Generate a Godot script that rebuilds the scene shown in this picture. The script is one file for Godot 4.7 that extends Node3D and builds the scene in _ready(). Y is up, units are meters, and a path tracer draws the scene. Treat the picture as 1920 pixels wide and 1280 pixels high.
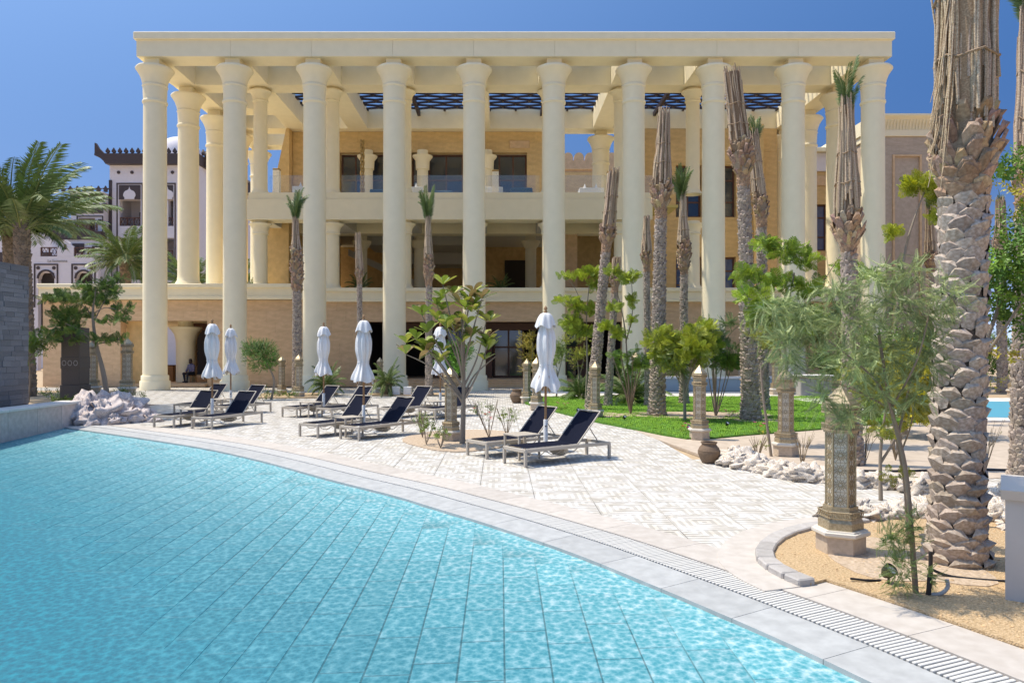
extends Node3D
# Poolside of a palace hotel: metres, y up, the camera looks along -z. "d" is the distance in front of the camera (z = -d).

class Mesher:   # collects triangles, commits them as one mesh
	var v := PackedVector3Array()
	var n := PackedVector3Array()
	var c := PackedColorArray()
	var col := Color.WHITE
	func tri(p: Vector3, q: Vector3, r: Vector3, np: Vector3, nq: Vector3, nr: Vector3) -> void:
		if (q - p).cross(r - p).dot(np + nq + nr) > 0.0:
			var t := q; q = r; r = t
			t = nq; nq = nr; nr = t
		v.append(p); v.append(q); v.append(r)
		n.append(np); n.append(nq); n.append(nr)
		c.append(col); c.append(col); c.append(col)
	func flat3(p: Vector3, q: Vector3, r: Vector3, out: Vector3) -> void:
		var m := (q - p).cross(r - p)
		if m.length_squared() < 1e-14: return
		m = m.normalized()
		if m.dot(out) < 0.0: m = -m
		tri(p, q, r, m, m, m)
	func quad(p: Vector3, q: Vector3, r: Vector3, s: Vector3, out: Vector3) -> void:
		flat3(p, q, r, out); flat3(p, r, s, out)
	func box(at: Vector3, size: Vector3, b := Basis(), bev := 0.0) -> void:
		var h := size * 0.5
		if bev <= 0.0:
			for ax in 3:
				for sg in [-1.0, 1.0]:
					var u := (ax + 1) % 3
					var w := (ax + 2) % 3
					var k: Array[Vector3] = []
					for e in [[-1, -1], [1, -1], [1, 1], [-1, 1]]:
						var p := Vector3.ZERO
						p[ax] = sg * h[ax]; p[u] = e[0] * h[u]; p[w] = e[1] * h[w]
						k.append(at + b * p)
					var o := Vector3.ZERO
					o[ax] = sg
					quad(k[0], k[1], k[2], k[3], b * o)
			return
		bev = minf(bev, minf(h.x, minf(h.y, h.z)) * 0.98)
		var i := h - Vector3(bev, bev, bev)
		for ax in 3:
			var u := (ax + 1) % 3
			var w := (ax + 2) % 3
			for sg in [-1.0, 1.0]:
				var k: Array[Vector3] = []
				for e in [[-1, -1], [1, -1], [1, 1], [-1, 1]]:
					var p := Vector3.ZERO
					p[ax] = sg * h[ax]; p[u] = e[0] * i[u]; p[w] = e[1] * i[w]
					k.append(at + b * p)
				var o := Vector3.ZERO
				o[ax] = sg
				quad(k[0], k[1], k[2], k[3], b * o)
			for su in [-1.0, 1.0]:      # edges along ax
				for sw in [-1.0, 1.0]:
					var k: Array[Vector3] = []
					for e in [[-1.0, 0], [1.0, 0], [1.0, 1], [-1.0, 1]]:
						var p := Vector3.ZERO
						p[ax] = e[0] * i[ax]
						p[u] = su * (h[u] if e[1] == 0 else i[u]); p[w] = sw * (i[w] if e[1] == 0 else h[w])
						k.append(at + b * p)
					var o := Vector3.ZERO
					o[u] = su; o[w] = sw
					quad(k[0], k[1], k[2], k[3], b * o)
		for sx in [-1.0, 1.0]:
			for sy in [-1.0, 1.0]:
				for sz in [-1.0, 1.0]:
					var s := Vector3(sx, sy, sz)
					flat3(at + b * (s * Vector3(h.x, i.y, i.z)), at + b * (s * Vector3(i.x, h.y, i.z)), at + b * (s * Vector3(i.x, i.y, h.z)), b * s)
	func span(lo: Vector3, hi: Vector3, bev := 0.0) -> void:
		box((lo + hi) * 0.5, (hi - lo).abs(), Basis(), bev)
	func lathe(prof: Array, seg := 24, at := Vector3.ZERO, b := Basis(), crease := 0.75, flute := 0.0, flutes := 0) -> void:
		var m := prof.size()
		var sn: Array[Vector2] = []
		for k in m - 1:
			var e: Vector2 = prof[k + 1] - prof[k]
			sn.append(Vector2(e.y, -e.x).normalized())
		for k in m - 1:
			var n0 := sn[k]
			var n1 := sn[k]
			if k > 0 and sn[k - 1].dot(sn[k]) > crease: n0 = (sn[k - 1] + sn[k]).normalized()
			if k < m - 2 and sn[k + 1].dot(sn[k]) > crease: n1 = (sn[k + 1] + sn[k]).normalized()
			var r0: float = prof[k].x
			var r1: float = prof[k + 1].x
			for j in seg:
				var a0 := TAU * j / seg
				var a1 := TAU * (j + 1) / seg
				var f0 := 1.0 + flute * absf(sin(a0 * flutes * 0.5)) if flutes > 0 else 1.0
				var f1 := 1.0 + flute * absf(sin(a1 * flutes * 0.5)) if flutes > 0 else 1.0
				var c0 := Vector3(cos(a0), 0, sin(a0))
				var c1 := Vector3(cos(a1), 0, sin(a1))
				var y0 := Vector3(0, prof[k].y, 0)
				var y1 := Vector3(0, prof[k + 1].y, 0)
				var p := at + b * (c0 * r0 * f0 + y0)
				var q := at + b * (c1 * r0 * f1 + y0)
				var r := at + b * (c1 * r1 * f1 + y1)
				var s := at + b * (c0 * r1 * f0 + y1)
				var up := Vector3.UP
				var na := b * (c0 * n0.x + up * n0.y)
				var nb := b * (c1 * n0.x + up * n0.y)
				var nc := b * (c1 * n1.x + up * n1.y)
				var nd := b * (c0 * n1.x + up * n1.y)
				if r0 > 1e-5: tri(p, q, r, na, nb, nc)
				if r1 > 1e-5: tri(p, r, s, na, nc, nd)
	func tube(pts: Array, radii: Array, seg := 8, caps := true) -> void:
		var m := pts.size()
		var side := Vector3.RIGHT
		var rings := []
		for k in m:
			var t: Vector3 = pts[mini(k + 1, m - 1)] - pts[maxi(k - 1, 0)]
			t = t.normalized()
			if k == 0:
				side = Vector3.UP.cross(t) if absf(t.y) < 0.9 else Vector3.RIGHT.cross(t)
			side = (side - t * side.dot(t)).normalized()
			var up := t.cross(side)
			var ring := []
			for j in seg:
				var a := TAU * j / seg
				var o := side * cos(a) + up * sin(a)
				ring.append([pts[k] + o * float(radii[mini(k, radii.size() - 1)]), o])
			rings.append(ring)
		for k in m - 1:
			for j in seg:
				var A: Array = rings[k][j]
				var B: Array = rings[k][(j + 1) % seg]
				var C: Array = rings[k + 1][(j + 1) % seg]
				var D: Array = rings[k + 1][j]
				tri(A[0], B[0], C[0], A[1], B[1], C[1])
				tri(A[0], C[0], D[0], A[1], C[1], D[1])
		if caps:
			for e in [[0, 1], [m - 1, m - 2]]:
				var out: Vector3 = (pts[e[0]] - pts[e[1]]).normalized()
				for j in range(1, seg - 1):
					flat3(rings[e[0]][0][0], rings[e[0]][j][0], rings[e[0]][j + 1][0], out)
	func prism(poly: PackedVector2Array, z0: float, z1: float, xf := Transform3D()) -> void:   # outline in x, y, extruded along z
		var ix := Geometry2D.triangulate_polygon(poly)
		for k in range(0, ix.size(), 3):
			for z in [z0, z1]:
				flat3(xf * Vector3(poly[ix[k]].x, poly[ix[k]].y, z), xf * Vector3(poly[ix[k + 1]].x, poly[ix[k + 1]].y, z), xf * Vector3(poly[ix[k + 2]].x, poly[ix[k + 2]].y, z), xf.basis * Vector3(0, 0, z * 2.0 - z0 - z1))
		var cw := Geometry2D.is_polygon_clockwise(poly)
		for k in poly.size():
			var p := poly[k]
			var q := poly[(k + 1) % poly.size()]
			var e := q - p
			var o := Vector2(e.y, -e.x) * (-1.0 if cw else 1.0)
			quad(xf * Vector3(p.x, p.y, z0), xf * Vector3(q.x, q.y, z0), xf * Vector3(q.x, q.y, z1), xf * Vector3(p.x, p.y, z1), xf.basis * Vector3(o.x, o.y, 0))
	func sheet(poly: PackedVector2Array, y: float) -> void:   # a flat sheet; outline in (x, d)
		var ix := Geometry2D.triangulate_polygon(poly)
		for k in range(0, ix.size(), 3):
			flat3(Vector3(poly[ix[k]].x, y, -poly[ix[k]].y), Vector3(poly[ix[k + 1]].x, y, -poly[ix[k + 1]].y), Vector3(poly[ix[k + 2]].x, y, -poly[ix[k + 2]].y), Vector3.UP)
	func slab(poly: PackedVector2Array, y0: float, y1: float) -> void:   # a sheet with upright sides
		sheet(poly, y1)
		var cw := Geometry2D.is_polygon_clockwise(poly)
		for k in poly.size():
			var p := poly[k]
			var q := poly[(k + 1) % poly.size()]
			var e := q - p
			var o := Vector2(e.y, -e.x) * (-1.0 if cw else 1.0)
			quad(Vector3(p.x, y0, -p.y), Vector3(q.x, y0, -q.y), Vector3(q.x, y1, -q.y), Vector3(p.x, y1, -p.y), Vector3(o.x, 0, -o.y))
	func commit(m: Material, more: Array = []) -> ArrayMesh:
		var am := ArrayMesh.new()
		add_to(am, m)
		for k in more: k[0].add_to(am, k[1])
		return am
	func add_to(am: ArrayMesh, m: Material) -> void:
		var a := []
		a.resize(Mesh.ARRAY_MAX)
		a[Mesh.ARRAY_VERTEX] = v
		a[Mesh.ARRAY_NORMAL] = n
		a[Mesh.ARRAY_COLOR] = c
		am.add_surface_from_arrays(Mesh.PRIMITIVE_TRIANGLES, a)
		am.surface_set_material(am.get_surface_count() - 1, m)

var rng := RandomNumberGenerator.new()
var M := {}

func rr(a: float, b: float) -> float: return rng.randf_range(a, b)
func lin(r: float, g: float, b: float) -> Color: return Color(r, g, b).linear_to_srgb()

func noise_tex(freq: float, lo: Color, hi: Color, seed_no: int, kind := 0, size := 512, contrast := 1.0) -> NoiseTexture2D:
	var f := FastNoiseLite.new()
	f.seed = seed_no
	f.frequency = freq
	f.noise_type = [FastNoiseLite.TYPE_SIMPLEX_SMOOTH, FastNoiseLite.TYPE_CELLULAR, FastNoiseLite.TYPE_VALUE][kind]
	f.fractal_octaves = 4
	f.fractal_gain = 0.55
	var g := Gradient.new()
	g.set_color(0, lo); g.set_color(1, hi)
	g.set_offset(0, 0.5 - 0.5 / contrast); g.set_offset(1, 0.5 + 0.5 / contrast)
	var t := NoiseTexture2D.new()
	t.width = size; t.height = size
	t.seamless = true
	t.noise = f
	t.color_ramp = g
	return t

func height_tex(freq: float, seed_no: int, kind := 0, size := 512) -> NoiseTexture2D:
	return noise_tex(freq, Color.BLACK, Color.WHITE, seed_no, kind, size)

func mat(called: String, base: Color, rough := 0.8, tex: Texture2D = null, scale := 1.0, bump: Texture2D = null, cm := 0.0, world := false) -> StandardMaterial3D:
	var m := StandardMaterial3D.new()
	m.resource_name = called
	m.albedo_color = base
	m.roughness = rough
	m.vertex_color_use_as_albedo = true
	m.uv1_triplanar = tex != null or bump != null
	m.uv1_world_triplanar = world
	m.uv1_triplanar_sharpness = 4.0
	m.uv1_scale = Vector3.ONE * scale
	if tex: m.albedo_texture = tex
	if bump:
		m.heightmap_enabled = true
		m.heightmap_texture = bump
		m.heightmap_scale = cm
	M[called] = m
	return m

func obj(called: String, m: Mesh, parent: Node = null, kind := "") -> MeshInstance3D:
	var o := MeshInstance3D.new()
	o.name = called
	o.mesh = m
	if kind: o.set_meta("kind", kind)
	(parent if parent else self).add_child(o, true)
	return o

func part(called: String, b: Mesher, m: Material, parent: Node = null, kind := "") -> MeshInstance3D:
	return obj(called, b.commit(m), parent, kind)

func tag(o: Node, label: String, category: String, group := "") -> void:
	o.set_meta("label", label)
	o.set_meta("category", category)
	if group: o.set_meta("group", group)

func thing(called: String, label: String, category: String, at := Vector3.ZERO, turn := 0.0, group := "") -> Node3D:
	var o := Node3D.new()
	o.name = called
	add_child(o, true)
	o.position = at
	o.rotation.y = turn
	tag(o, label, category, group)
	return o

func copy(o: Node3D, label: String, at: Vector3, turn := 0.0) -> Node3D:
	var c := o.duplicate() as Node3D
	add_child(c, true)
	c.position = at
	c.rotation.y = turn
	c.set_meta("label", label)
	return c

func group_part(called: String, parent: Node, at := Vector3.ZERO) -> Node3D:
	var o := Node3D.new()
	o.name = called
	parent.add_child(o, true)
	o.position = at
	return o

func many(called: String, m: Mesh, xf: Array, cols: Array, parent: Node) -> MultiMeshInstance3D:
	var mm := MultiMesh.new()
	mm.transform_format = MultiMesh.TRANSFORM_3D
	mm.use_colors = cols.size() > 0
	mm.mesh = m
	mm.instance_count = xf.size()
	for i in xf.size():
		mm.set_instance_transform(i, xf[i])
		if cols.size() > 0: mm.set_instance_color(i, cols[i])
	var o := MultiMeshInstance3D.new()
	o.name = called
	o.multimesh = mm
	o.set_meta("kind", "stuff")
	parent.add_child(o, true)
	return o

func rot(rx: float, ry: float, rz: float) -> Basis: return Basis.from_euler(Vector3(rx, ry, rz))

func aim(y: Vector3, hint := Vector3(0.3, 0.2, 1.0)) -> Basis:   # a basis whose y axis points along y
	y = y.normalized()
	var x := hint.cross(y)
	if x.length() < 0.01: x = Vector3.RIGHT.cross(y)
	x = x.normalized()
	return Basis(x, y, x.cross(y))

func curve_pts(p: Array, steps := 6) -> Array:   # smooth curve through the points
	var out := []
	for k in p.size() - 1:
		var a = p[maxi(k - 1, 0)]
		var b = p[k]
		var c = p[k + 1]
		var e = p[mini(k + 2, p.size() - 1)]
		for s in steps:
			out.append(b.cubic_interpolate(c, a, e, float(s) / steps))
	out.append(p[p.size() - 1])
	return out

const SUN := Vector3(-0.415, 0.9026, -0.115)   # towards the sun: high on the left, a little behind the facade

func sky_image() -> Image:
	var w := 1024
	var h := 512
	var im := Image.create(w, h, false, Image.FORMAT_RGBF)
	var s := SUN.normalized()
	for j in h:
		var up := (0.5 - (j + 0.5) / h) * PI
		for i in w:
			var az := (i + 0.5) / w * TAU
			# the panorama's first column looks along -z
			var e := Vector3(sin(az) * cos(up), sin(up), -cos(az) * cos(up))
			var y := maxf(e.y, 0.0)
			var g := acos(clampf(e.dot(s), -1.0, 1.0))
			var near := exp(-pow(maxf(g, 0.0) / 0.95, 2.0))
			var low := exp(-y / 0.07)
			var c := Vector3(0.007, 0.070, 0.245) + Vector3(0.60, 0.68, 0.80) * low
			c += Vector3(0.36, 0.53, 0.80) * near + Vector3(1.5, 1.4, 1.2) * exp(-pow(g / 0.38, 2.0))
			if e.y < 0.0: c = Vector3(0.46, 0.41, 0.34)
			im.set_pixel(i, j, Color(c.x, c.y, c.z))
	return im

func _ready() -> void:
	rng.seed = 20240611
	# camera
	var cam := Camera3D.new()
	cam.name = "camera"
	add_child(cam)
	cam.projection = Camera3D.PROJECTION_FRUSTUM
	cam.near = 0.1
	cam.far = 900.0
	cam.size = 0.1 * 1280.0 / 1400.0
	cam.frustum_offset = Vector2(22.0, 15.0) / 1400.0 * 0.1
	cam.position = Vector3(0, 2.0, 0)
	# sky, exposure
	var env := Environment.new()
	env.background_mode = Environment.BG_SKY
	var sm := PanoramaSkyMaterial.new()
	sm.panorama = ImageTexture.create_from_image(sky_image())
	var sky := Sky.new()
	sky.sky_material = sm
	env.sky = sky
	env.tonemap_mode = Environment.TONE_MAPPER_LINEAR
	env.tonemap_exposure = 1.46
	env.sdfgi_enabled = true
	env.ssao_enabled = true
	env.ssil_enabled = true
	var we := WorldEnvironment.new()
	we.name = "world_environment"
	we.environment = env
	add_child(we)
	var sun := DirectionalLight3D.new()
	sun.name = "sun"
	sun.light_energy = 1.04
	sun.light_color = Color(1.0, 0.955, 0.88)
	sun.light_angular_distance = 0.5
	sun.shadow_enabled = true
	sun.basis = Basis.looking_at(-SUN.normalized())
	add_child(sun)

	materials()
	ground_and_pool()
	palace()
	neighbours()
	garden_beds()
	furniture()
	palms()
	trees()
	small_things()

func materials() -> void:
	var soft := noise_tex(0.012, Color(0.975, 0.975, 0.97), Color(1, 1, 1), 11)
	var fine := noise_tex(0.06, Color(0.86, 0.86, 0.86), Color(1, 1, 1), 12)
	var blot := noise_tex(0.015, Color(0.90, 0.89, 0.875), Color(1, 1, 1), 13, 0, 512, 1.2)
	var grain := height_tex(0.09, 14)
	var lumps := height_tex(0.03, 15)
	var cells := height_tex(0.05, 16, 1)
	M["t_soft"] = soft
	mat("cream_paint", lin(0.92, 0.81, 0.555), 0.75, soft, 0.22)
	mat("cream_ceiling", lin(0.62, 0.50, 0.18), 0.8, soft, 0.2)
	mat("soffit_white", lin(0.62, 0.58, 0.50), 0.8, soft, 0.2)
	mat("tan_stone", lin(0.74, 0.515, 0.30), 0.85, blot, 0.25, grain, 0.1)
	mat("ochre_stone", lin(0.76, 0.53, 0.24), 0.85, blot, 0.25, grain, 0.1)
	mat("pylon_stone", lin(0.56, 0.45, 0.34), 0.9, blot, 0.3, grain, 0.15)
	mat("white_plaster", lin(0.80, 0.75, 0.76), 0.85, soft, 0.3)
	mat("brown_trim", lin(0.085, 0.062, 0.058), 0.7, fine, 0.4)
	mat("wood", lin(0.13, 0.055, 0.03), 0.55, fine, 0.8)
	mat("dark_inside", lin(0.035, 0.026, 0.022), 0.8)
	var gl := mat("dark_glass", lin(0.02, 0.03, 0.045), 0.06)
	gl.metallic_specular = 0.8
	var bgl := mat("blue_glass", lin(0.02, 0.06, 0.19), 0.05)
	bgl.metallic_specular = 0.9
	var pane := mat("clear_glass", Color(0.70, 0.78, 0.82, 0.09), 0.03)
	pane.transparency = BaseMaterial3D.TRANSPARENCY_ALPHA
	mat("lattice", lin(0.035, 0.022, 0.028), 0.6)
	# ground
	var dirt := noise_tex(0.012, Color(0.86, 0.84, 0.80), Color(1, 1, 1), 28, 0, 1024, 1.5)
	mat("earth", lin(0.50, 0.37, 0.23), 0.95, blot, 0.2, lumps, 2.0, true)
	mat("sand", lin(0.70, 0.52, 0.31), 0.95, noise_tex(0.05, Color(0.78, 0.74, 0.68), Color(1, 1, 1), 21, 0, 512, 1.5), 1.3, height_tex(0.09, 22), 1.2, true)
	mat("pale_sand", lin(0.62, 0.50, 0.38), 0.95, noise_tex(0.05, Color(0.80, 0.77, 0.72), Color(1, 1, 1), 23), 0.7, lumps, 1.5, true)
	mat("tile_white", lin(0.76, 0.73, 0.685), 0.7, dirt, 0.22, null, 0.0, true)
	mat("tile_grey", lin(0.57, 0.55, 0.515), 0.75, dirt, 0.22, null, 0.0, true)
	mat("coping", lin(0.58, 0.53, 0.47), 0.7, noise_tex(0.02, Color(0.92, 0.91, 0.90), Color(1, 1, 1), 24, 0, 512, 1.2), 0.5, grain, 0.05, true)
	mat("rim_stone", lin(0.48, 0.485, 0.47), 0.55, noise_tex(0.02, Color(0.90, 0.90, 0.90), Color(1, 1, 1), 27, 0, 512, 1.2), 0.5, null, 0.0, true)
	mat("heap_rock", lin(0.76, 0.71, 0.68), 0.95, noise_tex(0.03, Color(0.78, 0.72, 0.70), Color(1, 1, 1), 56, 0, 512, 1.6), 1.2)
	mat("kerb_stone", lin(0.50, 0.47, 0.44), 0.8, blot, 0.8, grain, 0.4, true)
	mat("slat", lin(0.62, 0.60, 0.55), 0.9)
	mat("trough", lin(0.03, 0.04, 0.05), 0.9)
	mat("pool_tile", lin(0.60, 0.70, 0.70), 0.5, noise_tex(0.03, Color(0.86, 0.89, 0.9), Color(1, 1, 1), 25, 0, 512, 1.3), 0.4, null, 0.0, true)
	mat("sparkle_mosaic", lin(1, 1, 1), 0.5, noise_tex(0.035, Color(0.40, 0.74, 0.78), Color(1, 1, 1), 26, 1, 1024, 1.7), 0.42, null, 0.0, true)  # water sparkle and caustic network painted into the pool floor's base colour
	var wat := mat("water", Color(lin(0.0, 0.40, 0.50), 0.24), 0.05)
	wat.metallic_specular = 0.15
	wat.transparency = BaseMaterial3D.TRANSPARENCY_ALPHA
	wat.uv1_triplanar = true
	wat.uv1_world_triplanar = true
	wat.uv1_scale = Vector3.ONE * 0.55
	var wn := NoiseTexture2D.new()
	var wf := FastNoiseLite.new()
	wf.seed = 31
	wf.frequency = 0.022
	wf.fractal_octaves = 3
	wf.fractal_gain = 0.6
	wf.domain_warp_enabled = true
	wf.domain_warp_amplitude = 18.0
	wf.domain_warp_frequency = 0.02
	wn.noise = wf
	wn.width = 1024; wn.height = 1024
	wn.seamless = true
	wn.as_normal_map = true
	wn.bump_strength = 60.0
	wat.normal_enabled = true
	wat.normal_texture = wn
	wat.normal_scale = 2.5
	# plants
	mat("trunk_bark", lin(0.40, 0.315, 0.24), 0.95, fine, 3.0, grain, 0.6)
	mat("boot", lin(0.60, 0.515, 0.43), 0.95, noise_tex(0.015, Color(0.78, 0.75, 0.72), Color(1, 1, 1), 41, 0, 512, 1.4), 3.0)
	mat("dry_frond", lin(0.74, 0.60, 0.43), 0.9, noise_tex(0.03, Color(0.74, 0.70, 0.66), Color(1, 1, 1), 43, 0, 512, 1.5), 3.0)
	mat("branch", lin(0.36, 0.29, 0.215), 0.9, fine, 3.0, grain, 0.3)
	for k in [["leaf", 0.7], ["leaf_thick", 0.45]]:
		var lm := mat(k[0], Color.WHITE, 0.5)
		lm.backlight_enabled = true
		lm.backlight = Color(k[1], k[1], k[1])
	mat("grass", Color.WHITE, 0.8)
	mat("lawn", lin(0.11, 0.26, 0.016), 0.95, noise_tex(0.05, Color(0.6, 0.66, 0.5), Color(1, 1, 1), 44), 0.5, lumps, 2.0, true)
	mat("petal", Color.WHITE, 0.6)
	# furniture, lamps
	mat("frame_metal", lin(0.48, 0.42, 0.34), 0.45)
	var sl := mat("sling", lin(0.016, 0.019, 0.034), 0.85, noise_tex(0.3, Color(0.7, 0.7, 0.75), Color(1, 1, 1), 51, 2), 6.0)
	sl.metallic_specular = 0.15
	mat("canvas", lin(0.80, 0.785, 0.765), 0.9, soft, 1.5, grain, 0.1)
	mat("canvas_pouch", lin(0.56, 0.49, 0.38), 0.9)
	mat("teak", lin(0.42, 0.23, 0.10), 0.6, fine, 3.0)
	mat("white_metal", lin(0.74, 0.73, 0.70), 0.4)
	var br := mat("bronze", lin(0.60, 0.50, 0.34), 0.45, noise_tex(0.03, Color(0.75, 0.72, 0.66), Color(1, 1, 1), 52), 2.0)
	br.metallic = 0.6
	mat("lamp_panel", lin(0.92, 0.86, 0.72), 0.5)
	mat("plinth_stone", lin(0.60, 0.49, 0.37), 0.85, blot, 2.0, grain, 0.3)
	mat("plinth_cap", lin(0.66, 0.61, 0.53), 0.7, soft, 2.0)
	mat("clay", lin(0.20, 0.135, 0.085), 0.8, blot, 2.0, grain, 0.2)
	mat("white_rock", lin(0.88, 0.86, 0.83), 0.95, noise_tex(0.03, Color(0.70, 0.62, 0.52), Color(1, 1, 1), 53, 0, 512, 1.9), 1.2)
	mat("grey_slate", lin(0.40, 0.395, 0.40), 0.85, noise_tex(0.02, Color(0.7, 0.7, 0.72), Color(1, 1, 1), 55, 0, 512, 1.3), 1.5, grain, 0.5)
	mat("wall_travertine", lin(0.74, 0.64, 0.57), 0.8, blot, 0.7, grain, 0.05)
	mat("wall_coping", lin(0.74, 0.71, 0.67), 0.7, soft, 0.7)
	mat("pillar_stone", lin(0.145, 0.12, 0.10), 0.8, fine, 1.0)
	mat("black_plastic", lin(0.015, 0.015, 0.017), 0.45)
	mat("lens", lin(0.35, 0.40, 0.45), 0.1)
	mat("skin", lin(0.055, 0.030, 0.020), 0.55)
	mat("shirt", lin(0.16, 0.15, 0.24), 0.85)
	mat("trousers", lin(0.02, 0.02, 0.03), 0.85)
	mat("basin_blue", lin(0.34, 0.42, 0.46), 0.5)
	mat("pool_blue", lin(0.10, 0.36, 0.46), 0.4)
	mat("tan_path", lin(0.55, 0.455, 0.355), 0.9, blot, 0.4, null, 0.0, true)
	mat("end_wall", lin(0.55, 0.50, 0.45), 0.85, soft, 0.7)
	mat("grey_block", lin(0.36, 0.345, 0.32), 0.85, soft, 0.5)
	mat("cushion_blue", lin(0.03, 0.10, 0.18), 0.85)
	mat("linen", lin(0.72, 0.74, 0.76), 0.85)
	mat("brass_screen", lin(0.40, 0.26, 0.08), 0.4)
	mat("brown_rock", lin(0.36, 0.25, 0.15), 0.9, blot, 1.0, lumps, 3.0)

var edge: PackedVector2Array      # outer edge of the drain, (x, d), from the far left to the near right
var edge_n: PackedVector2Array    # towards the land
var edge_s: PackedFloat32Array    # length so far

func make_edge() -> void:
	var p := [Vector2(-11.6, 20.6), Vector2(-10.2, 19.55), Vector2(-7.7, 17.65), Vector2(-5.5, 15.85), Vector2(-3.75, 14.1), Vector2(-2.05, 12.15), Vector2(-0.9, 10.9), Vector2(-0.2, 10.02), Vector2(0.45, 9.2), Vector2(0.99, 8.45), Vector2(1.45, 7.77), Vector2(1.84, 7.1), Vector2(2.16, 6.53), Vector2(2.43, 6.03), Vector2(2.65, 5.6), Vector2(2.84, 5.2), Vector2(3.0, 4.83), Vector2(3.14, 4.5), Vector2(3.42, 3.75), Vector2(3.78, 2.4), Vector2(3.95, 0.5), Vector2(4.0, -6.0)]
	for q in curve_pts(p, 10): edge.append(q)
	var s := 0.0
	for k in edge.size():
		var t := (edge[mini(k + 1, edge.size() - 1)] - edge[maxi(k - 1, 0)]).normalized()
		edge_n.append(Vector2(-t.y, t.x))
		if k > 0: s += edge[k].distance_to(edge[k - 1])
		edge_s.append(s)

func edge_at(s: float) -> Array:   # [point, normal] at length s
	var k := clampi(edge_s.bsearch(s), 1, edge.size() - 1)
	var t := clampf((s - edge_s[k - 1]) / (edge_s[k] - edge_s[k - 1]), 0, 1)
	return [edge[k - 1].lerp(edge[k], t), edge_n[k - 1].lerp(edge_n[k], t).normalized()]

func from_edge(p: Vector2) -> Array:   # [signed distance (land positive), nearest point, normal there]
	var best := 1e9
	var out := [0.0, edge[0], edge_n[0]]
	for k in edge.size() - 1:
		var q := Geometry2D.get_closest_point_to_segment(p, edge[k], edge[k + 1])
		var e := q.distance_squared_to(p)
		if e < best:
			best = e
			var nn := edge_n[k]
			out = [sqrt(e) * (1.0 if (p - q).dot(nn) >= 0.0 else -1.0), q, nn]
	return out

func clip(poly: PackedVector2Array, at: Vector2, nrm: Vector2) -> PackedVector2Array:   # keeps the side that nrm points to
	var out := PackedVector2Array()
	for k in poly.size():
		var a := poly[k]
		var b := poly[(k + 1) % poly.size()]
		var da := (a - at).dot(nrm)
		var db := (b - at).dot(nrm)
		if da >= 0.0: out.append(a)
		if da * db < 0.0: out.append(a.lerp(b, da / (da - db)))
	return out

func fan(b: Mesher, poly: PackedVector2Array, y: float) -> void:
	for k in range(1, poly.size() - 1):
		b.flat3(Vector3(poly[0].x, y, -poly[0].y), Vector3(poly[k].x, y, -poly[k].y), Vector3(poly[k + 1].x, y, -poly[k + 1].y), Vector3.UP)

func strip_stone(b: Mesher, s0: float, s1: float, o0: float, o1: float, y0: float, y1: float, thick: float) -> void:   # a bevelled stone that follows the pool edge
	var m := 3
	for k in m:
		var A := edge_at(lerpf(s0, s1, float(k) / m))
		var B := edge_at(lerpf(s0, s1, float(k + 1) / m))
		var a: Vector2 = A[0] + A[1] * o0
		var c: Vector2 = A[0] + A[1] * o1
		var e: Vector2 = B[0] + B[1] * o0
		var g: Vector2 = B[0] + B[1] * o1
		var P := Vector3(a.x, y0, -a.y)
		var Q := Vector3(c.x, y1, -c.y)
		var R := Vector3(g.x, y1, -g.y)
		var S := Vector3(e.x, y0, -e.y)
		b.quad(P, Q, R, S, Vector3.UP)
		var dn := Vector3(0, -thick, 0)
		var o: Vector2 = A[1]
		b.quad(P, S, S + dn, P + dn, Vector3(-o.x, 0, o.y))
		b.quad(Q, R, R + dn, Q + dn, Vector3(o.x, 0, -o.y))
		var t := R - Q
		if k == 0: b.quad(P, Q, Q + dn, P + dn, -t)
		if k == m - 1: b.quad(S, R, R + dn, S + dn, t)

func motif(turn: bool) -> Array:   # white strips of one paving tile as rectangles in -0.5 .. 0.5: nested L shapes
	var out := []
	for sx in [-1.0, 1.0]:
		for sz in [-1.0, 1.0]:
			for k in 4:
				var a := 0.035 + 0.121 * k
				var w := 0.062
				# corner of the L outwards (concentric squares) or towards the middle (crossing)
				var lo := a
				var hi := a + w
				if not turn:
					out.append([sx * lo, sx * hi, 0.0, sz * hi])
					out.append([0.0, sx * lo, sz * lo, sz * hi])
				else:
					out.append([sx * lo, sx * hi, sz * lo, sz * 0.485])
					out.append([sx * hi, sx * 0.485, sz * lo, sz * hi])
	return out

func pool_depth(sd: float) -> float:
	return -0.052 - 0.04 * clampf(sd - 0.8, 0.0, 6.0) - clampf((sd - 6.0) * 0.3, 0.0, 1.35)

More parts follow.
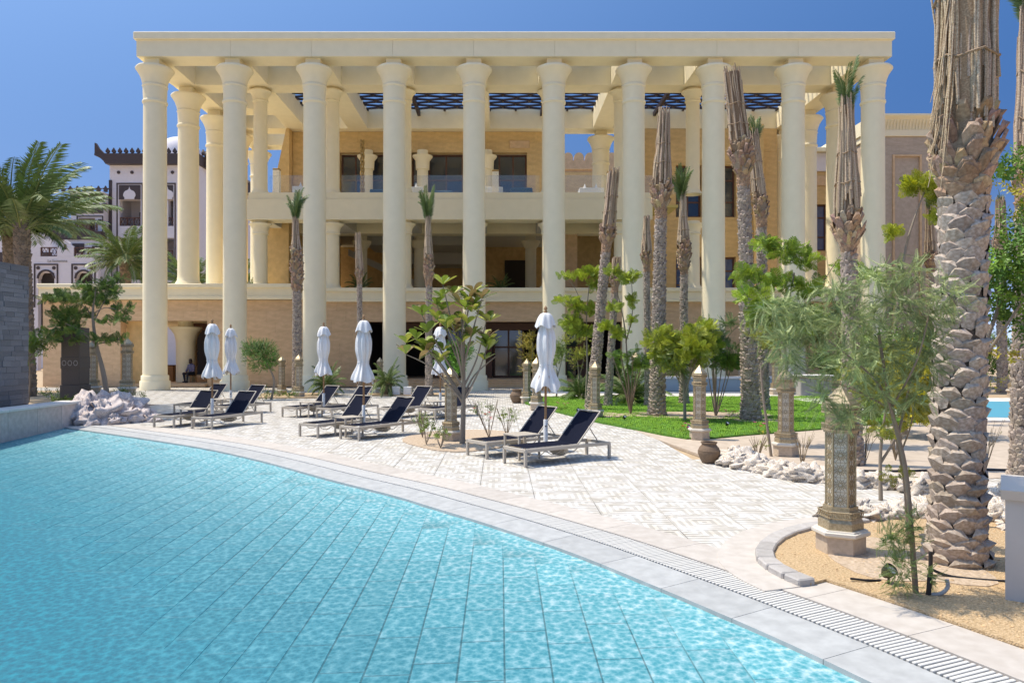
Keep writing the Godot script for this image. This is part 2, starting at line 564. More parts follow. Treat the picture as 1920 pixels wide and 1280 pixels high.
func ground_and_pool() -> void:
	make_edge()
	# the earth: one sheet to the horizon with the pool's hollow cut out
	var b := Mesher.new()
	var land := PackedVector2Array()
	for k in range(0, edge.size(), 3): land.append(edge[k] + edge_n[k] * 0.04)
	land.append(Vector2(edge[edge.size() - 1].x + 0.04, -12))
	land.append_array([Vector2(60, -12), Vector2(60, 60), Vector2(-60, 60), Vector2(-60, 21.2), Vector2(-11.6, 21.2)])
	b.sheet(land, -0.05)
	for r in [[-800, -60, -300, 900], [60, 800, -300, 900], [-60, 60, 60, 900], [-60, 60, -300, -12]]:
		b.quad(Vector3(r[0], -0.05, -r[2]), Vector3(r[1], -0.05, -r[2]), Vector3(r[1], -0.05, -r[3]), Vector3(r[0], -0.05, -r[3]), Vector3.UP)
	part("ground", b, M.earth, null, "structure")

	# paved deck, tile by tile
	var deck := Node3D.new()
	deck.name = "paved_deck"
	deck.set_meta("kind", "structure")
	add_child(deck)
	var side := 0.76
	var whole := []
	for turn in [false, true]:
		var base := Mesher.new()
		base.box(Vector3(0, -0.02, 0), Vector3(side - 0.006, 0.04, side - 0.006), Basis(), 0.003)
		var top := Mesher.new()
		for r in motif(turn):
			var p := Vector3((r[0] + r[1]) * 0.5 * side, 0.001, (r[2] + r[3]) * 0.5 * side)
			top.quad(p + Vector3(-absf(r[1] - r[0]) * 0.5 * side, 0.0015, -absf(r[3] - r[2]) * 0.5 * side), p + Vector3(absf(r[1] - r[0]) * 0.5 * side, 0.0015, -absf(r[3] - r[2]) * 0.5 * side), p + Vector3(absf(r[1] - r[0]) * 0.5 * side, 0.0015, absf(r[3] - r[2]) * 0.5 * side), p + Vector3(-absf(r[1] - r[0]) * 0.5 * side, 0.0015, absf(r[3] - r[2]) * 0.5 * side), Vector3.UP)
		whole.append(base.commit(M.tile_grey, [[top, M.tile_white]]))
	var cells := []
	for i in range(-34, 42):
		for j in range(9, 54):
			var c := Vector2(i * side + 0.085, j * side + 0.28)
			# deck outline: the left planter, the facade steps, the lawn and the beds on the right
			if c.y > 39.6 or c.x < -25.5: continue
			if c.x < -12.2 and c.y < 27.6: continue
			if c.x > 3.6 and c.y > 13.4: continue
			if c.x > 9.6 or (c.x > 3.0 and c.y < 8.4): continue
			var e := from_edge(c)
			if e[0] < 0.04: continue
			cells.append([c, e, posmod(i + j, 2)])
	cells.sort_custom(func(p, q): return p[0].length_squared() < q[0].length_squared())
	var rest := [[], []]
	var count := 0
	for c in cells:
		var q: Vector2 = c[0]
		if c[1][0] < 1.05:
			var base := Mesher.new()
			var top := Mesher.new()
			var at: Vector2 = c[1][1] + c[1][2] * 0.5
			var hs := side * 0.5 - 0.003
			var sq := clip(PackedVector2Array([q + Vector2(-hs, -hs), q + Vector2(hs, -hs), q + Vector2(hs, hs), q + Vector2(-hs, hs)]), at, c[1][2])
			if sq.size() < 3: continue
			fan(base, sq, 0.0)
			for r in motif(c[2] == 1):
				var z0: float = minf(r[2], r[3]) * side
				var z1: float = maxf(r[2], r[3]) * side
				var x0: float = minf(r[0], r[1]) * side
				var x1: float = maxf(r[0], r[1]) * side
				fan(top, clip(PackedVector2Array([q + Vector2(x0, -z0), q + Vector2(x1, -z0), q + Vector2(x1, -z1), q + Vector2(x0, -z1)]), at, c[1][2]), 0.0025)
			obj("paving_tile", base.commit(M.tile_grey, [[top, M.tile_white]] if top.v.size() else []), deck)
			count += 1
		elif count < 290:
			var o := obj("paving_tile", whole[c[2]], deck)
			o.position = Vector3(q.x, rr(-0.0015, 0.0015), -q.y)
			count += 1
		else:
			rest[c[2]].append(Transform3D(Basis(), Vector3(q.x, rr(-0.0015, 0.0015), -q.y)))
	for k in 2: many("far_paving", whole[k], rest[k], [], deck)

	# edge of the pool: coping stones, drain with slats, inner rim
	var rim := Node3D.new()
	rim.name = "pool_edge"
	rim.set_meta("kind", "structure")
	add_child(rim)
	var last := edge_s[edge_s.size() - 1]
	var s := 0.0
	while s < last - 0.9:
		var w := rr(0.8, 1.0)
		var st := Mesher.new()
		st.col = Color.WHITE * rr(0.9, 1.06)
		st.col.a = 1.0
		strip_stone(st, s, s + w - 0.005, 0.012, 0.50, 0.004, 0.006, 0.05)
		part("coping_stone", st, M.coping, rim)
		var inn := Mesher.new()
		inn.col = Color.WHITE * rr(0.92, 1.08)
		inn.col.a = 1.0
		strip_stone(inn, s, s + w - 0.006, -0.80, -0.372, -0.022, -0.004, 0.16)
		part("rim_stone", inn, M.rim_stone, rim)
		s += w
	var tr := Mesher.new()
	for k in edge.size() - 1:
		var a := edge[k] - edge_n[k] * 0.38
		var c := edge[k] + edge_n[k] * 0.02
		var e := edge[k + 1] - edge_n[k + 1] * 0.38
		var g := edge[k + 1] + edge_n[k + 1] * 0.02
		tr.quad(Vector3(a.x, -0.045, -a.y), Vector3(c.x, -0.045, -c.y), Vector3(g.x, -0.045, -g.y), Vector3(e.x, -0.045, -e.y), Vector3.UP)
	part("drain_trough", tr, M.trough, rim)
	var bar := Mesher.new()
	bar.box(Vector3(0, 0, 0), Vector3(0.342, 0.03, 0.0265), Basis(), 0.004)
	var bar_m := bar.commit(M.slat)
	var near := []
	var far := []
	s = last - 4.5
	while s > 0.3:
		var A := edge_at(s)
		var p: Vector2 = A[0] - A[1] * 0.18
		var t := Transform3D(Basis(Vector3.UP, atan2(A[1].y, A[1].x)), Vector3(p.x, -0.013 + rr(-0.001, 0.001), -p.y))
		if p.y < 3.2: pass
		elif near.size() < 296: near.append(t)
		else: far.append(t)
		s -= 0.0415
	for t in near:
		var o := obj("drain_slat", bar_m, rim)
		o.transform = t
	many("far_drain_slats", bar_m, far, [], rim)

	# pool: tiled floor that falls away from the edge, and the water
	var pool := Node3D.new()
	pool.name = "pool_basin"
	pool.set_meta("kind", "structure")
	add_child(pool)
	var fl := Mesher.new()
	var step := 0.45
	var gx := 68
	var gd := 66
	var grid := []
	for i in gx + 1:
		var row := []
		for j in gd + 1:
			var p := Vector2(-26.0 + i * step, -8.0 + j * step)
			var sd: float = -from_edge(p)[0]
			var y: float = pool_depth(sd) if sd > 0.0 else -0.10
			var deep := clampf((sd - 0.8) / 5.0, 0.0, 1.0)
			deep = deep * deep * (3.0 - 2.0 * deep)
			var c := Color(0.50, 0.63, 0.64).lerp(Color(0.0, 0.205, 0.265), pow(deep, 0.42))   # depth tint of the water painted in: pale where shallow, turquoise where deep
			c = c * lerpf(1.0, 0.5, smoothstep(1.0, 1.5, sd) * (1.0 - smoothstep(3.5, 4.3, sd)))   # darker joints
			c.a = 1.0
			row.append([Vector3(p.x, y, -p.y), c, sd])
		grid.append(row)
	for i in gx:
		for j in gd:
			var q := [grid[i][j], grid[i + 1][j], grid[i + 1][j + 1], grid[i][j + 1]]
			if q[0][2] < -0.2 and q[1][2] < -0.2 and q[2][2] < -0.2 and q[3][2] < -0.2: continue
			for t in [[0, 1, 2], [0, 2, 3]]:
				var at := fl.v.size()
				fl.flat3(q[t[0]][0], q[t[1]][0], q[t[2]][0], Vector3.UP)
				for k in 3:   # colour of the corner that landed in each place
					for e in t:
						if q[e][0].is_equal_approx(fl.v[at + k]): fl.c[at + k] = q[e][1]
	part("pool_floor", fl, M.sparkle_mosaic, pool)
	var spots := []
	for i in range(-42, 12):
		for j in range(3, 32):
			var c := Vector2(0.03 + 0.312 * (i + 0.5), 0.62 * (j + 0.5) + (0.22 * (posmod(i * 5, 7) / 7.0 + (i % 2))))
			var sd: float = -from_edge(c)[0]
			if sd < 1.0 or sd > 4.6 or c.y < 3.2: continue
			if -from_edge(c + Vector2(0.15, 0.3))[0] < 0.80: continue
			spots.append(c)
	spots.sort_custom(func(p, q): return p.length_squared() < q.length_squared())
	var far_tiles := Mesher.new()
	for k in spots.size():
			var c: Vector2 = spots[k]
			var fe := from_edge(c)
			var sd: float = -fe[0]
			var tb := Mesher.new() if k < 290 else far_tiles
			var deep := clampf((sd - 0.8) / 5.0, 0.0, 1.0)
			deep = deep * deep * (3.0 - 2.0 * deep)
			tb.col = Color(0.50, 0.63, 0.64).lerp(Color(0.0, 0.205, 0.265), pow(deep, 0.42)) * rr(0.96, 1.05)  # same painted-in water tint by depth as the floor below
			tb.col.a = 1.0
			var upv := Vector3(-0.04 * fe[2].x, 1, 0.04 * fe[2].y).normalized()
			var tx := Vector3(1, 0.04 * fe[2].x, 0).normalized()
			var tilt := Basis(tx, upv, tx.cross(upv))
			var at := Vector3(c.x, pool_depth(sd) - 0.0125 + rr(-0.0008, 0.0008), -c.y)
			if k < 290:
				tb.box(Vector3.ZERO, Vector3(0.3020, 0.03, 0.609), Basis(), 0.003)
				var o := part("pool_tile", tb, M.sparkle_mosaic, pool)
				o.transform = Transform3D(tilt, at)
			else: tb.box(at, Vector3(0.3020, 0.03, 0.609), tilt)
	if far_tiles.v.size(): part("far_pool_tiles", far_tiles, M.sparkle_mosaic, pool, "stuff")
	var wp := PackedVector2Array()
	for k in range(0, edge.size(), 3): wp.append(edge[k] - edge_n[k] * 0.785)
	wp.append_array([Vector2(3.3, -6), Vector2(-26, -6), Vector2(-26, 19.8), Vector2(-12, 20.0)])
	var wb := Mesher.new()
	wb.sheet(wp, -0.028)
	part("water", wb, M.water, null, "structure")

func one(size: Vector3, m: Material, bev := 0.0) -> ArrayMesh:
	var b := Mesher.new()
	b.box(Vector3.ZERO, size, Basis(), bev)
	return b.commit(m)

func block(called: String, lo: Vector3, hi: Vector3, m: Material, parent: Node = null, bev := 0.0) -> MeshInstance3D:   # lo/hi as (x, y, d)
	var p := Vector3(lo.x, lo.y, -lo.z)
	var q := Vector3(hi.x, hi.y, -hi.z)
	var o := obj(called, one((q - p).abs(), m, bev), parent)
	o.position = (p + q) * 0.5
	return o

func stone_courses(called: String, x0: float, x1: float, y0: float, y1: float, d: float, w: float, h: float, m: Material, parent: Node, holes: Array = []) -> void:   # facing stones, each its own piece, a few meshes shared
	var kinds := []
	for k in 5:
		var b := Mesher.new()
		b.col = Color(1, 1, 1) * [0.955, 0.98, 1.0, 1.02, 0.97][k]
		b.col.a = 1.0
		b.box(Vector3.ZERO, Vector3(1, 1, 1))
		kinds.append(b.commit(m))
	var rows := int(round((y1 - y0) / h))
	var hh := (y1 - y0) / rows
	for r in rows:
		var x := x0
		var first := true
		while x < x1 - 0.02:
			var e := minf(x + (w * (0.5 if first and r % 2 == 1 else 1.0)) * rr(0.92, 1.08), x1)
			if x1 - e < w * 0.3: e = x1
			first = false
			var lo := Vector2(x, y0 + r * hh)
			var hi := Vector2(e, y0 + (r + 1) * hh)
			var bits := [[lo, hi]]
			for q in holes:   # [x0, y0, x1, y1]
				var nxt := []
				for t in bits:
					if t[1].x <= q[0] or t[0].x >= q[2] or t[1].y <= q[1] or t[0].y >= q[3]:
						nxt.append(t)
						continue
					if t[0].x < q[0] - 0.05: nxt.append([t[0], Vector2(q[0], t[1].y)])
					if t[1].x > q[2] + 0.05: nxt.append([Vector2(q[2], t[0].y), t[1]])
					var a := Vector2(maxf(t[0].x, q[0]), 0)
					var c := Vector2(minf(t[1].x, q[2]), 0)
					if t[0].y < q[1] - 0.05: nxt.append([Vector2(a.x, t[0].y), Vector2(c.x, q[1])])
					if t[1].y > q[3] + 0.05: nxt.append([Vector2(a.x, q[3]), Vector2(c.x, t[1].y)])
				bits = nxt
			for t in bits:
				var o := obj(called, kinds[rng.randi() % 5], parent)
				o.position = Vector3((t[0].x + t[1].x) * 0.5, (t[0].y + t[1].y) * 0.5, -d + rr(-0.004, 0.004))
				o.scale = Vector3(t[1].x - t[0].x - 0.006, t[1].y - t[0].y - 0.006, 0.05)
			x = e

func wall_with_holes(called: String, x0: float, x1: float, y0: float, y1: float, d: float, thick: float, m: Material, parent: Node, holes: Array) -> void:   # a wall with real openings, as one mesh of butted boxes
	var xs := [x0, x1]
	for h in holes: xs.append_array([clampf(h[0], x0, x1), clampf(h[2], x0, x1)])
	xs.sort()
	var b := Mesher.new()
	for k in xs.size() - 1:
		if xs[k + 1] - xs[k] < 0.01: continue
		var mid: float = (xs[k] + xs[k + 1]) * 0.5
		var cuts := []
		for h in holes:
			if h[0] < mid and h[2] > mid: cuts.append([h[1], h[3]])
		cuts.sort_custom(func(p, q): return p[0] < q[0])
		var y := y0
		for c in cuts:
			if c[0] > y + 0.01: b.span(Vector3(xs[k], y, -d), Vector3(xs[k + 1], c[0], -d - thick))
			y = maxf(y, c[1])
		if y < y1 - 0.01: b.span(Vector3(xs[k], y, -d), Vector3(xs[k + 1], y1, -d - thick))
	part(called, b, m, parent)

func window_in(parent: Node, x0: float, x1: float, y0: float, y1: float, d: float, cols: int, rows: Array, glass: Material) -> void:
	var w := group_part("window", parent)
	var f := Mesher.new()
	var t := 0.11
	f.span(Vector3(x0, y0, -d), Vector3(x0 + t, y1, -d - 0.12))
	f.span(Vector3(x1 - t, y0, -d), Vector3(x1, y1, -d - 0.12))
	f.span(Vector3(x0 + t, y1 - t, -d), Vector3(x1 - t, y1, -d - 0.12))
	f.span(Vector3(x0 + t, y0, -d), Vector3(x1 - t, y0 + t, -d - 0.12))
	for r in rows:
		var y: float = lerpf(y0, y1, r)
		f.span(Vector3(x0 + t, y - 0.05, -d - 0.01), Vector3(x1 - t, y + 0.05, -d - 0.11))
	for k in range(1, cols):
		var x: float = lerpf(x0, x1, float(k) / cols)
		f.span(Vector3(x - 0.05, y0 + t, -d - 0.015), Vector3(x + 0.05, y1 - t, -d - 0.105))
	part("frame", f, M.wood, w)
	for k in cols:
		var g := Mesher.new()
		g.span(Vector3(lerpf(x0, x1, float(k) / cols) + 0.051, y0 + t * 0.9, -d - 0.05), Vector3(lerpf(x0, x1, float(k + 1) / cols) - 0.051, y1 - t * 0.9, -d - 0.07))
		part("pane", g, glass, w)

func palace() -> void:
	var T := thing("palace_pavilion", "cream hotel pavilion with a row of ten giant lotus columns under a flat roof", "building")
	var d0 := 36.8
	var pitch := 3.94
	var rows := [d0, d0 + pitch, d0 + 2 * pitch, d0 + 3 * pitch]
	var xs := []
	for k in 10: xs.append(-17.03 + k * 3.9345)
	var Hb := 16.2
	var Ht := 17.5

	# giant columns
	var foot := Mesher.new()
	foot.lathe([Vector2(0, 0), Vector2(0.70, 0), Vector2(0.70, 0.43), Vector2(0.685, 0.46), Vector2(0.64, 0.46), Vector2(0.64, 0.70), Vector2(0.62, 0.73), Vector2(0.5, 0.73)], 40)
	var foot_m := foot.commit(M.cream_paint)
	var shaft := Mesher.new()
	shaft.lathe([Vector2(0.568, 0.72), Vector2(0.565, 3.0), Vector2(0.535, 14.05)], 44)
	shaft.lathe([Vector2(0.535, 14.05), Vector2(0.575, 14.08), Vector2(0.59, 14.14), Vector2(0.575, 14.20), Vector2(0.535, 14.23), Vector2(0.56, 14.85), Vector2(0.58, 14.87), Vector2(0.595, 14.92), Vector2(0.585, 14.97), Vector2(0.555, 15.0)], 44)
	var shaft_m := shaft.commit(M.cream_paint)
	var cap := Mesher.new()
	cap.lathe([Vector2(0.555, 15.0), Vector2(0.60, 15.2), Vector2(0.68, 15.42), Vector2(0.785, 15.6), Vector2(0.87, 15.71), Vector2(0.875, 15.77), Vector2(0.84, 15.82), Vector2(0.5, 15.84)], 48, Vector3.ZERO, Basis(), 0.75, 0.022, 8)
	cap.box(Vector3(0, 16.01, 0), Vector3(0.72, 0.40, 0.72))
	var cap_m := cap.commit(M.cream_paint)
	var spots := []
	for x in xs: spots.append([x, rows[0], 0.0])
	for r in [1, 2, 3]:
		spots.append([xs[0], rows[r], 5.5])
		spots.append([xs[9], rows[r], 5.3])
	spots.append([xs[0], rows[3] + pitch, 5.5])
	spots.append([xs[9], rows[3] + pitch, 5.3])
	spots.append([xs[6], rows[3] + 0.2, 10.45])
	for s in spots:
		var c := group_part("column", T, Vector3(s[0], 0, -s[1]))
		if s[2] == 0.0:
			obj("base", foot_m, c)
			obj("shaft", shaft_m, c)
		else:
			var sh := Mesher.new()
			sh.lathe([Vector2(0.70, s[2]), Vector2(0.66, s[2] + 0.12), Vector2(0.58, s[2] + 0.25), Vector2(0.56, s[2] + 0.5), Vector2(0.535, 14.05)], 40)
			sh.lathe([Vector2(0.535, 14.05), Vector2(0.575, 14.08), Vector2(0.59, 14.14), Vector2(0.575, 14.20), Vector2(0.535, 14.23), Vector2(0.56, 14.85), Vector2(0.595, 14.92), Vector2(0.555, 15.0)], 40)
			part("shaft", sh, M.cream_paint, c)
		obj("capital", cap_m, c)

	# slender columns on the terrace and on the balcony
	for lv in [[5.3, 8.99, 0.375], [10.45, 16.2, 0.375]]:
		var y0: float = lv[0]
		var y1: float = lv[1]
		var r: float = lv[2]
		var sb := Mesher.new()
		sb.lathe([Vector2(r + 0.13, y0), Vector2(r + 0.10, y0 + 0.1), Vector2(r + 0.02, y0 + 0.2), Vector2(r, y0 + 0.35), Vector2(r * 0.97, y1 - 0.75)], 28)
		var cb := Mesher.new()
		cb.lathe([Vector2(r * 0.97, y1 - 0.75), Vector2(r + 0.05, y1 - 0.72), Vector2(r + 0.05, y1 - 0.66), Vector2(r + 0.02, y1 - 0.62), Vector2(r + 0.06, y1 - 0.40), Vector2(r + 0.15, y1 - 0.27), Vector2(r + 0.235, y1 - 0.20), Vector2(r + 0.235, y1 - 0.15), Vector2(r, y1 - 0.14), Vector2(r, y1)], 28)
		var sm := sb.commit(M.cream_paint)
		var cm := cb.commit(M.cream_paint)
		for k in range(1, 8):
			if lv[0] > 6.0 and k == 7: pass
			var c := group_part("slender_column", T, Vector3(xs[k], 0, -rows[1]))
			obj("shaft", sm, c)
			obj("capital", cm, c)

	# roof beams: rows across, ribs between them
	var hw := 0.62
	var x0: float = xs[0] - hw
	var x1: float = xs[9] + hw
	var fb := group_part("roof_beam", T)
	for k in 9: block("beam", Vector3(x0 if k == 0 else xs[k] + 0.004, Hb, rows[0] - hw), Vector3(x1 if k == 8 else xs[k + 1] - 0.004, 17.0, rows[0] + hw), M.cream_paint, fb, 0.004)
	block("cornice", Vector3(x0 - 0.11, 17.0, rows[0] - hw - 0.12), Vector3(x1 + 0.11, 17.36, rows[0] + hw), M.cream_paint, fb, 0.03)
	block("roof_beam", Vector3(x0, Hb, rows[1] - hw), Vector3(x1, Ht, rows[1] + hw), M.cream_paint, T, 0.02)
	block("roof_beam", Vector3(x0, Hb, rows[2] - hw), Vector3(xs[1] + hw, Ht, rows[2] + hw), M.cream_paint, T, 0.02)
	block("roof_beam", Vector3(x0, Hb, rows[3] - hw), Vector3(x1, Ht, rows[3] + hw), M.cream_paint, T, 0.02)
	block("roof_beam", Vector3(x0, Hb, rows[3] + pitch - hw), Vector3(xs[1], Ht, rows[3] + pitch + hw), M.cream_paint, T, 0.02)
	for k in 10:
		if k != 8: block("roof_rib", Vector3(xs[k] - hw, Hb, rows[0] + hw), Vector3(xs[k] + hw, Ht, rows[1] - hw), M.cream_paint, T)
	for k in [0, 1, 2, 4, 6, 9]:
		if k <= 1:
			block("roof_rib", Vector3(xs[k] - hw, Hb, rows[1] + hw), Vector3(xs[k] + hw, Ht, rows[2] - hw), M.cream_paint, T)
			block("roof_rib", Vector3(xs[k] - hw, Hb, rows[2] + hw), Vector3(xs[k] + hw, Ht, rows[3] - hw), M.cream_paint, T)
		else:
			block("roof_rib", Vector3(xs[k] - hw, Hb, rows[1] + hw), Vector3(xs[k] + hw, Ht, rows[3] - hw), M.cream_paint, T)
	for k in [0, 1, 9]:
		block("roof_rib", Vector3(xs[k] - hw, Hb, rows[3] + hw), Vector3(xs[k] + hw, Ht, rows[3] + pitch - hw), M.cream_paint, T)
	for x in [xs[3], xs[5], xs[7] - 0.6]:
		block("lattice_joist", Vector3(x - 0.09, 17.0, rows[1] + hw), Vector3(x + 0.09, 17.26, rows[3] - hw), M.lattice, T)

	# lattice screens between the beams: elongated honeycomb
	var px := 1.5
	var pz := 1.05
	var net := func(w: float, l: float) -> ArrayMesh:
		var b := Mesher.new()
		var nx := int(round(w / px))
		var nz := int(round(l / pz))
		var sx := w / nx
		var sz := l / nz
		var y := 0.0
		for i in nx * 2 + 1:
			for j in nz:
				var xa := i * sx * 0.5 - w * 0.5
				var za := j * sz - l * 0.5
				var sh := sz * 0.5 if i % 2 == 1 else 0.0
				# long bar, then a slanted one to each neighbour
				var z1 := za + sh
				var z2 := minf(z1 + sz * 0.34, l * 0.5)
				if z1 < l * 0.5: b.box(Vector3(xa, y, (z1 + z2) * 0.5), Vector3(0.12, 0.11, z2 - z1 + 0.06))
				for sg in [-1.0, 1.0]:
					var xb: float = xa + sg * sx * 0.5
					if absf(xb) > w * 0.5 + 0.01: continue
					var za2 := z2
					var zb := z2 + sz * 0.16
					if zb > l * 0.5: continue
					var dv := Vector3(xb - xa, 0, zb - za2)
					var e := dv.normalized()
					b.box(Vector3((xa + xb) * 0.5, y, (za2 + zb) * 0.5), Vector3(dv.length() + 0.06, 0.107, 0.12), Basis(e, Vector3.UP, e.cross(Vector3.UP)))
		return b.commit(M.lattice)
	var bay1: ArrayMesh = net.call(pitch - 2 * hw - 0.02, pitch - 2 * hw)
	for k in 9:
		if k == 7 or k == 8: continue
		var o := obj("lattice_screen", bay1, T)
		o.position = Vector3((xs[k] + xs[k + 1]) * 0.5, 17.36, -(rows[0] + rows[1]) * 0.5)
	var o8 := obj("lattice_screen", net.call(2 * pitch - 2 * hw - 0.02, pitch - 2 * hw), T)
	o8.position = Vector3(xs[8], 17.36, -(rows[0] + rows[1]) * 0.5)
	for q in [[1, 2], [2, 4], [4, 6], [6, 9]]:
		var w: float = xs[q[1]] - xs[q[0]] - 2 * hw - 0.02
		var o := obj("lattice_screen", net.call(w, rows[3] - rows[1] - 2 * hw), T)
		o.position = Vector3((xs[q[0]] + xs[q[1]]) * 0.5, 17.36, -(rows[1] + rows[3]) * 0.5)
	for r in [1, 2]:
		var o := obj("lattice_screen", bay1, T)
		o.position = Vector3((xs[0] + xs[1]) * 0.5, 17.36, -(rows[r] + rows[r + 1]) * 0.5)

	# terrace ledge (two parts) and balcony front
	var lg := group_part("terrace_ledge", T)
	block("coping", Vector3(-24.8, 5.30, 39.86), Vector3(-10.0, 5.52, 44.0), M.cream_paint, lg, 0.03)
	block("band", Vector3(-24.75, 4.86, 39.98), Vector3(-10.05, 5.30, 40.9), M.cream_paint, lg)
	block("moulding", Vector3(-24.8, 4.68, 39.9), Vector3(-10.0, 4.86, 40.9), M.cream_paint, lg, 0.02)
	block("coping", Vector3(-9.99, 5.10, 39.98), Vector3(18.2, 5.31, 41.5), M.cream_paint, lg, 0.03)
	block("band", Vector3(-10.04, 4.72, 40.1), Vector3(18.2, 5.10, 40.9), M.cream_paint, lg)
	block("moulding", Vector3(-9.99, 4.56, 40.02), Vector3(18.2, 4.72, 40.9), M.cream_paint, lg, 0.02)
	block("terrace_floor", Vector3(-24.7, 4.9, 40.9), Vector3(18.2, 5.09, 66.0), M.cream_paint, T)
	var bf := group_part("balcony_front", T)
	block("beam", Vector3(-13.65, 8.99, 40.16), Vector3(8.2, 10.1, 41.3), M.cream_paint, bf, 0.015)
	block("parapet", Vector3(-13.6, 10.1, 40.26), Vector3(8.15, 10.47, 41.3), M.cream_paint, bf, 0.015)
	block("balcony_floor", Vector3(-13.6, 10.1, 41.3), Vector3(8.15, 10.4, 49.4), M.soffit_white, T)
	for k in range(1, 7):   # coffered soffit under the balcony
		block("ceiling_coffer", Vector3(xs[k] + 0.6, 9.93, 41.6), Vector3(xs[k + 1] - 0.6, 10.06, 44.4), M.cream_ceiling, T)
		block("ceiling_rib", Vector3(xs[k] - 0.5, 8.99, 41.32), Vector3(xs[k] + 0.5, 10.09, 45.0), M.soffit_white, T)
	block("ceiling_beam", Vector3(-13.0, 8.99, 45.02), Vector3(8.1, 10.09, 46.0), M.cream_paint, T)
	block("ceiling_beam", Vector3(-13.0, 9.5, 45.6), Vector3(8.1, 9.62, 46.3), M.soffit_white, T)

	# ground floor front wall, faced with stone, with two openings
	var holes := [[-20.5, 0.0, -15.83, 3.55], [-7.34, 0.0, 6.6, 3.5]]
	wall_with_holes("front_wall", -24.7, 18.2, 0.0, 4.66, 40.32, 0.6, M.tan_stone, T, holes)
	stone_courses("facing_stone", -24.7, -7.34, 0.0, 4.66, 40.30, 1.5, 0.58, M.tan_stone, T, holes)
	stone_courses("facing_stone", -7.34, 10.0, 3.5, 4.55, 40.30, 1.5, 0.52, M.tan_stone, T, holes)
	stone_courses("facing_stone", 6.6, 18.2, 0.0, 3.5, 40.30, 1.5, 0.58, M.tan_stone, T, holes)
	block("inner_pier", Vector3(-20.5, 0.15, 40.95), Vector3(-19.4, 3.6, 42.2), M.ochre_stone, T)
	block("step", Vector3(-20.5, 0.0, 40.0), Vector3(-15.83, 0.14, 41.0), M.tan_stone, T, 0.01)
	block("porch_floor", Vector3(-24.0, 0.0, 41.0), Vector3(-14.5, 0.15, 56.0), M.tan_stone, T)
	block("porch_ceiling", Vector3(-24.0, 3.62, 40.93), Vector3(-14.5, 3.78, 56.0), M.cream_paint, T)
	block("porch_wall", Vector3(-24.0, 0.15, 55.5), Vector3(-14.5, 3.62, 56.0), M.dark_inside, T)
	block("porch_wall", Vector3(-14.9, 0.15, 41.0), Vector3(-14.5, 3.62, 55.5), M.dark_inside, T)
	block("porch_beam", Vector3(-19.4, 3.2, 46.0), Vector3(-14.9, 3.6, 46.5), M.wood, T)
	block("porch_screen", Vector3(-17.2, 0.15, 44.5), Vector3(-14.9, 3.2, 44.6), M.dark_inside, T)
	for q in [[-18.05, 42.8, 0.52], [-20.3, 48.5, 0.5], [-22.4, 46.0, 0.5]]:
		var c := group_part("porch_column", T, Vector3(q[0], 0.15, -q[1]))
		var r: float = q[2]
		var pb := Mesher.new()
		pb.lathe([Vector2(r, 0), Vector2(r, 2.1), Vector2(r + 0.02, 2.4)], 28)
		part("shaft", pb, M.cream_paint, c)
		var pc := Mesher.new()
		pc.lathe([Vector2(r + 0.02, 2.4), Vector2(r + 0.10, 2.72), Vector2(r + 0.27, 2.97), Vector2(r + 0.36, 3.05), Vector2(r + 0.36, 3.13), Vector2(r * 0.8, 3.14), Vector2(r * 0.8, 3.47)], 28)
		part("capital", pc, M.cream_paint, c)

	# entrance hall behind the second opening
	for k in 3: block("step", Vector3(-7.3 + k * 0.02, 0.0, 39.3 + k * 0.42), Vector3(6.6 - k * 0.02, 0.13 * (k + 1), 40.32 + (0.0 if k < 2 else 0.6)), M.tan_stone, T, 0.008)
	block("entrance_floor", Vector3(-7.34, 0.0, 40.93), Vector3(6.6, 0.38, 46.6), M.tan_stone, T)
	block("entrance_ceiling", Vector3(-7.34, 3.5, 40.93), Vector3(6.6, 3.7, 46.6), M.wood, T)
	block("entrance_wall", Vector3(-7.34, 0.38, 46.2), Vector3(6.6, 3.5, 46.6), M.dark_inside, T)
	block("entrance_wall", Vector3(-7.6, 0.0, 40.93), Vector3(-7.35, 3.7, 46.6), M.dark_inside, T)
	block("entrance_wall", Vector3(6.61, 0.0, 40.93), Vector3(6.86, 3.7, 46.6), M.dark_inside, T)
	for x in [-6.6, -3.6, -0.9, 2.3, 4.4]: block("wood_pier", Vector3(x, 0.38, 42.4), Vector3(x + 0.45, 3.5, 42.8), M.wood, T)
	for x in [-3.1, -0.4, 2.9]:
		var w := 1.75
		window_in(T, x, x + w, 0.39, 3.2, 42.9, 2, [0.62], M.dark_glass)
	block("wood_lintel", Vector3(-6.1, 3.1, 42.45), Vector3(6.5, 3.49, 42.75), M.wood, T)

	# terrace level hall: back wall, ramp, door
	block("hall_back_wall", Vector3(-14.0, 5.09, 58.0), Vector3(8.6, 11.5, 58.5), M.ochre_stone, T)
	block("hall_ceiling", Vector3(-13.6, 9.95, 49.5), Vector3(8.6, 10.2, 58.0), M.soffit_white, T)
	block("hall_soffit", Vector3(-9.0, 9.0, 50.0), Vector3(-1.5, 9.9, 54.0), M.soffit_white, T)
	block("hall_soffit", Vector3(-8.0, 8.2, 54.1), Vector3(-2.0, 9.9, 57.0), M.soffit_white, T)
	block("hall_partition", Vector3(2.65, 5.09, 45.5), Vector3(4.7, 9.0, 46.0), M.tan_stone, T)
	var door := group_part("hall_door", T)
	block("frame", Vector3(0.35, 5.09, 57.8), Vector3(2.3, 8.9, 57.98), M.dark_inside, door)
	block("hall_side_wall", Vector3(-13.9, 5.09, 43.0), Vector3(-12.2, 10.0, 57.0), M.ochre_stone, T)
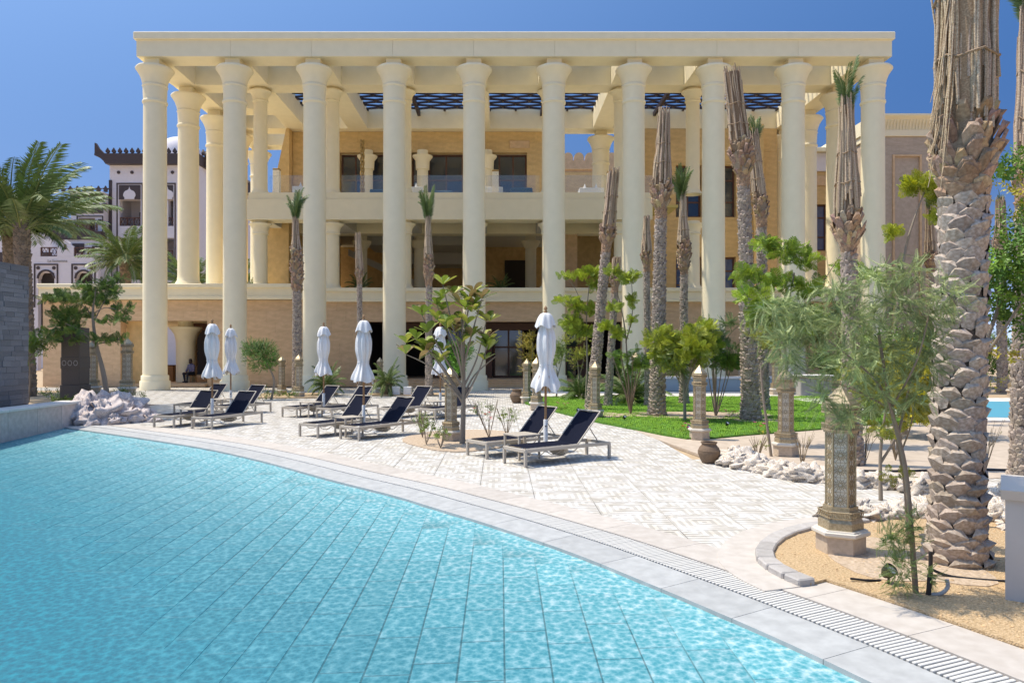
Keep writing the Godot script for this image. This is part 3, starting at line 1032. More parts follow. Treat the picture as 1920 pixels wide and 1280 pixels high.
	block("hall_side_wall", Vector3(5.0, 5.09, 50.0), Vector3(8.6, 9.9, 50.5), M.ochre_stone, T)
	var rb := Mesher.new()
	rb.prism(PackedVector2Array([Vector2(-10.6, 9.0), Vector2(-10.6, 8.55), Vector2(-3.5, 5.2), Vector2(-3.5, 5.7)]), -52.0, -52.6)
	part("stair_parapet", rb, M.soffit_white, T)
	for x in [-9.1, -5.3, -1.6, 2.0]:
		var c := group_part("hall_column", T, Vector3(x, 0, -49.0))
		var pb := Mesher.new()
		pb.lathe([Vector2(0.36, 5.09), Vector2(0.36, 8.6), Vector2(0.45, 8.7), Vector2(0.62, 9.0), Vector2(0.62, 9.1), Vector2(0.35, 9.1), Vector2(0.35, 9.95)], 20)
		part("shaft", pb, M.cream_paint, c)

	# upper wall behind the balcony, with glazed doors and short columns
	var up := [[-10.48, 10.4, -7.64, 14.84], [-5.8, 10.4, -2.45, 14.84], [-0.95, 10.4, 1.74, 14.84]]
	wall_with_holes("upper_wall", -13.54, 2.81, 10.4, 16.2, 48.72, 0.5, M.ochre_stone, T, up)
	stone_courses("upper_facing_stone", -13.54, 2.81, 10.4, 16.19, 48.70, 1.7, 0.72, M.ochre_stone, T, up)
	for w in up: window_in(T, w[0], w[2], 10.41, 14.83, 49.25, 3, [0.62], M.dark_glass)
	var bw := Mesher.new()
	bw.prism(PackedVector2Array([Vector2(-15.0, 10.4), Vector2(-13.56, 10.4), Vector2(-13.56, 16.19), Vector2(-13.75, 16.19)]), -47.9, -49.6)
	part("battered_wall", bw, M.ochre_stone, T)
	block("wall_plaque", Vector3(0.6, 15.1, 48.60), Vector3(1.9, 15.6, 48.66), M.tan_stone, T, 0.02)
	for x in [-8.61, -5.03, -0.87]:
		var c := group_part("short_column", T, Vector3(x, 0, -48.3))
		var pb := Mesher.new()
		pb.lathe([Vector2(0.40, 10.4), Vector2(0.37, 10.6), Vector2(0.36, 13.6), Vector2(0.44, 13.63), Vector2(0.44, 13.72), Vector2(0.46, 14.2), Vector2(0.64, 14.42), Vector2(0.66, 14.5), Vector2(0.36, 14.52), Vector2(0.36, 14.86)], 20)
		part("shaft", pb, M.cream_paint, c)
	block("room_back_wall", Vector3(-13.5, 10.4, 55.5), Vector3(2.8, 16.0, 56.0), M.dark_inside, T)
	block("room_roof", Vector3(-13.5, 16.0, 49.3), Vector3(2.8, 16.2, 56.0), M.cream_paint, T)
	# glass balustrade between the slender columns
	for k in range(1, 7):
		var o := block("glass_balustrade", Vector3(xs[k] + 0.5, 10.47, 40.72), Vector3(xs[k + 1] - 0.5, 11.5, 40.735), M.clear_glass, T)

	# right block: stone wall with wood windows
	var rh := [[11.3, 10.5, 12.95, 13.85], [13.5, 10.5, 15.15, 13.85], [11.3, 5.4, 12.95, 7.95], [13.5, 4.8, 15.15, 7.95]]
	wall_with_holes("side_wall", 8.9, 17.8, 4.8, 16.2, 48.02, 0.5, M.ochre_stone, T, rh)
	stone_courses("side_facing_stone", 8.9, 17.8, 5.1, 16.19, 48.0, 1.75, 0.74, M.ochre_stone, T, rh)
	for w in rh: window_in(T, w[0], w[2], w[1], w[3], 48.3, 2, [0.3, 0.72], M.dark_glass if w[1] > 8.0 else M.blue_glass)
	block("side_wall_back", Vector3(9.0, 4.8, 50.5), Vector3(17.7, 16.1, 50.9), M.dark_inside, T)
	block("side_wall_return", Vector3(8.3, 4.8, 46.4), Vector3(8.88, 16.18, 50.5), M.cream_paint, T)
	block("side_pier", Vector3(16.0, 5.09, 47.0), Vector3(16.6, 16.2, 47.98), M.ochre_stone, T)

func neighbours() -> void:
	# stone wing with a cavetto cornice, right of the pavilion
	var W := thing("stone_wing", "brown stone pylon wing with a ribbed cream cornice beside the pavilion's right end", "building")
	block("wing_wall", Vector3(24.0, 0, 48.0), Vector3(30.0, 15.66, 60.0), M.pylon_stone, W)
	for q in [[24.0, 25.2], [27.05, 30.0]]: stone_courses("facing_stone", q[0], q[1], 0.0, 14.5, 47.97, 1.3, 0.8, M.pylon_stone, W)
	stone_courses("facing_stone", 24.0, 30.0, 14.5, 15.66, 47.97, 1.6, 0.58, M.pylon_stone, W)
	block("panel_edge", Vector3(25.2, 0.0, 47.85), Vector3(25.32, 14.5, 48.0), M.tan_stone, W)
	block("panel_edge", Vector3(26.93, 0.0, 47.85), Vector3(27.05, 14.5, 48.0), M.tan_stone, W)
	block("panel_edge", Vector3(25.32, 14.38, 47.85), Vector3(26.93, 14.5, 48.0), M.tan_stone, W)
	block("cornice_band", Vector3(23.9, 15.67, 47.85), Vector3(30.1, 16.08, 60.0), M.cream_paint, W, 0.02)
	var cv := Mesher.new()
	cv.prism(PackedVector2Array([Vector2(47.9, 16.09), Vector2(47.85, 16.4), Vector2(47.7, 16.7), Vector2(47.45, 16.88), Vector2(47.45, 17.0), Vector2(60.0, 17.0), Vector2(60.0, 16.09)]), 23.8, 30.2, Transform3D(Basis(Vector3(0, 0, -1), Vector3.UP, Vector3(1, 0, 0)), Vector3.ZERO))
	part("cavetto_cornice", cv, M.cream_paint, W)
	var rbm := one(Vector3(0.06, 0.62, 0.05), M.cream_paint, 0.01)
	for k in 30:
		var o := obj("cornice_rib", rbm, W)
		o.position = Vector3(24.0 + k * 0.205, 16.4, -47.78)
		o.rotation.x = 0.3
	var L := thing("window_wing", "low cream-topped wing with blue wood windows seen between the last two columns", "building")
	wall_with_holes("wing_wall", 18.8, 26.0, 0.0, 14.6, 53.0, 0.5, M.ochre_stone, L, [[21.75, 9.0, 23.2, 12.3]])
	window_in(L, 21.75, 23.2, 9.0, 12.3, 53.2, 2, [0.3, 0.72], M.blue_glass)
	stone_courses("facing_stone", 18.8, 24.0, 6.0, 14.6, 52.97, 1.6, 0.8, M.ochre_stone, L, [[21.75, 9.0, 23.2, 12.3]])
	block("relief_panel", Vector3(21.7, 13.6, 52.86), Vector3(24.0, 14.3, 52.93), M.tan_stone, L, 0.02)
	block("cornice_band", Vector3(18.7, 14.61, 52.8), Vector3(26.1, 15.9, 60.0), M.white_plaster, L, 0.02)
	block("cornice_top", Vector3(18.6, 15.91, 52.4), Vector3(26.2, 16.2, 60.0), M.cream_paint, L, 0.02)
	# crenellated wing far behind the gap
	var C := thing("crenellated_wing", "tan stone wing with rounded battlements seen through the gap behind the balcony", "building")
	block("wing_wall", Vector3(2.5, 0, 64.0), Vector3(12.0, 18.2, 70.0), M.tan_stone, C)
	block("string_course", Vector3(2.5, 17.4, 63.85), Vector3(12.0, 17.6, 63.99), M.tan_stone, C)
	stone_courses("facing_stone", 4.0, 11.0, 11.0, 17.2, 63.97, 1.9, 0.8, M.ochre_stone, C)
	block("wing_opening", Vector3(4.5, 11.0, 63.9), Vector3(8.6, 13.2, 63.93), M.dark_inside, C)
	var mer := Mesher.new()
	var ps := PackedVector2Array()
	for k in 9: ps.append(Vector2(cos(PI * k / 8.0) * 0.42, 0.25 + sin(PI * k / 8.0) * 0.45))
	ps.append_array([Vector2(-0.42, 0), Vector2(0.42, 0)])
	mer.prism(ps, -0.2, 0.2)
	var mm := mer.commit(M.tan_stone)
	for k in 10:
		var o := obj("merlon", mm, C)
		o.position = Vector3(3.0 + k * 0.94, 18.2, -64.25)
	moorish()

func ogee(w: float, h: float, steps := 8) -> PackedVector2Array:   # pointed ogee arch outline standing on y = 0, width 2w
	var p := PackedVector2Array([Vector2(-w * 0.8, 0), Vector2(w * 0.8, 0), Vector2(w * 0.8, h * 0.12), Vector2(w, h * 0.28)])
	for k in steps:
		var a := PI * 0.5 * (k + 1) / (steps + 1)
		p.append(Vector2(w * cos(a * 0.85), h * (0.3 + 0.42 * sin(a))))
	p.append(Vector2(w * 0.12, h * 0.80))
	p.append(Vector2(0, h))
	p.append(Vector2(-w * 0.12, h * 0.80))
	for k in steps:
		var a := PI * 0.5 * (steps - k) / (steps + 1)
		p.append(Vector2(-w * cos(a * 0.85), h * (0.3 + 0.42 * sin(a))))
	p.append(Vector2(-w, h * 0.28))
	p.append(Vector2(-w * 0.8, h * 0.12))
	return p

func rail(parent: Node, x0: float, x1: float, y0: float, y1: float, d: float) -> void:   # crossed wooden balcony railing
	var b := Mesher.new()
	b.span(Vector3(x0, y1 - 0.09, -d), Vector3(x1, y1, -d - 0.12))
	b.span(Vector3(x0, y0, -d), Vector3(x1, y0 + 0.09, -d - 0.12))
	var n := maxi(1, int(round((x1 - x0) / 0.75)))
	for k in n + 1:
		var x := lerpf(x0 + 0.05, x1 - 0.05, float(k) / n)
		b.span(Vector3(x - 0.05, y0 + 0.09, -d - 0.005), Vector3(x + 0.05, y1 - 0.09, -d - 0.115))
	var m := maxi(2, int(round((x1 - x0) / 0.3)))
	for k in m:
		for sg in [-1.0, 1.0]:
			var xa := lerpf(x0, x1, (k + 0.5) / m)
			var e := Vector3(0.3 * sg, y1 - y0 - 0.18, 0).normalized()
			b.box(Vector3(xa, (y0 + y1) * 0.5, -d - 0.06 - 0.01 * sg), Vector3(0.035, Vector2(0.3, y1 - y0 - 0.18).length(), 0.02), Basis(e.cross(Vector3.BACK), e, Vector3.BACK))
	part("balcony_rail", b, M.wood, parent)

func outline(called: String, x0: float, x1: float, y0: float, y1: float, d: float, t: float, m: Material, parent: Node) -> void:
	var b := Mesher.new()
	b.span(Vector3(x0, y0, -d), Vector3(x0 + t, y1, -d - 0.06))
	b.span(Vector3(x1 - t, y0, -d), Vector3(x1, y1, -d - 0.06))
	b.span(Vector3(x0 + t, y1 - t, -d), Vector3(x1 - t, y1, -d - 0.06))
	part(called, b, m, parent)

func moorish() -> void:
	var B := thing("moorish_hotel", "white and brown Moorish hotel block with a pale dome and spade-shaped battlements", "building")
	var d := 75.0
	var hl := [[-38.30, 14.4, -36.16, 17.05], [-33.4, 14.4, -32.85, 17.05], [-38.3, 9.0, -36.16, 13.2], [-34.0, 9.0, -32.8, 13.2]]
	wall_with_holes("main_wall", -39.27, -30.32, 0, 20.5, d, 0.7, M.white_plaster, B, hl)
	block("room_back", Vector3(-39.2, 8.0, 78.0), Vector3(-30.4, 20.4, 78.3), M.white_plaster, B)
	block("side_wall", Vector3(-31.0, 0, 75.71), Vector3(-30.32, 20.5, 92.0), M.white_plaster, B)
	block("side_wall", Vector3(-39.27, 0, 75.71), Vector3(-38.6, 20.5, 92.0), M.white_plaster, B)
	for y in [8.0, 13.3, 17.6]: block("storey_floor", Vector3(-38.6, y, 75.71), Vector3(-31.0, y + 0.3, 78.0), M.white_plaster, B)
	block("corner_stripe", Vector3(-39.32, 8.0, 74.9), Vector3(-39.03, 19.0, 75.6), M.brown_trim, B)
	var pf := PackedVector2Array([Vector2(-39.4, 20.5), Vector2(-39.6, 20.8), Vector2(-40.0, 21.15), Vector2(-40.5, 21.35), Vector2(-40.5, 21.55), Vector2(-30.1, 21.55), Vector2(-30.2, 20.5)])
	var cb := Mesher.new()
	cb.prism(pf, -74.4, -76.0)
	part("brown_cornice", cb, M.brown_trim, B)
	block("side_cornice", Vector3(-30.9, 20.5, 76.0), Vector3(-29.9, 21.55, 92.0), M.brown_trim, B)
	block("roof_slab", Vector3(-39.3, 20.5, 76.0), Vector3(-30.91, 21.5, 92.0), M.white_plaster, B)
	var hb := Mesher.new()
	hb.prism(PackedVector2Array([Vector2(-40.5, 21.55), Vector2(-39.55, 21.55), Vector2(-39.75, 21.75), Vector2(-40.1, 22.1), Vector2(-40.4, 22.6), Vector2(-40.5, 22.6)]), -74.45, -74.8)
	part("corner_horn", hb, M.brown_trim, B)
	var sp := Mesher.new()
	sp.prism(PackedVector2Array([Vector2(-0.07, 0), Vector2(0.07, 0), Vector2(0.06, 0.08), Vector2(0.16, 0.12), Vector2(0.2, 0.22), Vector2(0.17, 0.34), Vector2(0.06, 0.48), Vector2(0, 0.6), Vector2(-0.06, 0.48), Vector2(-0.17, 0.34), Vector2(-0.2, 0.22), Vector2(-0.16, 0.12), Vector2(-0.06, 0.08)]), -0.1, 0.1)
	var spade := sp.commit(M.brown_trim)
	for k in 15:
		var o := obj("battlement", spade, B)
		o.position = Vector3(-39.25 + k * 0.61, 21.55, -74.6)
	for k in 24:
		var o := obj("battlement", spade, B)
		o.position = Vector3(-30.0, 21.55, -75.3 - k * 0.65)
		o.rotation.y = PI / 2
	var db := Mesher.new()
	var prof := []
	for k in 13: prof.append(Vector2(cos(PI * 0.5 * k / 12.0) * 2.35, 22.5 + sin(PI * 0.5 * k / 12.0) * 2.2))
	db.lathe([Vector2(2.35, 20.4), Vector2(2.35, 22.5)], 36, Vector3(-34.4, 0, -80))
	db.lathe(prof, 36, Vector3(-34.4, 0, -80))
	part("dome", db, M.white_plaster, B)
	var rd := Mesher.new()
	rd.lathe([Vector2(0.17, 0), Vector2(0.17, 0.05), Vector2(0, 0.05)], 14, Vector3.ZERO, rot(PI / 2, 0, 0))
	var rdm := rd.commit(M.brown_trim)
	for x in [-38.36, -37.02, -35.6, -34.3, -32.95, -31.6]:
		var o := obj("round_boss", rdm, B)
		o.position = Vector3(x, 19.78, -74.99)
	for q in [[-38.57, -35.9], [-34.2, -32.62]]:
		outline("brown_frame", q[0], q[1], 8.0, 18.72, 74.93, 0.12, M.brown_trim, B)
		var x0: float = q[0] + 0.27
		var x1: float = q[1] - 0.27
		block("spandrel", Vector3(x0, 17.06, 74.92), Vector3(x1, 18.5, 74.985), M.brown_trim, B)
		var ob := Mesher.new()
		ob.prism(ogee(0.62, 1.25), 0.0, 0.05, Transform3D(Basis(), Vector3((x0 + x1) * 0.5, 17.07, -74.91)))
		part("ogee_arch", ob, M.white_plaster, B)
		rail(B, x0, x1, 14.4, 15.3, 75.1)
		rail(B, x0, x1, 11.1, 11.95, 74.85)
		block("balcony_door", Vector3((x0 + x1) * 0.5 - 0.45, 13.6, 77.9), Vector3(x1, 16.3, 77.99), M.dark_inside, B)
		block("balcony_door", Vector3(x0 + 0.3, 8.3, 77.9), Vector3(x1 - 0.3, 12.6, 77.99), M.dark_inside, B)
	for q in [[9.4, 78.0, 18.0], [14.2, 78.0, 17.3], [11.8, 84.0, 13.3]]:
		block("side_window", Vector3(-30.31, q[0], q[1]), Vector3(-30.22, q[0] + 1.4, q[1] + 0.7), M.brown_trim, B)
	block("side_window", Vector3(-30.31, 15.6, 78.0), Vector3(-30.22, 17.6, 78.6), M.brown_trim, B)

	# stepped lower wing, left
	var V := thing("moorish_wing", "lower white and brown hotel wing with star battlements, a railed balcony and two arched doors", "building")
	block("upper_wall", Vector3(-42.6, 0, 74.0), Vector3(-39.36, 17.6, 90.0), M.white_plaster, V)
	block("roof_line", Vector3(-42.7, 17.42, 73.85), Vector3(-39.36, 17.62, 73.99), M.white_plaster, V)
	block("brown_band", Vector3(-42.65, 16.8, 73.9), Vector3(-39.36, 17.38, 73.98), M.brown_trim, V)
	for k in 4: block("square_inset", Vector3(-41.5 + k * 0.75 - 0.25, 16.05, 73.93), Vector3(-41.5 + k * 0.75 + 0.27, 16.45, 73.99), M.brown_trim, V)
	block("brown_band", Vector3(-42.2, 15.5, 73.9), Vector3(-39.36, 15.98, 73.98), M.brown_trim, V)
	outline("brown_frame", -42.0, -39.37, 13.6, 15.25, 73.92, 0.1, M.brown_trim, V)
	block("balcony_recess", Vector3(-41.8, 13.6, 73.93), Vector3(-40.2, 15.0, 73.985), M.brown_rock, V)
	block("balcony_door", Vector3(-40.65, 13.6, 73.87), Vector3(-40.25, 14.85, 73.925), M.dark_inside, V)
	block("square_window", Vector3(-39.85, 14.35, 73.92), Vector3(-39.55, 14.9, 73.985), M.brown_trim, V)
	rail(V, -43.0, -39.4, 13.6, 14.45, 72.9)
	block("middle_wall", Vector3(-43.85, 0, 73.0), Vector3(-38.6, 12.72, 73.98), M.white_plaster, V)
	block("brown_band", Vector3(-43.9, 12.73, 72.85), Vector3(-39.0, 13.55, 73.98), M.brown_trim, V)
	block("opening", Vector3(-43.1, 11.4, 72.9), Vector3(-40.7, 12.35, 72.985), M.brown_trim, V)
	block("opening_dark", Vector3(-42.6, 11.4, 72.85), Vector3(-41.2, 12.1, 72.895), M.dark_inside, V)
	block("opening", Vector3(-39.9, 11.4, 72.9), Vector3(-38.9, 12.1, 72.985), M.dark_inside, V)
	var hl2 := [[-44.0, 0, -42.45, 9.3], [-40.5, 0, -38.8, 9.3]]
	wall_with_holes("front_wall", -45.6, -38.3, 0, 10.85, 71.0, 0.5, M.white_plaster, V, hl2)
	for q in [[-43.8, -42.2], [-40.6, -38.6]]: rail(V, q[0], q[1], 10.86, 11.75, 71.1)
	for q in [[-45.6, -43.8], [-42.19, -40.61], [-38.59, -38.2]]: block("parapet", Vector3(q[0], 10.86, 71.0), Vector3(q[1], 11.7, 71.4), M.white_plaster, V)
	var gb := Mesher.new()
	gb.prism(PackedVector2Array([Vector2(-0.75, 0), Vector2(0.75, 0), Vector2(0.72, 0.12), Vector2(0.5, 0.2), Vector2(0.42, 0.42), Vector2(0.2, 0.55), Vector2(0.08, 0.75), Vector2(-0.08, 0.75), Vector2(-0.2, 0.55), Vector2(-0.42, 0.42), Vector2(-0.5, 0.2), Vector2(-0.72, 0.12)]), -0.15, 0.15, Transform3D(Basis(), Vector3(-41.4, 11.7, -71.2)))
	part("gable", gb, M.white_plaster, V)
	block("gable_slit", Vector3(-41.5, 11.5, 70.94), Vector3(-41.3, 12.0, 70.99), M.brown_trim, V)
	for x in [-43.22, -39.65]:
		outline("brown_frame", x - 1.15, x + 1.15, 6.0, 10.15, 70.93, 0.13, M.brown_trim, V)
		var ar := Mesher.new()
		for k in 12:
			var a0 := PI * k / 12.0
			var a1 := PI * (k + 1) / 12.0
			for e in [[0.85, 0.69]]:
				ar.prism(PackedVector2Array([Vector2(cos(a0) * e[0], sin(a0) * e[0]), Vector2(cos(a1) * e[0], sin(a1) * e[0]), Vector2(cos(a1) * e[1], sin(a1) * e[1]), Vector2(cos(a0) * e[1], sin(a0) * e[1])]), 0.0, 0.1, Transform3D(Basis(), Vector3(x, 8.75, -70.99)))
		part("arch_ring", ar, M.brown_trim, V)
		var fill := Mesher.new()   # wall above the arch inside the hole, and the dark hall behind
		var ps := PackedVector2Array([Vector2(0.86, 0.56), Vector2(-0.86, 0.56), Vector2(-0.86, 0.0), Vector2(-0.69, 0.0)])
		for k in 11: ps.append(Vector2(cos(PI * (11 - k) / 12.0) * 0.69, sin(PI * (11 - k) / 12.0) * 0.69))
		ps.append_array([Vector2(0.69, 0), Vector2(0.86, 0)])
		fill.prism(ps, 0.0, -0.45, Transform3D(Basis(), Vector3(x, 8.75, -71.02)))
		part("arch_head", fill, M.white_plaster, V)
		block("arch_dark", Vector3(x - 0.85, 4.0, 71.6), Vector3(x + 0.85, 9.4, 71.7), M.dark_inside, V)
		for sx in [-1.0, 1.0]:
			var o := obj("round_boss", rdm, V)
			o.position = Vector3(x + sx * 0.75, 9.75, -70.99)
	var tm := TextMesh.new()   # faint script lettering over the left arch
	var sf := SystemFont.new()
	sf.font_names = PackedStringArray(["Droid Serif"])
	sf.font_italic = true
	tm.font = sf
	tm.text = "La Samanna"
	tm.font_size = 24
	tm.pixel_size = 0.0135
	tm.depth = 0.03
	tm.material = M.grey_block
	var lt := obj("lettering", tm, V)
	lt.position = Vector3(-42.15, 10.42, -70.97)
	var star := Mesher.new()
	star.prism(PackedVector2Array([Vector2(-0.06, 0), Vector2(0.06, 0), Vector2(0.2, 0.05), Vector2(0.14, 0.2), Vector2(0.34, 0.36), Vector2(0.12, 0.4), Vector2(0, 0.62), Vector2(-0.12, 0.4), Vector2(-0.34, 0.36), Vector2(-0.14, 0.2), Vector2(-0.2, 0.05)]), -0.1, 0.1)
	var stm := star.commit(M.brown_trim)
	for k in 8:
		var o := obj("battlement", stm, V)
		o.position = Vector3(-44.1 + k * 0.7, 17.62, -74.1)
	block("rear_wall", Vector3(-60.0, 0, 80.0), Vector3(-42.7, 16.0, 92.0), M.white_plaster, V)
	for q in [[14.6, 15.2], [11.0, 12.4]]: block("brown_band", Vector3(-60.0, q[0], 79.9), Vector3(-42.7, q[1], 79.98), M.brown_trim, V)

func rock_mesh(seed_no: int, squash := 0.75) -> ArrayMesh:
	var f := FastNoiseLite.new()
	f.seed = seed_no
	f.frequency = 0.9
	f.fractal_octaves = 3
	var b := Mesher.new()
	var nu := 24
	var nv := 15
	var pt := func(i: int, j: int) -> Vector3:
		var a := TAU * (i % nu) / nu
		var t := PI * j / nv
		var p := Vector3(sin(t) * cos(a), cos(t), sin(t) * sin(a))
		var k := 1.0 + 0.55 * f.get_noise_3dv(p * 1.3) + 0.42 * (0.5 - absf(f.get_noise_3dv(p * 2.4 + Vector3(7, 0, 0))) * 2.2) + 0.12 * f.get_noise_3dv(p * 5.5 + Vector3(0, 0, 3)) - 0.34 * maxf(0.0, f.get_noise_3dv(p * 2.1 + Vector3(0, 9, 0)))
		p *= k
		p.y *= squash
		return p
	for i in nu:
		for j in nv:
			var p: Vector3 = pt.call(i, j)
			var q: Vector3 = pt.call(i + 1, j)
			var r: Vector3 = pt.call(i + 1, j + 1)
			var s: Vector3 = pt.call(i, j + 1)
			var o := p + q + r + s
			var e := 0.03
			var nn := []
			for c in [[i, j], [i + 1, j], [i + 1, j + 1], [i, j + 1]]:
				var u: Vector3 = pt.call(posmod(c[0] + 1, nu), c[1]) - pt.call(posmod(c[0] - 1, nu), c[1])
				var w: Vector3 = pt.call(posmod(c[0], nu), mini(c[1] + 1, nv)) - pt.call(posmod(c[0], nu), maxi(c[1] - 1, 0))
				var m := u.cross(w)
				m = m.normalized() if m.length() > 1e-6 else o.normalized()
				if m.dot(o) < 0: m = -m
				nn.append(m)
			if j > 0: b.tri(p, q, r, nn[0], nn[1], nn[2])
			if j < nv - 1: b.tri(p, r, s, nn[0], nn[2], nn[3])
	return b.commit(M.white_rock)

var rocks := []

func rock_row(label: String, path: Array, size: float, called := "rock_border") -> void:   # a mortared border of boulders: one thing, each boulder a part
	var T := thing(called, label, "rock border", Vector3(path[0].x, 0, -path[0].y))
	for k in path.size() - 1:
		var a: Vector2 = path[k]
		var c: Vector2 = path[k + 1]
		var n := maxi(1, int(a.distance_to(c) / (size * 0.5)))
		for i in n:
			var p := a.lerp(c, (i + rr(0.2, 0.8)) / n)
			for lay in 4:
				var s = size * rr(0.38, 0.6) * [1.0, 0.66, 0.45, 0.4][lay]
				var o := obj("boulder", rocks[rng.randi() % rocks.size()], T)
				o.position = Vector3(p.x + rr(-0.35, 0.35) * size * minf(lay, 1.3) - path[0].x, s * (0.30 if lay == 0 else 0.2), -(p.y + rr(-0.4, 0.4) * size) + path[0].y)
				o.basis = rot(rr(-0.3, 0.3), rr(0, TAU), rr(-0.3, 0.3)).scaled(Vector3(s * rr(0.9, 1.35), s * rr(0.8, 1.1), s))

func bed(called: String, poly: Array, y: float, m: Material) -> void:
	var b := Mesher.new()
	b.slab(PackedVector2Array(poly), -0.04, y)
	part(called, b, m, null, "structure")

func ellipse(c: Vector2, rx: float, ry: float, wob := 0.08) -> Array:
	var out := []
	for k in 28:
		var a := TAU * k / 28
		var e := 1.0 + wob * sin(a * 3.0 + c.x) + wob * 0.6 * sin(a * 5.0 + c.y)
		out.append(c + Vector2(cos(a) * rx, sin(a) * ry) * e)
	return out

var lawn_poly: PackedVector2Array

func garden_beds() -> void:
	for k in 6: rocks.append(rock_mesh(70 + k))
	# sand bed at the near right corner, with its curved kerb
	var curve := curve_pts([Vector2(2.62, 6.30), Vector2(2.52, 6.65), Vector2(2.53, 7.05), Vector2(2.73, 7.50), Vector2(3.05, 7.92), Vector2(3.5, 8.27), Vector2(4.2, 8.55)], 5)
	var sand := []
	for k in range(edge.size() - 1, -1, -1):
		if edge[k].y < 6.2 and edge[k].y > -2.0: sand.append(edge[k] + edge_n[k] * 0.505)
	sand.append_array(curve)
	sand.append_array([Vector2(5.2, 8.8), Vector2(7.0, 8.6), Vector2(12, 8.0), Vector2(14, -2)])
	bed("sand_bed", sand, 0.03, M.sand)
	var kr := Node3D.new()
	kr.name = "bed_kerb"
	kr.set_meta("kind", "structure")
	add_child(kr)
	for k in curve.size() - 1:
		if k % 3 != 0 or k + 3 >= curve.size(): continue
		var kb := Mesher.new()
		kb.col = Color.WHITE * rr(0.8, 1.1)
		kb.col.a = 1
		var a: Vector2 = curve[k]
		var c: Vector2 = curve[k + 3]
		var m: Vector2 = (a + c) * 0.5
		var t := (c - a).normalized()
		kb.box(Vector3.ZERO, Vector3((c - a).length() - 0.006, 0.1, 0.17), Basis(), 0.012)
		var o := part("kerb_stone", kb, M.kerb_stone, kr)
		o.position = Vector3(m.x - t.y * 0.03, 0.018, -(m.y + t.x * 0.03))
		o.rotation.y = atan2(t.y, t.x)
	var bandp := []
	var back := []
	for k in curve.size():
		var t: Vector2 = (curve[mini(k + 1, curve.size() - 1)] - curve[maxi(k - 1, 0)]).normalized()
		bandp.append(curve[k] + Vector2(-t.y, t.x) * 0.08)
		back.push_front(curve[k] + Vector2(-t.y, t.x) * 0.46)
	bandp.append_array(back)
	bed("bed_surround", bandp, 0.011, M.coping)
	bed("dusty_patch", ellipse(Vector2(3.75, 6.95), 0.62, 0.75, 0.12), 0.036, M.pale_sand)
	# clods and pebbles on the sand
	var peb := []
	var pc := []
	for k in 2600:
		var p := Vector2(rr(2.6, 7.0), rr(3.2, 8.4))
		if not Geometry2D.is_point_in_polygon(p, PackedVector2Array(sand)): continue
		var s := rr(0.004, 0.014) * (2.0 if k % 29 == 0 else 1.0)
		peb.append(Transform3D(rot(rr(0, 6), rr(0, 6), 0).scaled(Vector3(s, s * 0.7, s)), Vector3(p.x, 0.031, -p.y)))
		pc.append(Color(0.62, 0.42, 0.22) * rr(0.7, 1.2))
	var pm := Mesher.new()
	pm.lathe([Vector2(0, -0.8), Vector2(0.9, -0.3), Vector2(1, 0.2), Vector2(0.6, 0.75), Vector2(0, 0.9)], 7)
	var gravel := many("sand_clods", pm.commit(M.petal), peb, pc, self)
	tag(gravel, "small clods of sand scattered over the near bed", "sand clods")
	# paths and lawns
	bed("garden_path", [Vector2(3.28, 18.9), Vector2(3.5, 16.4), Vector2(3.75, 14.4), Vector2(3.9, 13.4), Vector2(4.2, 12.45), Vector2(4.8, 11.6), Vector2(6.4, 11.3), Vector2(13, 12.6), Vector2(16, 21.5), Vector2(10, 20.6), Vector2(8, 19.3), Vector2(5.7, 18.0), Vector2(4.1, 17.2)], 0.012, M.tan_path)
	lawn_poly = PackedVector2Array([Vector2(0.5, 30.6), Vector2(0.95, 27.0), Vector2(1.85, 23.3), Vector2(2.64, 20.3), Vector2(3.23, 18.7), Vector2(3.75, 17.2), Vector2(4.12, 16.5), Vector2(4.76, 16.6), Vector2(5.67, 17.2), Vector2(7.98, 18.5), Vector2(9.9, 19.7), Vector2(13.0, 20.9), Vector2(17.0, 28.0), Vector2(14, 31.3), Vector2(8, 31.0), Vector2(3, 31.2)])
	bed("lawn", Array(lawn_poly), 0.045, M.lawn)
	bed("far_path", [Vector2(0.6, 31.5), Vector2(16, 31.9), Vector2(22, 34.5), Vector2(14, 35.2), Vector2(1.0, 35.2)], 0.01, M.tile_white)
	var strip := PackedVector2Array([Vector2(3.0, 35.6), Vector2(13.5, 35.6), Vector2(13.5, 38.2), Vector2(3.4, 38.2)])
	bed("far_lawn", Array(strip), 0.04, M.lawn)
	bed("bare_soil", ellipse(Vector2(5.9, 22.3), 2.3, 1.15), 0.055, M.pale_sand)
	bed("bare_soil", ellipse(Vector2(7.15, 20.6), 0.75, 0.45), 0.054, M.pale_sand)
	bed("bare_soil", ellipse(Vector2(3.0, 22.3), 0.75, 0.9), 0.056, M.pale_sand)
	bed("tree_bed", ellipse(Vector2(-0.85, 16.6), 1.25, 2.0, 0.05), 0.02, M.pale_sand)
	bed("facade_bed", [Vector2(-6.0, 31.9), Vector2(-2.4, 31.9), Vector2(-2.3, 33.4), Vector2(-6.2, 33.4)], 0.06, M.earth)
	bed("facade_bed", [Vector2(-10.4, 30.4), Vector2(-7.4, 30.4), Vector2(-7.3, 33.6), Vector2(-10.6, 33.6)], 0.05, M.earth)
	# grass blades
	var gb := Mesher.new()
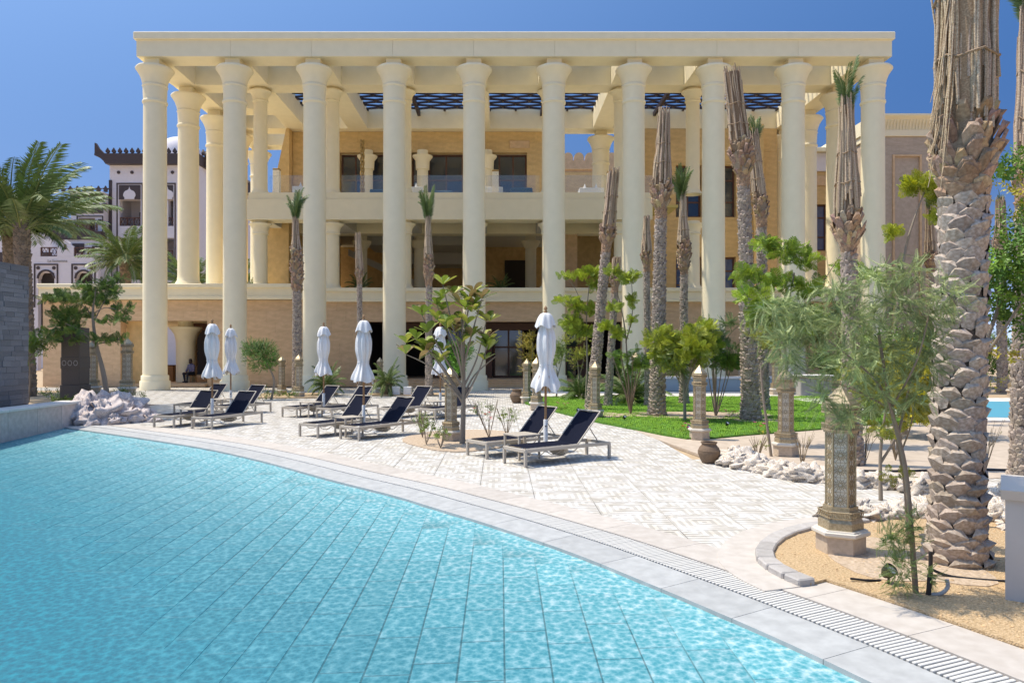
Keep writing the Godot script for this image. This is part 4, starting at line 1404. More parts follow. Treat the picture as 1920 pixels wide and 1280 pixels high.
	for k in 7:
		var a := TAU * k / 7.0 + 0.3
		var r := Vector3(cos(a), 0, sin(a))
		var o := r * 0.02
		var tip := r * 0.055 + Vector3(0, 0.05 + 0.012 * (k % 3), 0)
		var sd := Vector3(-r.z, 0, r.x) * 0.005
		gb.tri(o - sd, o + sd, tip, Vector3.UP, Vector3.UP, (Vector3.UP + r * 0.4).normalized())
	var gm := gb.commit(M.grass)
	for q in [[lawn_poly, 26000, "grass", "bright green grass of the lawn between the lantern posts"], [strip, 3500, "grass", "grass strip beyond the white path, near the facade"]]:
		var xf := []
		var cs := []
		var box := Rect2(q[0][0], Vector2.ZERO)
		for p in q[0]: box = box.expand(p)
		for k in q[1]:
			var p := Vector2(rr(box.position.x, box.end.x), rr(box.position.y, box.end.y))
			if not Geometry2D.is_point_in_polygon(p, q[0]): continue
			if (p - Vector2(5.9, 22.3)).length() < 1.1: continue
			var s := rr(0.7, 1.25)
			xf.append(Transform3D(Basis(Vector3.UP, rr(0, TAU)).scaled(Vector3(s * 1.3, s * rr(0.6, 1.1), s * 1.3)), Vector3(p.x, 0.04, -p.y)))
			cs.append(Color(0.15, 0.33, 0.018) * rr(0.75, 1.3) + Color(0.05, 0.03, 0, 0) * rr(0, 1))
		tag(many(q[2], gm, xf, cs, self), q[3], "grass")
	# rock borders on the right
	rock_row("white rockwork border from the clay pot to behind the large lantern", [Vector2(4.05, 13.35), Vector2(4.2, 12.5), Vector2(4.45, 11.75), Vector2(4.85, 11.25), Vector2(5.4, 10.95), Vector2(5.95, 10.55), Vector2(6.5, 9.9), Vector2(6.9, 9.2)], 0.44)
	rock_row("lower white rockwork border at the back edge of the sand bed", [Vector2(3.95, 8.75), Vector2(4.4, 8.95), Vector2(5.0, 8.9), Vector2(5.6, 8.75), Vector2(6.3, 8.7), Vector2(7.2, 8.6)], 0.44)
	rock_row("pile of white rocks beside the cream wall at the right edge", [Vector2(5.7, 8.2), Vector2(6.0, 7.6), Vector2(6.3, 7.2)], 0.42, "rock_pile")
	# second pool on the right with its raised glass-walled basin
	var p2 := Node3D.new()
	p2.name = "second_pool"
	p2.set_meta("kind", "structure")
	add_child(p2)
	block("pool_surround", Vector3(11.5, -0.02, 20.4), Vector3(24, 0.058, 30.0), M.tile_white, p2)
	var pb := Mesher.new()
	pb.slab(PackedVector2Array([Vector2(13.5, 21.5), Vector2(15.5, 21.0), Vector2(22, 21.2), Vector2(22, 27.4), Vector2(17.0, 28.0), Vector2(14.3, 25.5)]), 0.0, 0.066)
	part("second_pool_water", pb, M.pool_blue, p2)
	var bas := thing("raised_basin", "raised pale blue basin with glass sides in the garden before the right columns", "water basin", Vector3(9.5, 0, -36.5))
	var bb := Mesher.new()
	bb.box(Vector3(1.9, 0.3, 0), Vector3(7.4, 0.6, 2.0), Basis(), 0.02)
	part("basin_wall", bb, M.basin_blue, bas)
	var b3 := Mesher.new()
	b3.box(Vector3(1.9, 0.63, 0), Vector3(7.5, 0.06, 2.1), Basis(), 0.01)
	part("basin_rim", b3, M.wall_coping, bas)
	var b4 := Mesher.new()
	b4.box(Vector3(3.6, 0.98, 0.8), Vector3(3.4, 0.64, 0.03))
	part("glass_side", b4, M.clear_glass, bas)
	var gbk := thing("stone_block", "pale grey stone block at the end of the raised basin", "stone block", Vector3(13.6, 0, -32.6))
	var b5 := Mesher.new()
	b5.box(Vector3(0, 0.42, 0), Vector3(1.35, 0.84, 1.0), Basis(), 0.03)
	part("block", b5, M.grey_block, gbk)
	var b6 := Mesher.new()
	b6.box(Vector3(0, 0.87, 0), Vector3(1.5, 0.06, 1.12), Basis(), 0.015)
	part("block_cap", b6, M.wall_coping, gbk)

	# planter with travertine front on the left
	var P := thing("planter_wall", "low travertine planter wall with pale coping at the pool's left end", "planter wall", Vector3(-11.45, 0, -18))
	var zs := [15.0, 16.1, 17.2, 18.3, 19.3, 20.2]
	for k in 5:
		var pw := Mesher.new()
		pw.col = Color.WHITE * rr(0.92, 1.05)
		pw.col.a = 1
		pw.span(Vector3(-0.25, -0.4, 18 - zs[k] - 0.004), Vector3(0.1, 0.55, 18 - zs[k + 1] + 0.004), 0.006)
		part("facing_slab", pw, M.wall_travertine, P)
		var pc2 := Mesher.new()
		pc2.span(Vector3(-0.42, 0.553, 18 - zs[k] - 0.003), Vector3(0.14, 0.62, 18 - zs[k + 1] + 0.003), 0.01)
		part("coping_stone", pc2, M.wall_coping, P)
	bed("planter_soil", [Vector2(-30, 15), Vector2(-11.72, 15), Vector2(-11.72, 20.2), Vector2(-11.2, 21.2), Vector2(-12.0, 24.2), Vector2(-14.0, 27.6), Vector2(-30, 27.6)], 0.48, M.earth)
	var H := thing("rock_heap", "pinkish white rockwork heap where the planter wall meets the deck", "rock heap", Vector3(-10.9, 0, -20.6))
	for q in [[-0.5, 0.25, 0.1, 0.62], [0.1, 0.2, 0.25, 0.58], [0.62, 0.12, 0.1, 0.42], [0.35, 0.3, -0.5, 0.55], [-0.3, 0.28, -0.6, 0.55], [0.95, 0.05, -0.25, 0.36], [1.25, 0.02, -0.1, 0.26], [0.0, 0.1, 0.72, 0.3], [0.55, 0.05, 0.55, 0.28], [-0.6, 0.15, 0.55, 0.34]]:
		var o := obj("boulder", rocks[rng.randi() % 6], H)
		o.material_override = M.heap_rock
		o.position = Vector3(q[0], q[1], q[2])
		o.basis = rot(rr(-0.4, 0.4), rr(0, TAU), rr(-0.4, 0.4)).scaled(Vector3.ONE * q[3])
	# grey slate wall, left edge
	var G := thing("slate_wall", "tall dark grey wall of split slate tiles at the left edge", "wall", Vector3(-12.66, 0, -16.0))
	block("wall_core", Vector3(-0.5, 0.2, 0.0), Vector3(-0.012, 4.22, 4.0), M.grey_slate, G)
	var kinds := []
	for k in 6:
		var tb := Mesher.new()
		tb.col = Color.WHITE * [0.75, 0.9, 1.0, 1.12, 1.3, 1.7][k]
		tb.col.a = 1
		tb.box(Vector3.ZERO, Vector3(0.03, 1, 1), Basis(), 0.006)
		kinds.append(tb.commit(M.grey_slate))
	var y := 0.42
	var nt := 0
	while y < 4.2:
		var hh := minf(rr(0.10, 0.17), 4.22 - y)
		var z := 4.0 - 2.0
		if hh < 0.03: break
		z = 0.0
		while z < 4.0:
			var w := minf(rr(0.3, 0.62), 4.0 - z)
			if w > 0.05 and nt < 290 and z + w > 1.5:
				var o := obj("slate_tile", kinds[mini(5, int(absf(rng.randfn(0, 1.7))))] , G)
				o.position = Vector3(rr(-0.006, 0.012), y + hh * 0.5, -(z + w * 0.5))
				o.scale = Vector3(1, hh - 0.005, w - 0.005)
				nt += 1
			z += w
		y += hh
	# dark carved pillar behind the leaning tree
	var D := thing("carved_pillar", "dark brown stone pillar with a carved rosette band behind the leaning tree", "pillar", Vector3(-12.7, 0.45, -22.3))
	var d1 := Mesher.new()
	d1.box(Vector3(0, 0.25, 0), Vector3(0.60, 0.5, 0.60), Basis(), 0.015)
	d1.box(Vector3(0, 1.35, 0), Vector3(0.55, 1.7, 0.55), Basis(), 0.015)
	part("shaft", d1, M.pillar_stone, D)
	var d2 := Mesher.new()
	d2.box(Vector3(0, 1.15, 0), Vector3(0.575, 0.34, 0.575), Basis(), 0.01)
	part("carved_band", d2, M.pillar_stone, D)
	var ros := Mesher.new()
	for e in [-0.17, 0.0, 0.17]:
		for k in 8:
			var a := TAU * k / 8
			ros.box(Vector3(e + cos(a) * 0.055, 1.15 + sin(a) * 0.07, 0.292), Vector3(0.045, 0.016, 0.016), rot(0, 0, a + PI / 2))
	part("rosette", ros, M.kerb_stone, D, "stuff")
	# cream end wall at the right edge
	var E := thing("end_wall", "cream rendered garden wall with a sloped coping at the right edge", "wall", Vector3(3.98, 0, -5.88), -0.6)
	var e1 := Mesher.new()
	e1.prism(PackedVector2Array([Vector2(0, -0.02), Vector2(2.2, -0.02), Vector2(2.2, 0.82), Vector2(0, 0.82)]), -0.45, 0.0)
	part("wall_body", e1, M.end_wall, E)
	var e2 := Mesher.new()
	e2.prism(PackedVector2Array([Vector2(0.03, 0.822), Vector2(-0.42, 0.93), Vector2(-0.42, 0.96), Vector2(-0.1, 0.99), Vector2(0.06, 0.9)]), -0.03, 2.25, Transform3D(Basis(Vector3(0, 0, 1), Vector3.UP, Vector3(1, 0, 0)), Vector3.ZERO))
	part("coping", e2, M.end_wall, E)

func lounger() -> Node3D:
	var T := thing("sun_lounger", "", "sun lounger", Vector3.ZERO, 0.0, "loungers on the pool deck")
	var L := 1.92
	var f := Mesher.new()
	for s in [-1.0, 1.0]:
		f.box(Vector3(s * 0.31, 0.275, L * 0.5), Vector3(0.035, 0.06, L + 0.05), Basis(), 0.006)
		f.box(Vector3(s * 0.27, 0.30, 0.62), Vector3(0.022, 0.025, 1.15), Basis(), 0.005)
	f.box(Vector3(0, 0.275, 0.0), Vector3(0.584, 0.06, 0.045), Basis(), 0.006)
	f.box(Vector3(0, 0.275, L), Vector3(0.584, 0.05, 0.04), Basis(), 0.006)
	f.box(Vector3(0, 0.262, 1.2), Vector3(0.584, 0.03, 0.03), Basis(), 0.005)
	part("frame", f, M.frame_metal, T)
	for s in [-1.0, 1.0]:
		for z in [0.0, L]:
			var lg := Mesher.new()
			lg.box(Vector3(s * 0.31, 0.136, z), Vector3(0.05, 0.272, 0.05), Basis(), 0.006)
			part("leg", lg, M.frame_metal, T)
	var seat := Mesher.new()
	for k in 10:
		for j in 4:
			var q := []
			for e in [[0, 0], [1, 0], [1, 1], [0, 1]]:
				var u = (j + e[1]) / 4.0
				var w = (k + e[0]) / 10.0
				q.append(Vector3((u - 0.5) * 0.545, 0.317 - 0.022 * sin(PI * u) * sin(PI * w), 0.05 + 1.13 * w))
			seat.quad(q[0], q[1], q[2], q[3], Vector3.UP)
	part("seat_sling", seat, M.sling, T)
	var ang := 0.80
	var dirb := Vector3(0, sin(ang), cos(ang))
	var bk := Mesher.new()
	for k in 8:
		for j in 4:
			var q := []
			for e in [[0, 0], [1, 0], [1, 1], [0, 1]]:
				var u = (j + e[1]) / 4.0
				var w = (k + e[0]) / 8.0
				q.append(Vector3((u - 0.5) * 0.555, 0.315, 1.19) + dirb * (0.76 * w) + Vector3(0, -sin(PI * u) * 0.02, sin(PI * u) * 0.02))
			bk.quad(q[0], q[1], q[2], q[3], Vector3(0, 1, -1))
	part("back_sling", bk, M.sling, T)
	var bf := Mesher.new()
	for s in [-1.0, 1.0]:
		bf.tube([Vector3(s * 0.286, 0.305, 1.18), Vector3(s * 0.286, 0.305, 1.18) + dirb * 0.78], [0.014], 6)
	bf.tube([Vector3(-0.286, 0.305, 1.18) + dirb * 0.775, Vector3(0.286, 0.305, 1.18) + dirb * 0.775], [0.014], 6)
	part("back_frame", bf, M.frame_metal, T)
	for s in [-1.0, 1.0]:
		var st := Mesher.new()
		st.tube([Vector3(s * 0.25, 0.29, 1.72), Vector3(s * 0.25, 0.30, 1.18) + dirb * 0.42], [0.010], 6)
		part("back_strut", st, M.frame_metal, T)
	for s in [-1.0, 1.0]:
		var wv := Mesher.new()
		var pts := []
		for k in 25: pts.append(Vector3(s * 0.24, 0.235 - absf(sin(k / 24.0 * PI * 3.0)) * 0.075, 0.12 + k / 24.0 * 1.1))
		wv.tube(pts, [0.008], 5)
		part("cord_loop", wv, M.frame_metal, T)
	var pc := Mesher.new()
	pc.tube([Vector3(-0.24, 0.20, 0.95), Vector3(-0.1, 0.165, 0.97), Vector3(0.1, 0.165, 0.96), Vector3(0.24, 0.20, 0.95)], [0.05, 0.07, 0.07, 0.045], 9)
	part("folded_cover", pc, M.canvas_pouch, T)
	return T

func parasol(seed_no: int, T: Node3D, tilt: float) -> void:
	var r2 := RandomNumberGenerator.new()
	r2.seed = seed_no
	var bs := Mesher.new()
	bs.lathe([Vector2(0, 0), Vector2(0.30, 0), Vector2(0.30, 0.035), Vector2(0.26, 0.05), Vector2(0.05, 0.055)], 24)
	part("base_plate", bs, M.white_metal, T)
	var slv := Mesher.new()
	slv.lathe([Vector2(0.042, 0.05), Vector2(0.042, 0.66), Vector2(0.034, 0.675), Vector2(0.02, 0.675)], 14)
	part("sleeve", slv, M.white_metal, T)
	var kn := Mesher.new()
	kn.lathe([Vector2(0, 0), Vector2(0.016, 0), Vector2(0.016, 0.04), Vector2(0, 0.04)], 8, Vector3(0, 0.55, 0.042), rot(PI / 2, 0, 0))
	part("clamp_knob", kn, M.black_plastic, T)
	var pl := Mesher.new()
	pl.tube([Vector3(0, 0.6, 0), Vector3(0, 2.76, 0)], [0.024], 10)
	part("pole", pl, M.teak, T)
	var fn := Mesher.new()
	fn.lathe([Vector2(0.03, 2.68), Vector2(0.034, 2.72), Vector2(0.016, 2.735), Vector2(0.034, 2.765), Vector2(0.03, 2.79), Vector2(0.008, 2.82), Vector2(0, 2.83)], 12)
	part("finial", fn, M.teak, T)
	# folded cloth: radius over height, eight soft pleats, ragged hem
	var ph := []
	for k in 6: ph.append(r2.randf_range(0, TAU))
	var bulge := r2.randf_range(0.95, 1.1)
	var rad := func(t: float) -> float:   # t 0 at the top, 1 at the hem
		if t < 0.68: return lerpf(0.085, 0.165 * bulge, smoothstep(0.0, 0.35, t)) - 0.05 * smoothstep(0.45, 0.68, t)
		return lerpf(0.115 * bulge, 0.245, smoothstep(0.68, 1.0, t))
	var hem := func(a: float) -> float: return 1.24 + 0.045 * cos(4.0 * a + ph[0]) + 0.03 * sin(3.0 * a + ph[1])
	var pt := func(a: float, t: float) -> Vector3:
		var y: float = lerpf(2.62, hem.call(a), t)
		var r: float = rad.call(t)
		r *= 1.0 + 0.13 * cos(8.0 * a + ph[2] + 0.7 * sin(t * 3.0)) + 0.07 * sin(13.0 * a + ph[3] + t * 2.0) + 0.05 * sin(5.0 * a + ph[4] - t * 3.0)
		return Vector3(cos(a) * r + tilt * t * 0.05, y, sin(a) * r)
	var surf := func(f: Callable, seg: int, rows: int) -> Mesher:
		var b := Mesher.new()
		var g := []
		for j in rows + 1:
			var row := []
			for i in seg:
				var a := TAU * i / seg
				var t := float(j) / rows
				var p: Vector3 = f.call(a, t)
				var e := 0.02
				var du: Vector3 = f.call(a + e, t) - f.call(a - e, t)
				var dv: Vector3 = f.call(a, minf(t + e, 1.0)) - f.call(a, maxf(t - e, 0.0))
				var m := dv.cross(du).normalized()
				if m.dot(Vector3(cos(a), 0.2, sin(a))) < 0: m = -m
				row.append([p, m])
			g.append(row)
		for j in rows:
			for i in seg:
				var i2 := (i + 1) % seg
				b.tri(g[j][i][0], g[j][i2][0], g[j + 1][i2][0], g[j][i][1], g[j][i2][1], g[j + 1][i2][1])
				b.tri(g[j][i][0], g[j + 1][i2][0], g[j + 1][i][0], g[j][i][1], g[j + 1][i2][1], g[j + 1][i][1])
		return b
	part("folded_canopy", surf.call(pt, 72, 30), M.canvas, T)
	var flap := func(a: float, t: float) -> Vector3:
		var r := 0.02 + 0.17 * pow(t, 0.62) * (1.0 + 0.10 * t * cos(8.0 * a + ph[5]) + 0.08 * t * sin(3.0 * a + ph[1]))
		return Vector3(cos(a) * r, 2.69 - 0.03 * t - 0.24 * t * t + 0.035 * t * sin(4.0 * a + ph[0]), sin(a) * r)
	part("top_flap", surf.call(flap, 64, 10), M.canvas, T)
	var ti := Mesher.new()
	var tp := []
	for k in 25:
		var q: Vector3 = pt.call(TAU * k / 24.0, 0.67)
		tp.append(Vector3(q.x * 1.03, 1.69, q.z * 1.03))
	ti.tube(tp, [0.008], 5, false)
	ti.tube([tp[0], tp[0] + Vector3(0.06, -0.03, 0.02), tp[0] + Vector3(0.09, -0.09, 0.01)], [0.007], 5)
	part("tie", ti, M.canvas, T)
	for k in 8:
		var a: float = TAU * k / 8.0 + ph[2]
		var rb := Mesher.new()
		rb.tube([Vector3(cos(a) * 0.13, 1.5, sin(a) * 0.13), Vector3(cos(a) * 0.17, 1.19 + 0.03 * sin(k * 2.0), sin(a) * 0.17)], [0.011], 5)
		part("rib", rb, M.teak, T)

func furniture() -> void:
	var proto := lounger()
	var list := [
		[0.25, 12.88, 0.82, 0.57, "dark sling lounger nearest the camera, right of the nearest parasol"],
		[-0.43, 13.87, 0.80, 0.60, "dark sling lounger left of the nearest parasol, half behind a side table"],
		[-3.33, 16.5, 0.62, 0.78, "dark sling lounger just left of the flower bed with the rosette-leaved tree"],
		[-4.37, 17.03, 0.58, 0.81, "lounger whose back rises beside the second nearest parasol, left side"],
		[-5.1, 21.6, 0.55, 0.83, "lounger right of the small parasol before the cycad, mostly hidden"],
		[-6.2, 21.95, 0.55, 0.83, "lounger left of the small parasol before the cycad"],
		[-3.3, 21.6, 0.56, 0.83, "lounger left of the parasol that stands behind the rosette-leaved tree"],
		[-2.1, 21.4, 0.60, 0.80, "lounger right of the parasol behind the rosette-leaved tree, half hidden by a lantern post"],
		[-8.61, 19.1, 0.30, 0.95, "front left lounger of the four by the pool's far end"],
		[-7.49, 18.73, 0.35, 0.94, "front right lounger of the four by the pool's far end"],
		[-9.85, 23.1, 0.33, 0.94, "back left lounger of the four by the pool's far end"],
		[-8.42, 22.3, 0.40, 0.92, "back right lounger of the four by the pool's far end"]]
	for k in list.size():
		var q: Array = list[k]
		var o := proto if k == 0 else copy(proto, q[4], Vector3.ZERO)
		o.set_meta("label", q[4])
		o.position = Vector3(q[0], 0.003, -q[1])
		o.rotation.y = atan2(q[2], -q[3])
	var tb := thing("side_table", "", "side table", Vector3.ZERO, 0, "side tables between the loungers")
	var t1 := Mesher.new()
	t1.box(Vector3(0, 0.435, 0), Vector3(0.5, 0.03, 0.5), Basis(), 0.005)
	part("table_top", t1, M.frame_metal, tb)
	for sx in [-1.0, 1.0]:
		for sz in [-1.0, 1.0]:
			var t2 := Mesher.new()
			t2.box(Vector3(sx * 0.225, 0.21, sz * 0.225), Vector3(0.04, 0.42, 0.04), Basis(), 0.005)
			part("leg", t2, M.frame_metal, tb)
	var tl := [[0.40, 13.75, 0.6, "low metal side table beside the nearest parasol"], [-3.5, 17.25, 0.75, "low metal side table beside the second nearest parasol"], [-5.6, 22.1, 0.8, "low metal side table by the small parasol before the cycad"], [-1.95, 22.5, 0.7, "low metal side table by the parasol behind the rosette-leaved tree"], [-8.05, 19.6, 1.2, "low metal side table between the two front loungers at the pool's far end"], [-8.78, 23.5, 1.2, "low metal side table between the two back loungers at the pool's far end"]]
	for k in tl.size():
		var o := tb if k == 0 else copy(tb, tl[k][3], Vector3.ZERO)
		o.set_meta("label", tl[k][3])
		o.position = Vector3(tl[k][0], 0.003, -tl[k][1])
		o.rotation.y = tl[k][2]
	var pl := [[0.86, 14.15, "closed white parasol nearest the camera, between the two near loungers"], [-3.25, 17.75, "closed white parasol second nearest, left of the rosette-leaved tree"], [-5.35, 22.6, "closed white parasol before the third giant column and a cycad"], [-1.85, 23.0, "closed white parasol half hidden behind the rosette-leaved tree"], [-7.8, 20.2, "closed white parasol in front of the shady porch, left of two"], [-8.78, 24.3, "closed white parasol before the second giant column, right of two"]]
	for k in pl.size():
		var o := thing("parasol", pl[k][2], "parasol", Vector3(pl[k][0], 0.003, -pl[k][1]), k * 1.3, "closed parasols on the pool deck")
		parasol(900 + k, o, [0.3, -0.4, 0.2, 0.5, -0.2, 0.4][k])
	lanterns()

func hexa(b: Mesher, prof: Array) -> void:   # six-sided lathe with flat faces, corner towards +z
	for k in prof.size() - 1:
		for j in 6:
			var a0 := TAU * j / 6 + PI / 2
			var a1 := TAU * (j + 1) / 6 + PI / 2
			var p: Vector2 = prof[k]
			var q: Vector2 = prof[k + 1]
			var c0 := Vector3(cos(a0), 0, sin(a0))
			var c1 := Vector3(cos(a1), 0, sin(a1))
			var n := (c0 + c1).normalized() * (q.y - p.y) + Vector3(0, p.x - q.x, 0)
			b.quad(c0 * p.x + Vector3(0, p.y, 0), c1 * p.x + Vector3(0, p.y, 0), c1 * q.x + Vector3(0, q.y, 0), c0 * q.x + Vector3(0, q.y, 0), n)

func lanterns() -> void:
	var T := thing("lantern_post", "", "lantern post", Vector3.ZERO, 0, "hexagonal bronze lantern posts in the garden")
	var p := Mesher.new()
	hexa(p, [Vector2(0, 0), Vector2(0.225, 0), Vector2(0.225, 0.175), Vector2(0.1, 0.175)])
	part("plinth", p, M.plinth_stone, T)
	var c := Mesher.new()
	hexa(c, [Vector2(0.1, 0.178), Vector2(0.24, 0.178), Vector2(0.265, 0.195), Vector2(0.265, 0.222), Vector2(0.245, 0.228), Vector2(0.24, 0.242), Vector2(0.1, 0.242)])
	part("plinth_cap", c, M.plinth_cap, T)
	var f := Mesher.new()
	hexa(f, [Vector2(0.205, 0.243), Vector2(0.205, 0.31), Vector2(0.165, 0.40), Vector2(0.158, 0.43), Vector2(0.1, 0.43)])
	part("foot", f, M.bronze, T)
	var lamp := Mesher.new()
	hexa(lamp, [Vector2(0.122, 0.43), Vector2(0.122, 1.20)])
	part("light_panel", lamp, M.lamp_panel, T)
	var fr := Mesher.new()
	for j in 6:
		var a := TAU * j / 6 + PI / 2
		fr.box(Vector3(cos(a) * 0.132, 0.815, sin(a) * 0.132), Vector3(0.018, 0.77, 0.018), Basis(Vector3.UP, -a), 0.003)
	hexa(fr, [Vector2(0.135, 0.43), Vector2(0.158, 0.43), Vector2(0.158, 0.46), Vector2(0.135, 0.46)])
	hexa(fr, [Vector2(0.135, 1.17), Vector2(0.155, 1.17), Vector2(0.155, 1.20), Vector2(0.1, 1.20)])
	part("frame", fr, M.bronze, T)
	# pierced star screen of one face, repeated on six
	var sc := Mesher.new()
	var bar := func(b: Mesher, u: Vector2, w: Vector2, t: float) -> void:
		var m := (u + w) * 0.5
		var e := (w - u)
		b.box(Vector3(m.x, m.y, 0), Vector3(e.length() + t * 0.5, t, 0.006), Basis(Vector3(0, 0, 1), atan2(e.y, e.x)))
	for k in 5:
		var o := Vector2(0, 0.53 + k * 0.1425)
		for j in 12:
			var a := TAU * j / 12
			var a2 := TAU * (j + 0.5) / 12
			var a3 := TAU * (j + 1) / 12
			var u := Vector2(cos(a), sin(a))
			var m := Vector2(cos(a2), sin(a2))
			var w := Vector2(cos(a3), sin(a3))
			bar.call(sc, o + u * 0.014, o + m * 0.036, 0.0040)
			bar.call(sc, o + w * 0.014, o + m * 0.036, 0.0040)
			bar.call(sc, o + m * 0.036, o + u * 0.052, 0.0040)
			bar.call(sc, o + m * 0.036, o + w * 0.052, 0.0040)
			var out := Vector2(clampf(u.x * 0.09, -0.058, 0.058), clampf(u.y * 0.09, -0.0713, 0.0713))
			bar.call(sc, o + u * 0.052, o + out, 0.0040)
		bar.call(sc, o + Vector2(-0.06, 0.0713), o + Vector2(0.06, 0.0713), 0.004)
	var sm := sc.commit(M.bronze)
	for j in 6:
		var a := TAU * (j + 0.5) / 6 + PI / 2
		var o := obj("pierced_screen", sm, T)
		o.position = Vector3(cos(a) * 0.1145, 0, sin(a) * 0.1145)
		o.rotation.y = PI / 2 - a
	# openwork collars
	for y in [0.36, 1.20, 1.365]:
		var rg := Mesher.new()
		var R := 0.205 if y < 0.5 else 0.172
		for j in 6:
			var a0 := TAU * j / 6 + PI / 2
			var a1 := TAU * (j + 1) / 6 + PI / 2
			var c0 := Vector3(cos(a0), 0, sin(a0)) * R
			var c1 := Vector3(cos(a1), 0, sin(a1)) * R
			var up := Vector3(0, 0.055, 0)
			var yy := Vector3(0, y, 0)
			rg.tube([c0 + yy, c1 + yy], [0.006], 5)
			rg.tube([c0 + yy + up, c1 + yy + up], [0.008], 5)
			for k in 5:
				var m := c0.lerp(c1, (k + 0.5) / 5.0) + yy
				var ring := []
				var e := (c1 - c0).normalized()
				for i in 9: ring.append(m + up * 0.5 + e * cos(TAU * i / 8) * 0.014 + Vector3(0, sin(TAU * i / 8) * 0.024, 0))
				rg.tube(ring, [0.0045], 4, false)
		part("openwork_collar", rg, M.bronze, T)
	var hd := Mesher.new()
	hexa(hd, [Vector2(0.1, 1.215), Vector2(0.142, 1.215), Vector2(0.142, 1.38), Vector2(0.17, 1.42), Vector2(0.168, 1.435)])
	part("head_band", hd, M.bronze, T)
	var dm := Mesher.new()
	hexa(dm, [Vector2(0.168, 1.436), Vector2(0.165, 1.46), Vector2(0.125, 1.505), Vector2(0.06, 1.57), Vector2(0.014, 1.625), Vector2(0, 1.64)])
	part("pointed_cap", dm, M.bronze, T)
	var list := [
		[3.33, 7.3, 0.08, 1.0, "tall bronze lantern post on the near sand bed, nearest of all"],
		[5.36, 14.0, 0.1, 1.0, "bronze lantern post behind the white rock border near the clay pot"],
		[4.42, 16.55, 0.0, 1.0, "bronze lantern post at the lawn's front corner"],
		[2.75, 21.6, 0.2, 1.0, "bronze lantern post beside the leaning palm behind the nearest loungers"],
		[0.98, 27.6, 0.3, 1.0, "bronze lantern post by the small clay pot, left of two close together"],
		[1.2, 24.6, 0.1, 1.05, "bronze lantern post at the lawn's left tip, right of two close together"],
		[-1.08, 16.3, 0.2, 1.0, "bronze lantern post in the flower bed of the rosette-leaved tree"],
		[-5.58, 34.6, 0.2, 1.0, "dull bronze lantern post before the dark doorway"],
		[-9.55, 32.6, 0.2, 1.05, "bronze lantern post beside the ball-crowned tree, left of a palm"],
		[-8.35, 30.9, 0.5, 1.1, "bronze lantern post directly before the tied palm at the third column"],
		[-12.6, 25.2, 0.2, 1.2, "dark lantern post with a pointed cap right of the leaning tree"],
		[-14.2, 26.0, 0.2, 1.15, "pale lantern post half hidden by the carved pillar"],
		[5.6, 30.8, 0.2, 1.15, "lantern post behind the multi-stem shrubs before the seventh column"],
		[12.2, 33.0, 0.2, 1.2, "lantern post standing before the grey stone block"],
		[21.8, 31.6, 0.2, 1.3, "gilded lantern post beyond the second pool at the far right"]]
	for k in list.size():
		var q: Array = list[k]
		var o := T if k == 0 else copy(T, q[4], Vector3.ZERO)
		o.set_meta("label", q[4])
		o.position = Vector3(q[0], 0.0 if q[0] > -11 else 0.45, -q[1])
		if q[0] > 0.9 and q[1] < 31: o.position.y = 0.02
		o.rotation.y = q[2]
		o.scale = Vector3.ONE * q[3]

func boot_shape(b: Mesher, xf: Transform3D, w: float, h: float, o: float, j: float) -> void:   # one trimmed leaf base: a scale that leans out towards its upper lip
	var bl := xf * Vector3(-w * 0.42, 0, 0)
	var bm := xf * Vector3(j * w * 0.1, -h * 0.25, o * 0.25)
	var br := xf * Vector3(w * 0.42, 0, 0)
	var ll := xf * Vector3(-w * 0.55, h * 0.55, o * 0.15)
	var lm1 := xf * Vector3(-w * 0.22, h * (0.92 + 0.12 * j), o * (1.0 + 0.2 * j))
	var lm2 := xf * Vector3(w * 0.22, h * (0.92 - 0.14 * j), o * (1.0 - 0.25 * j))
	var lr := xf * Vector3(w * 0.55, h * 0.55, o * 0.15)
	var t1 := xf * Vector3(-w * 0.25, h * 1.18, -o * 0.25)
	var t2 := xf * Vector3(w * 0.25, h * 1.18, -o * 0.25)
	var out := xf.basis * Vector3(0, 0, 1)
	var up := xf.basis * Vector3(0, 1, 0)
	b.quad(bl, bm, lm1, ll, out)
	b.flat3(bm, lm2, lm1, out)
	b.quad(bm, br, lr, lm2, out)
	b.quad(lm1, lm2, t2, t1, up)
	b.flat3(ll, lm1, t1, up)
	b.flat3(lr, lm2, t2, up)

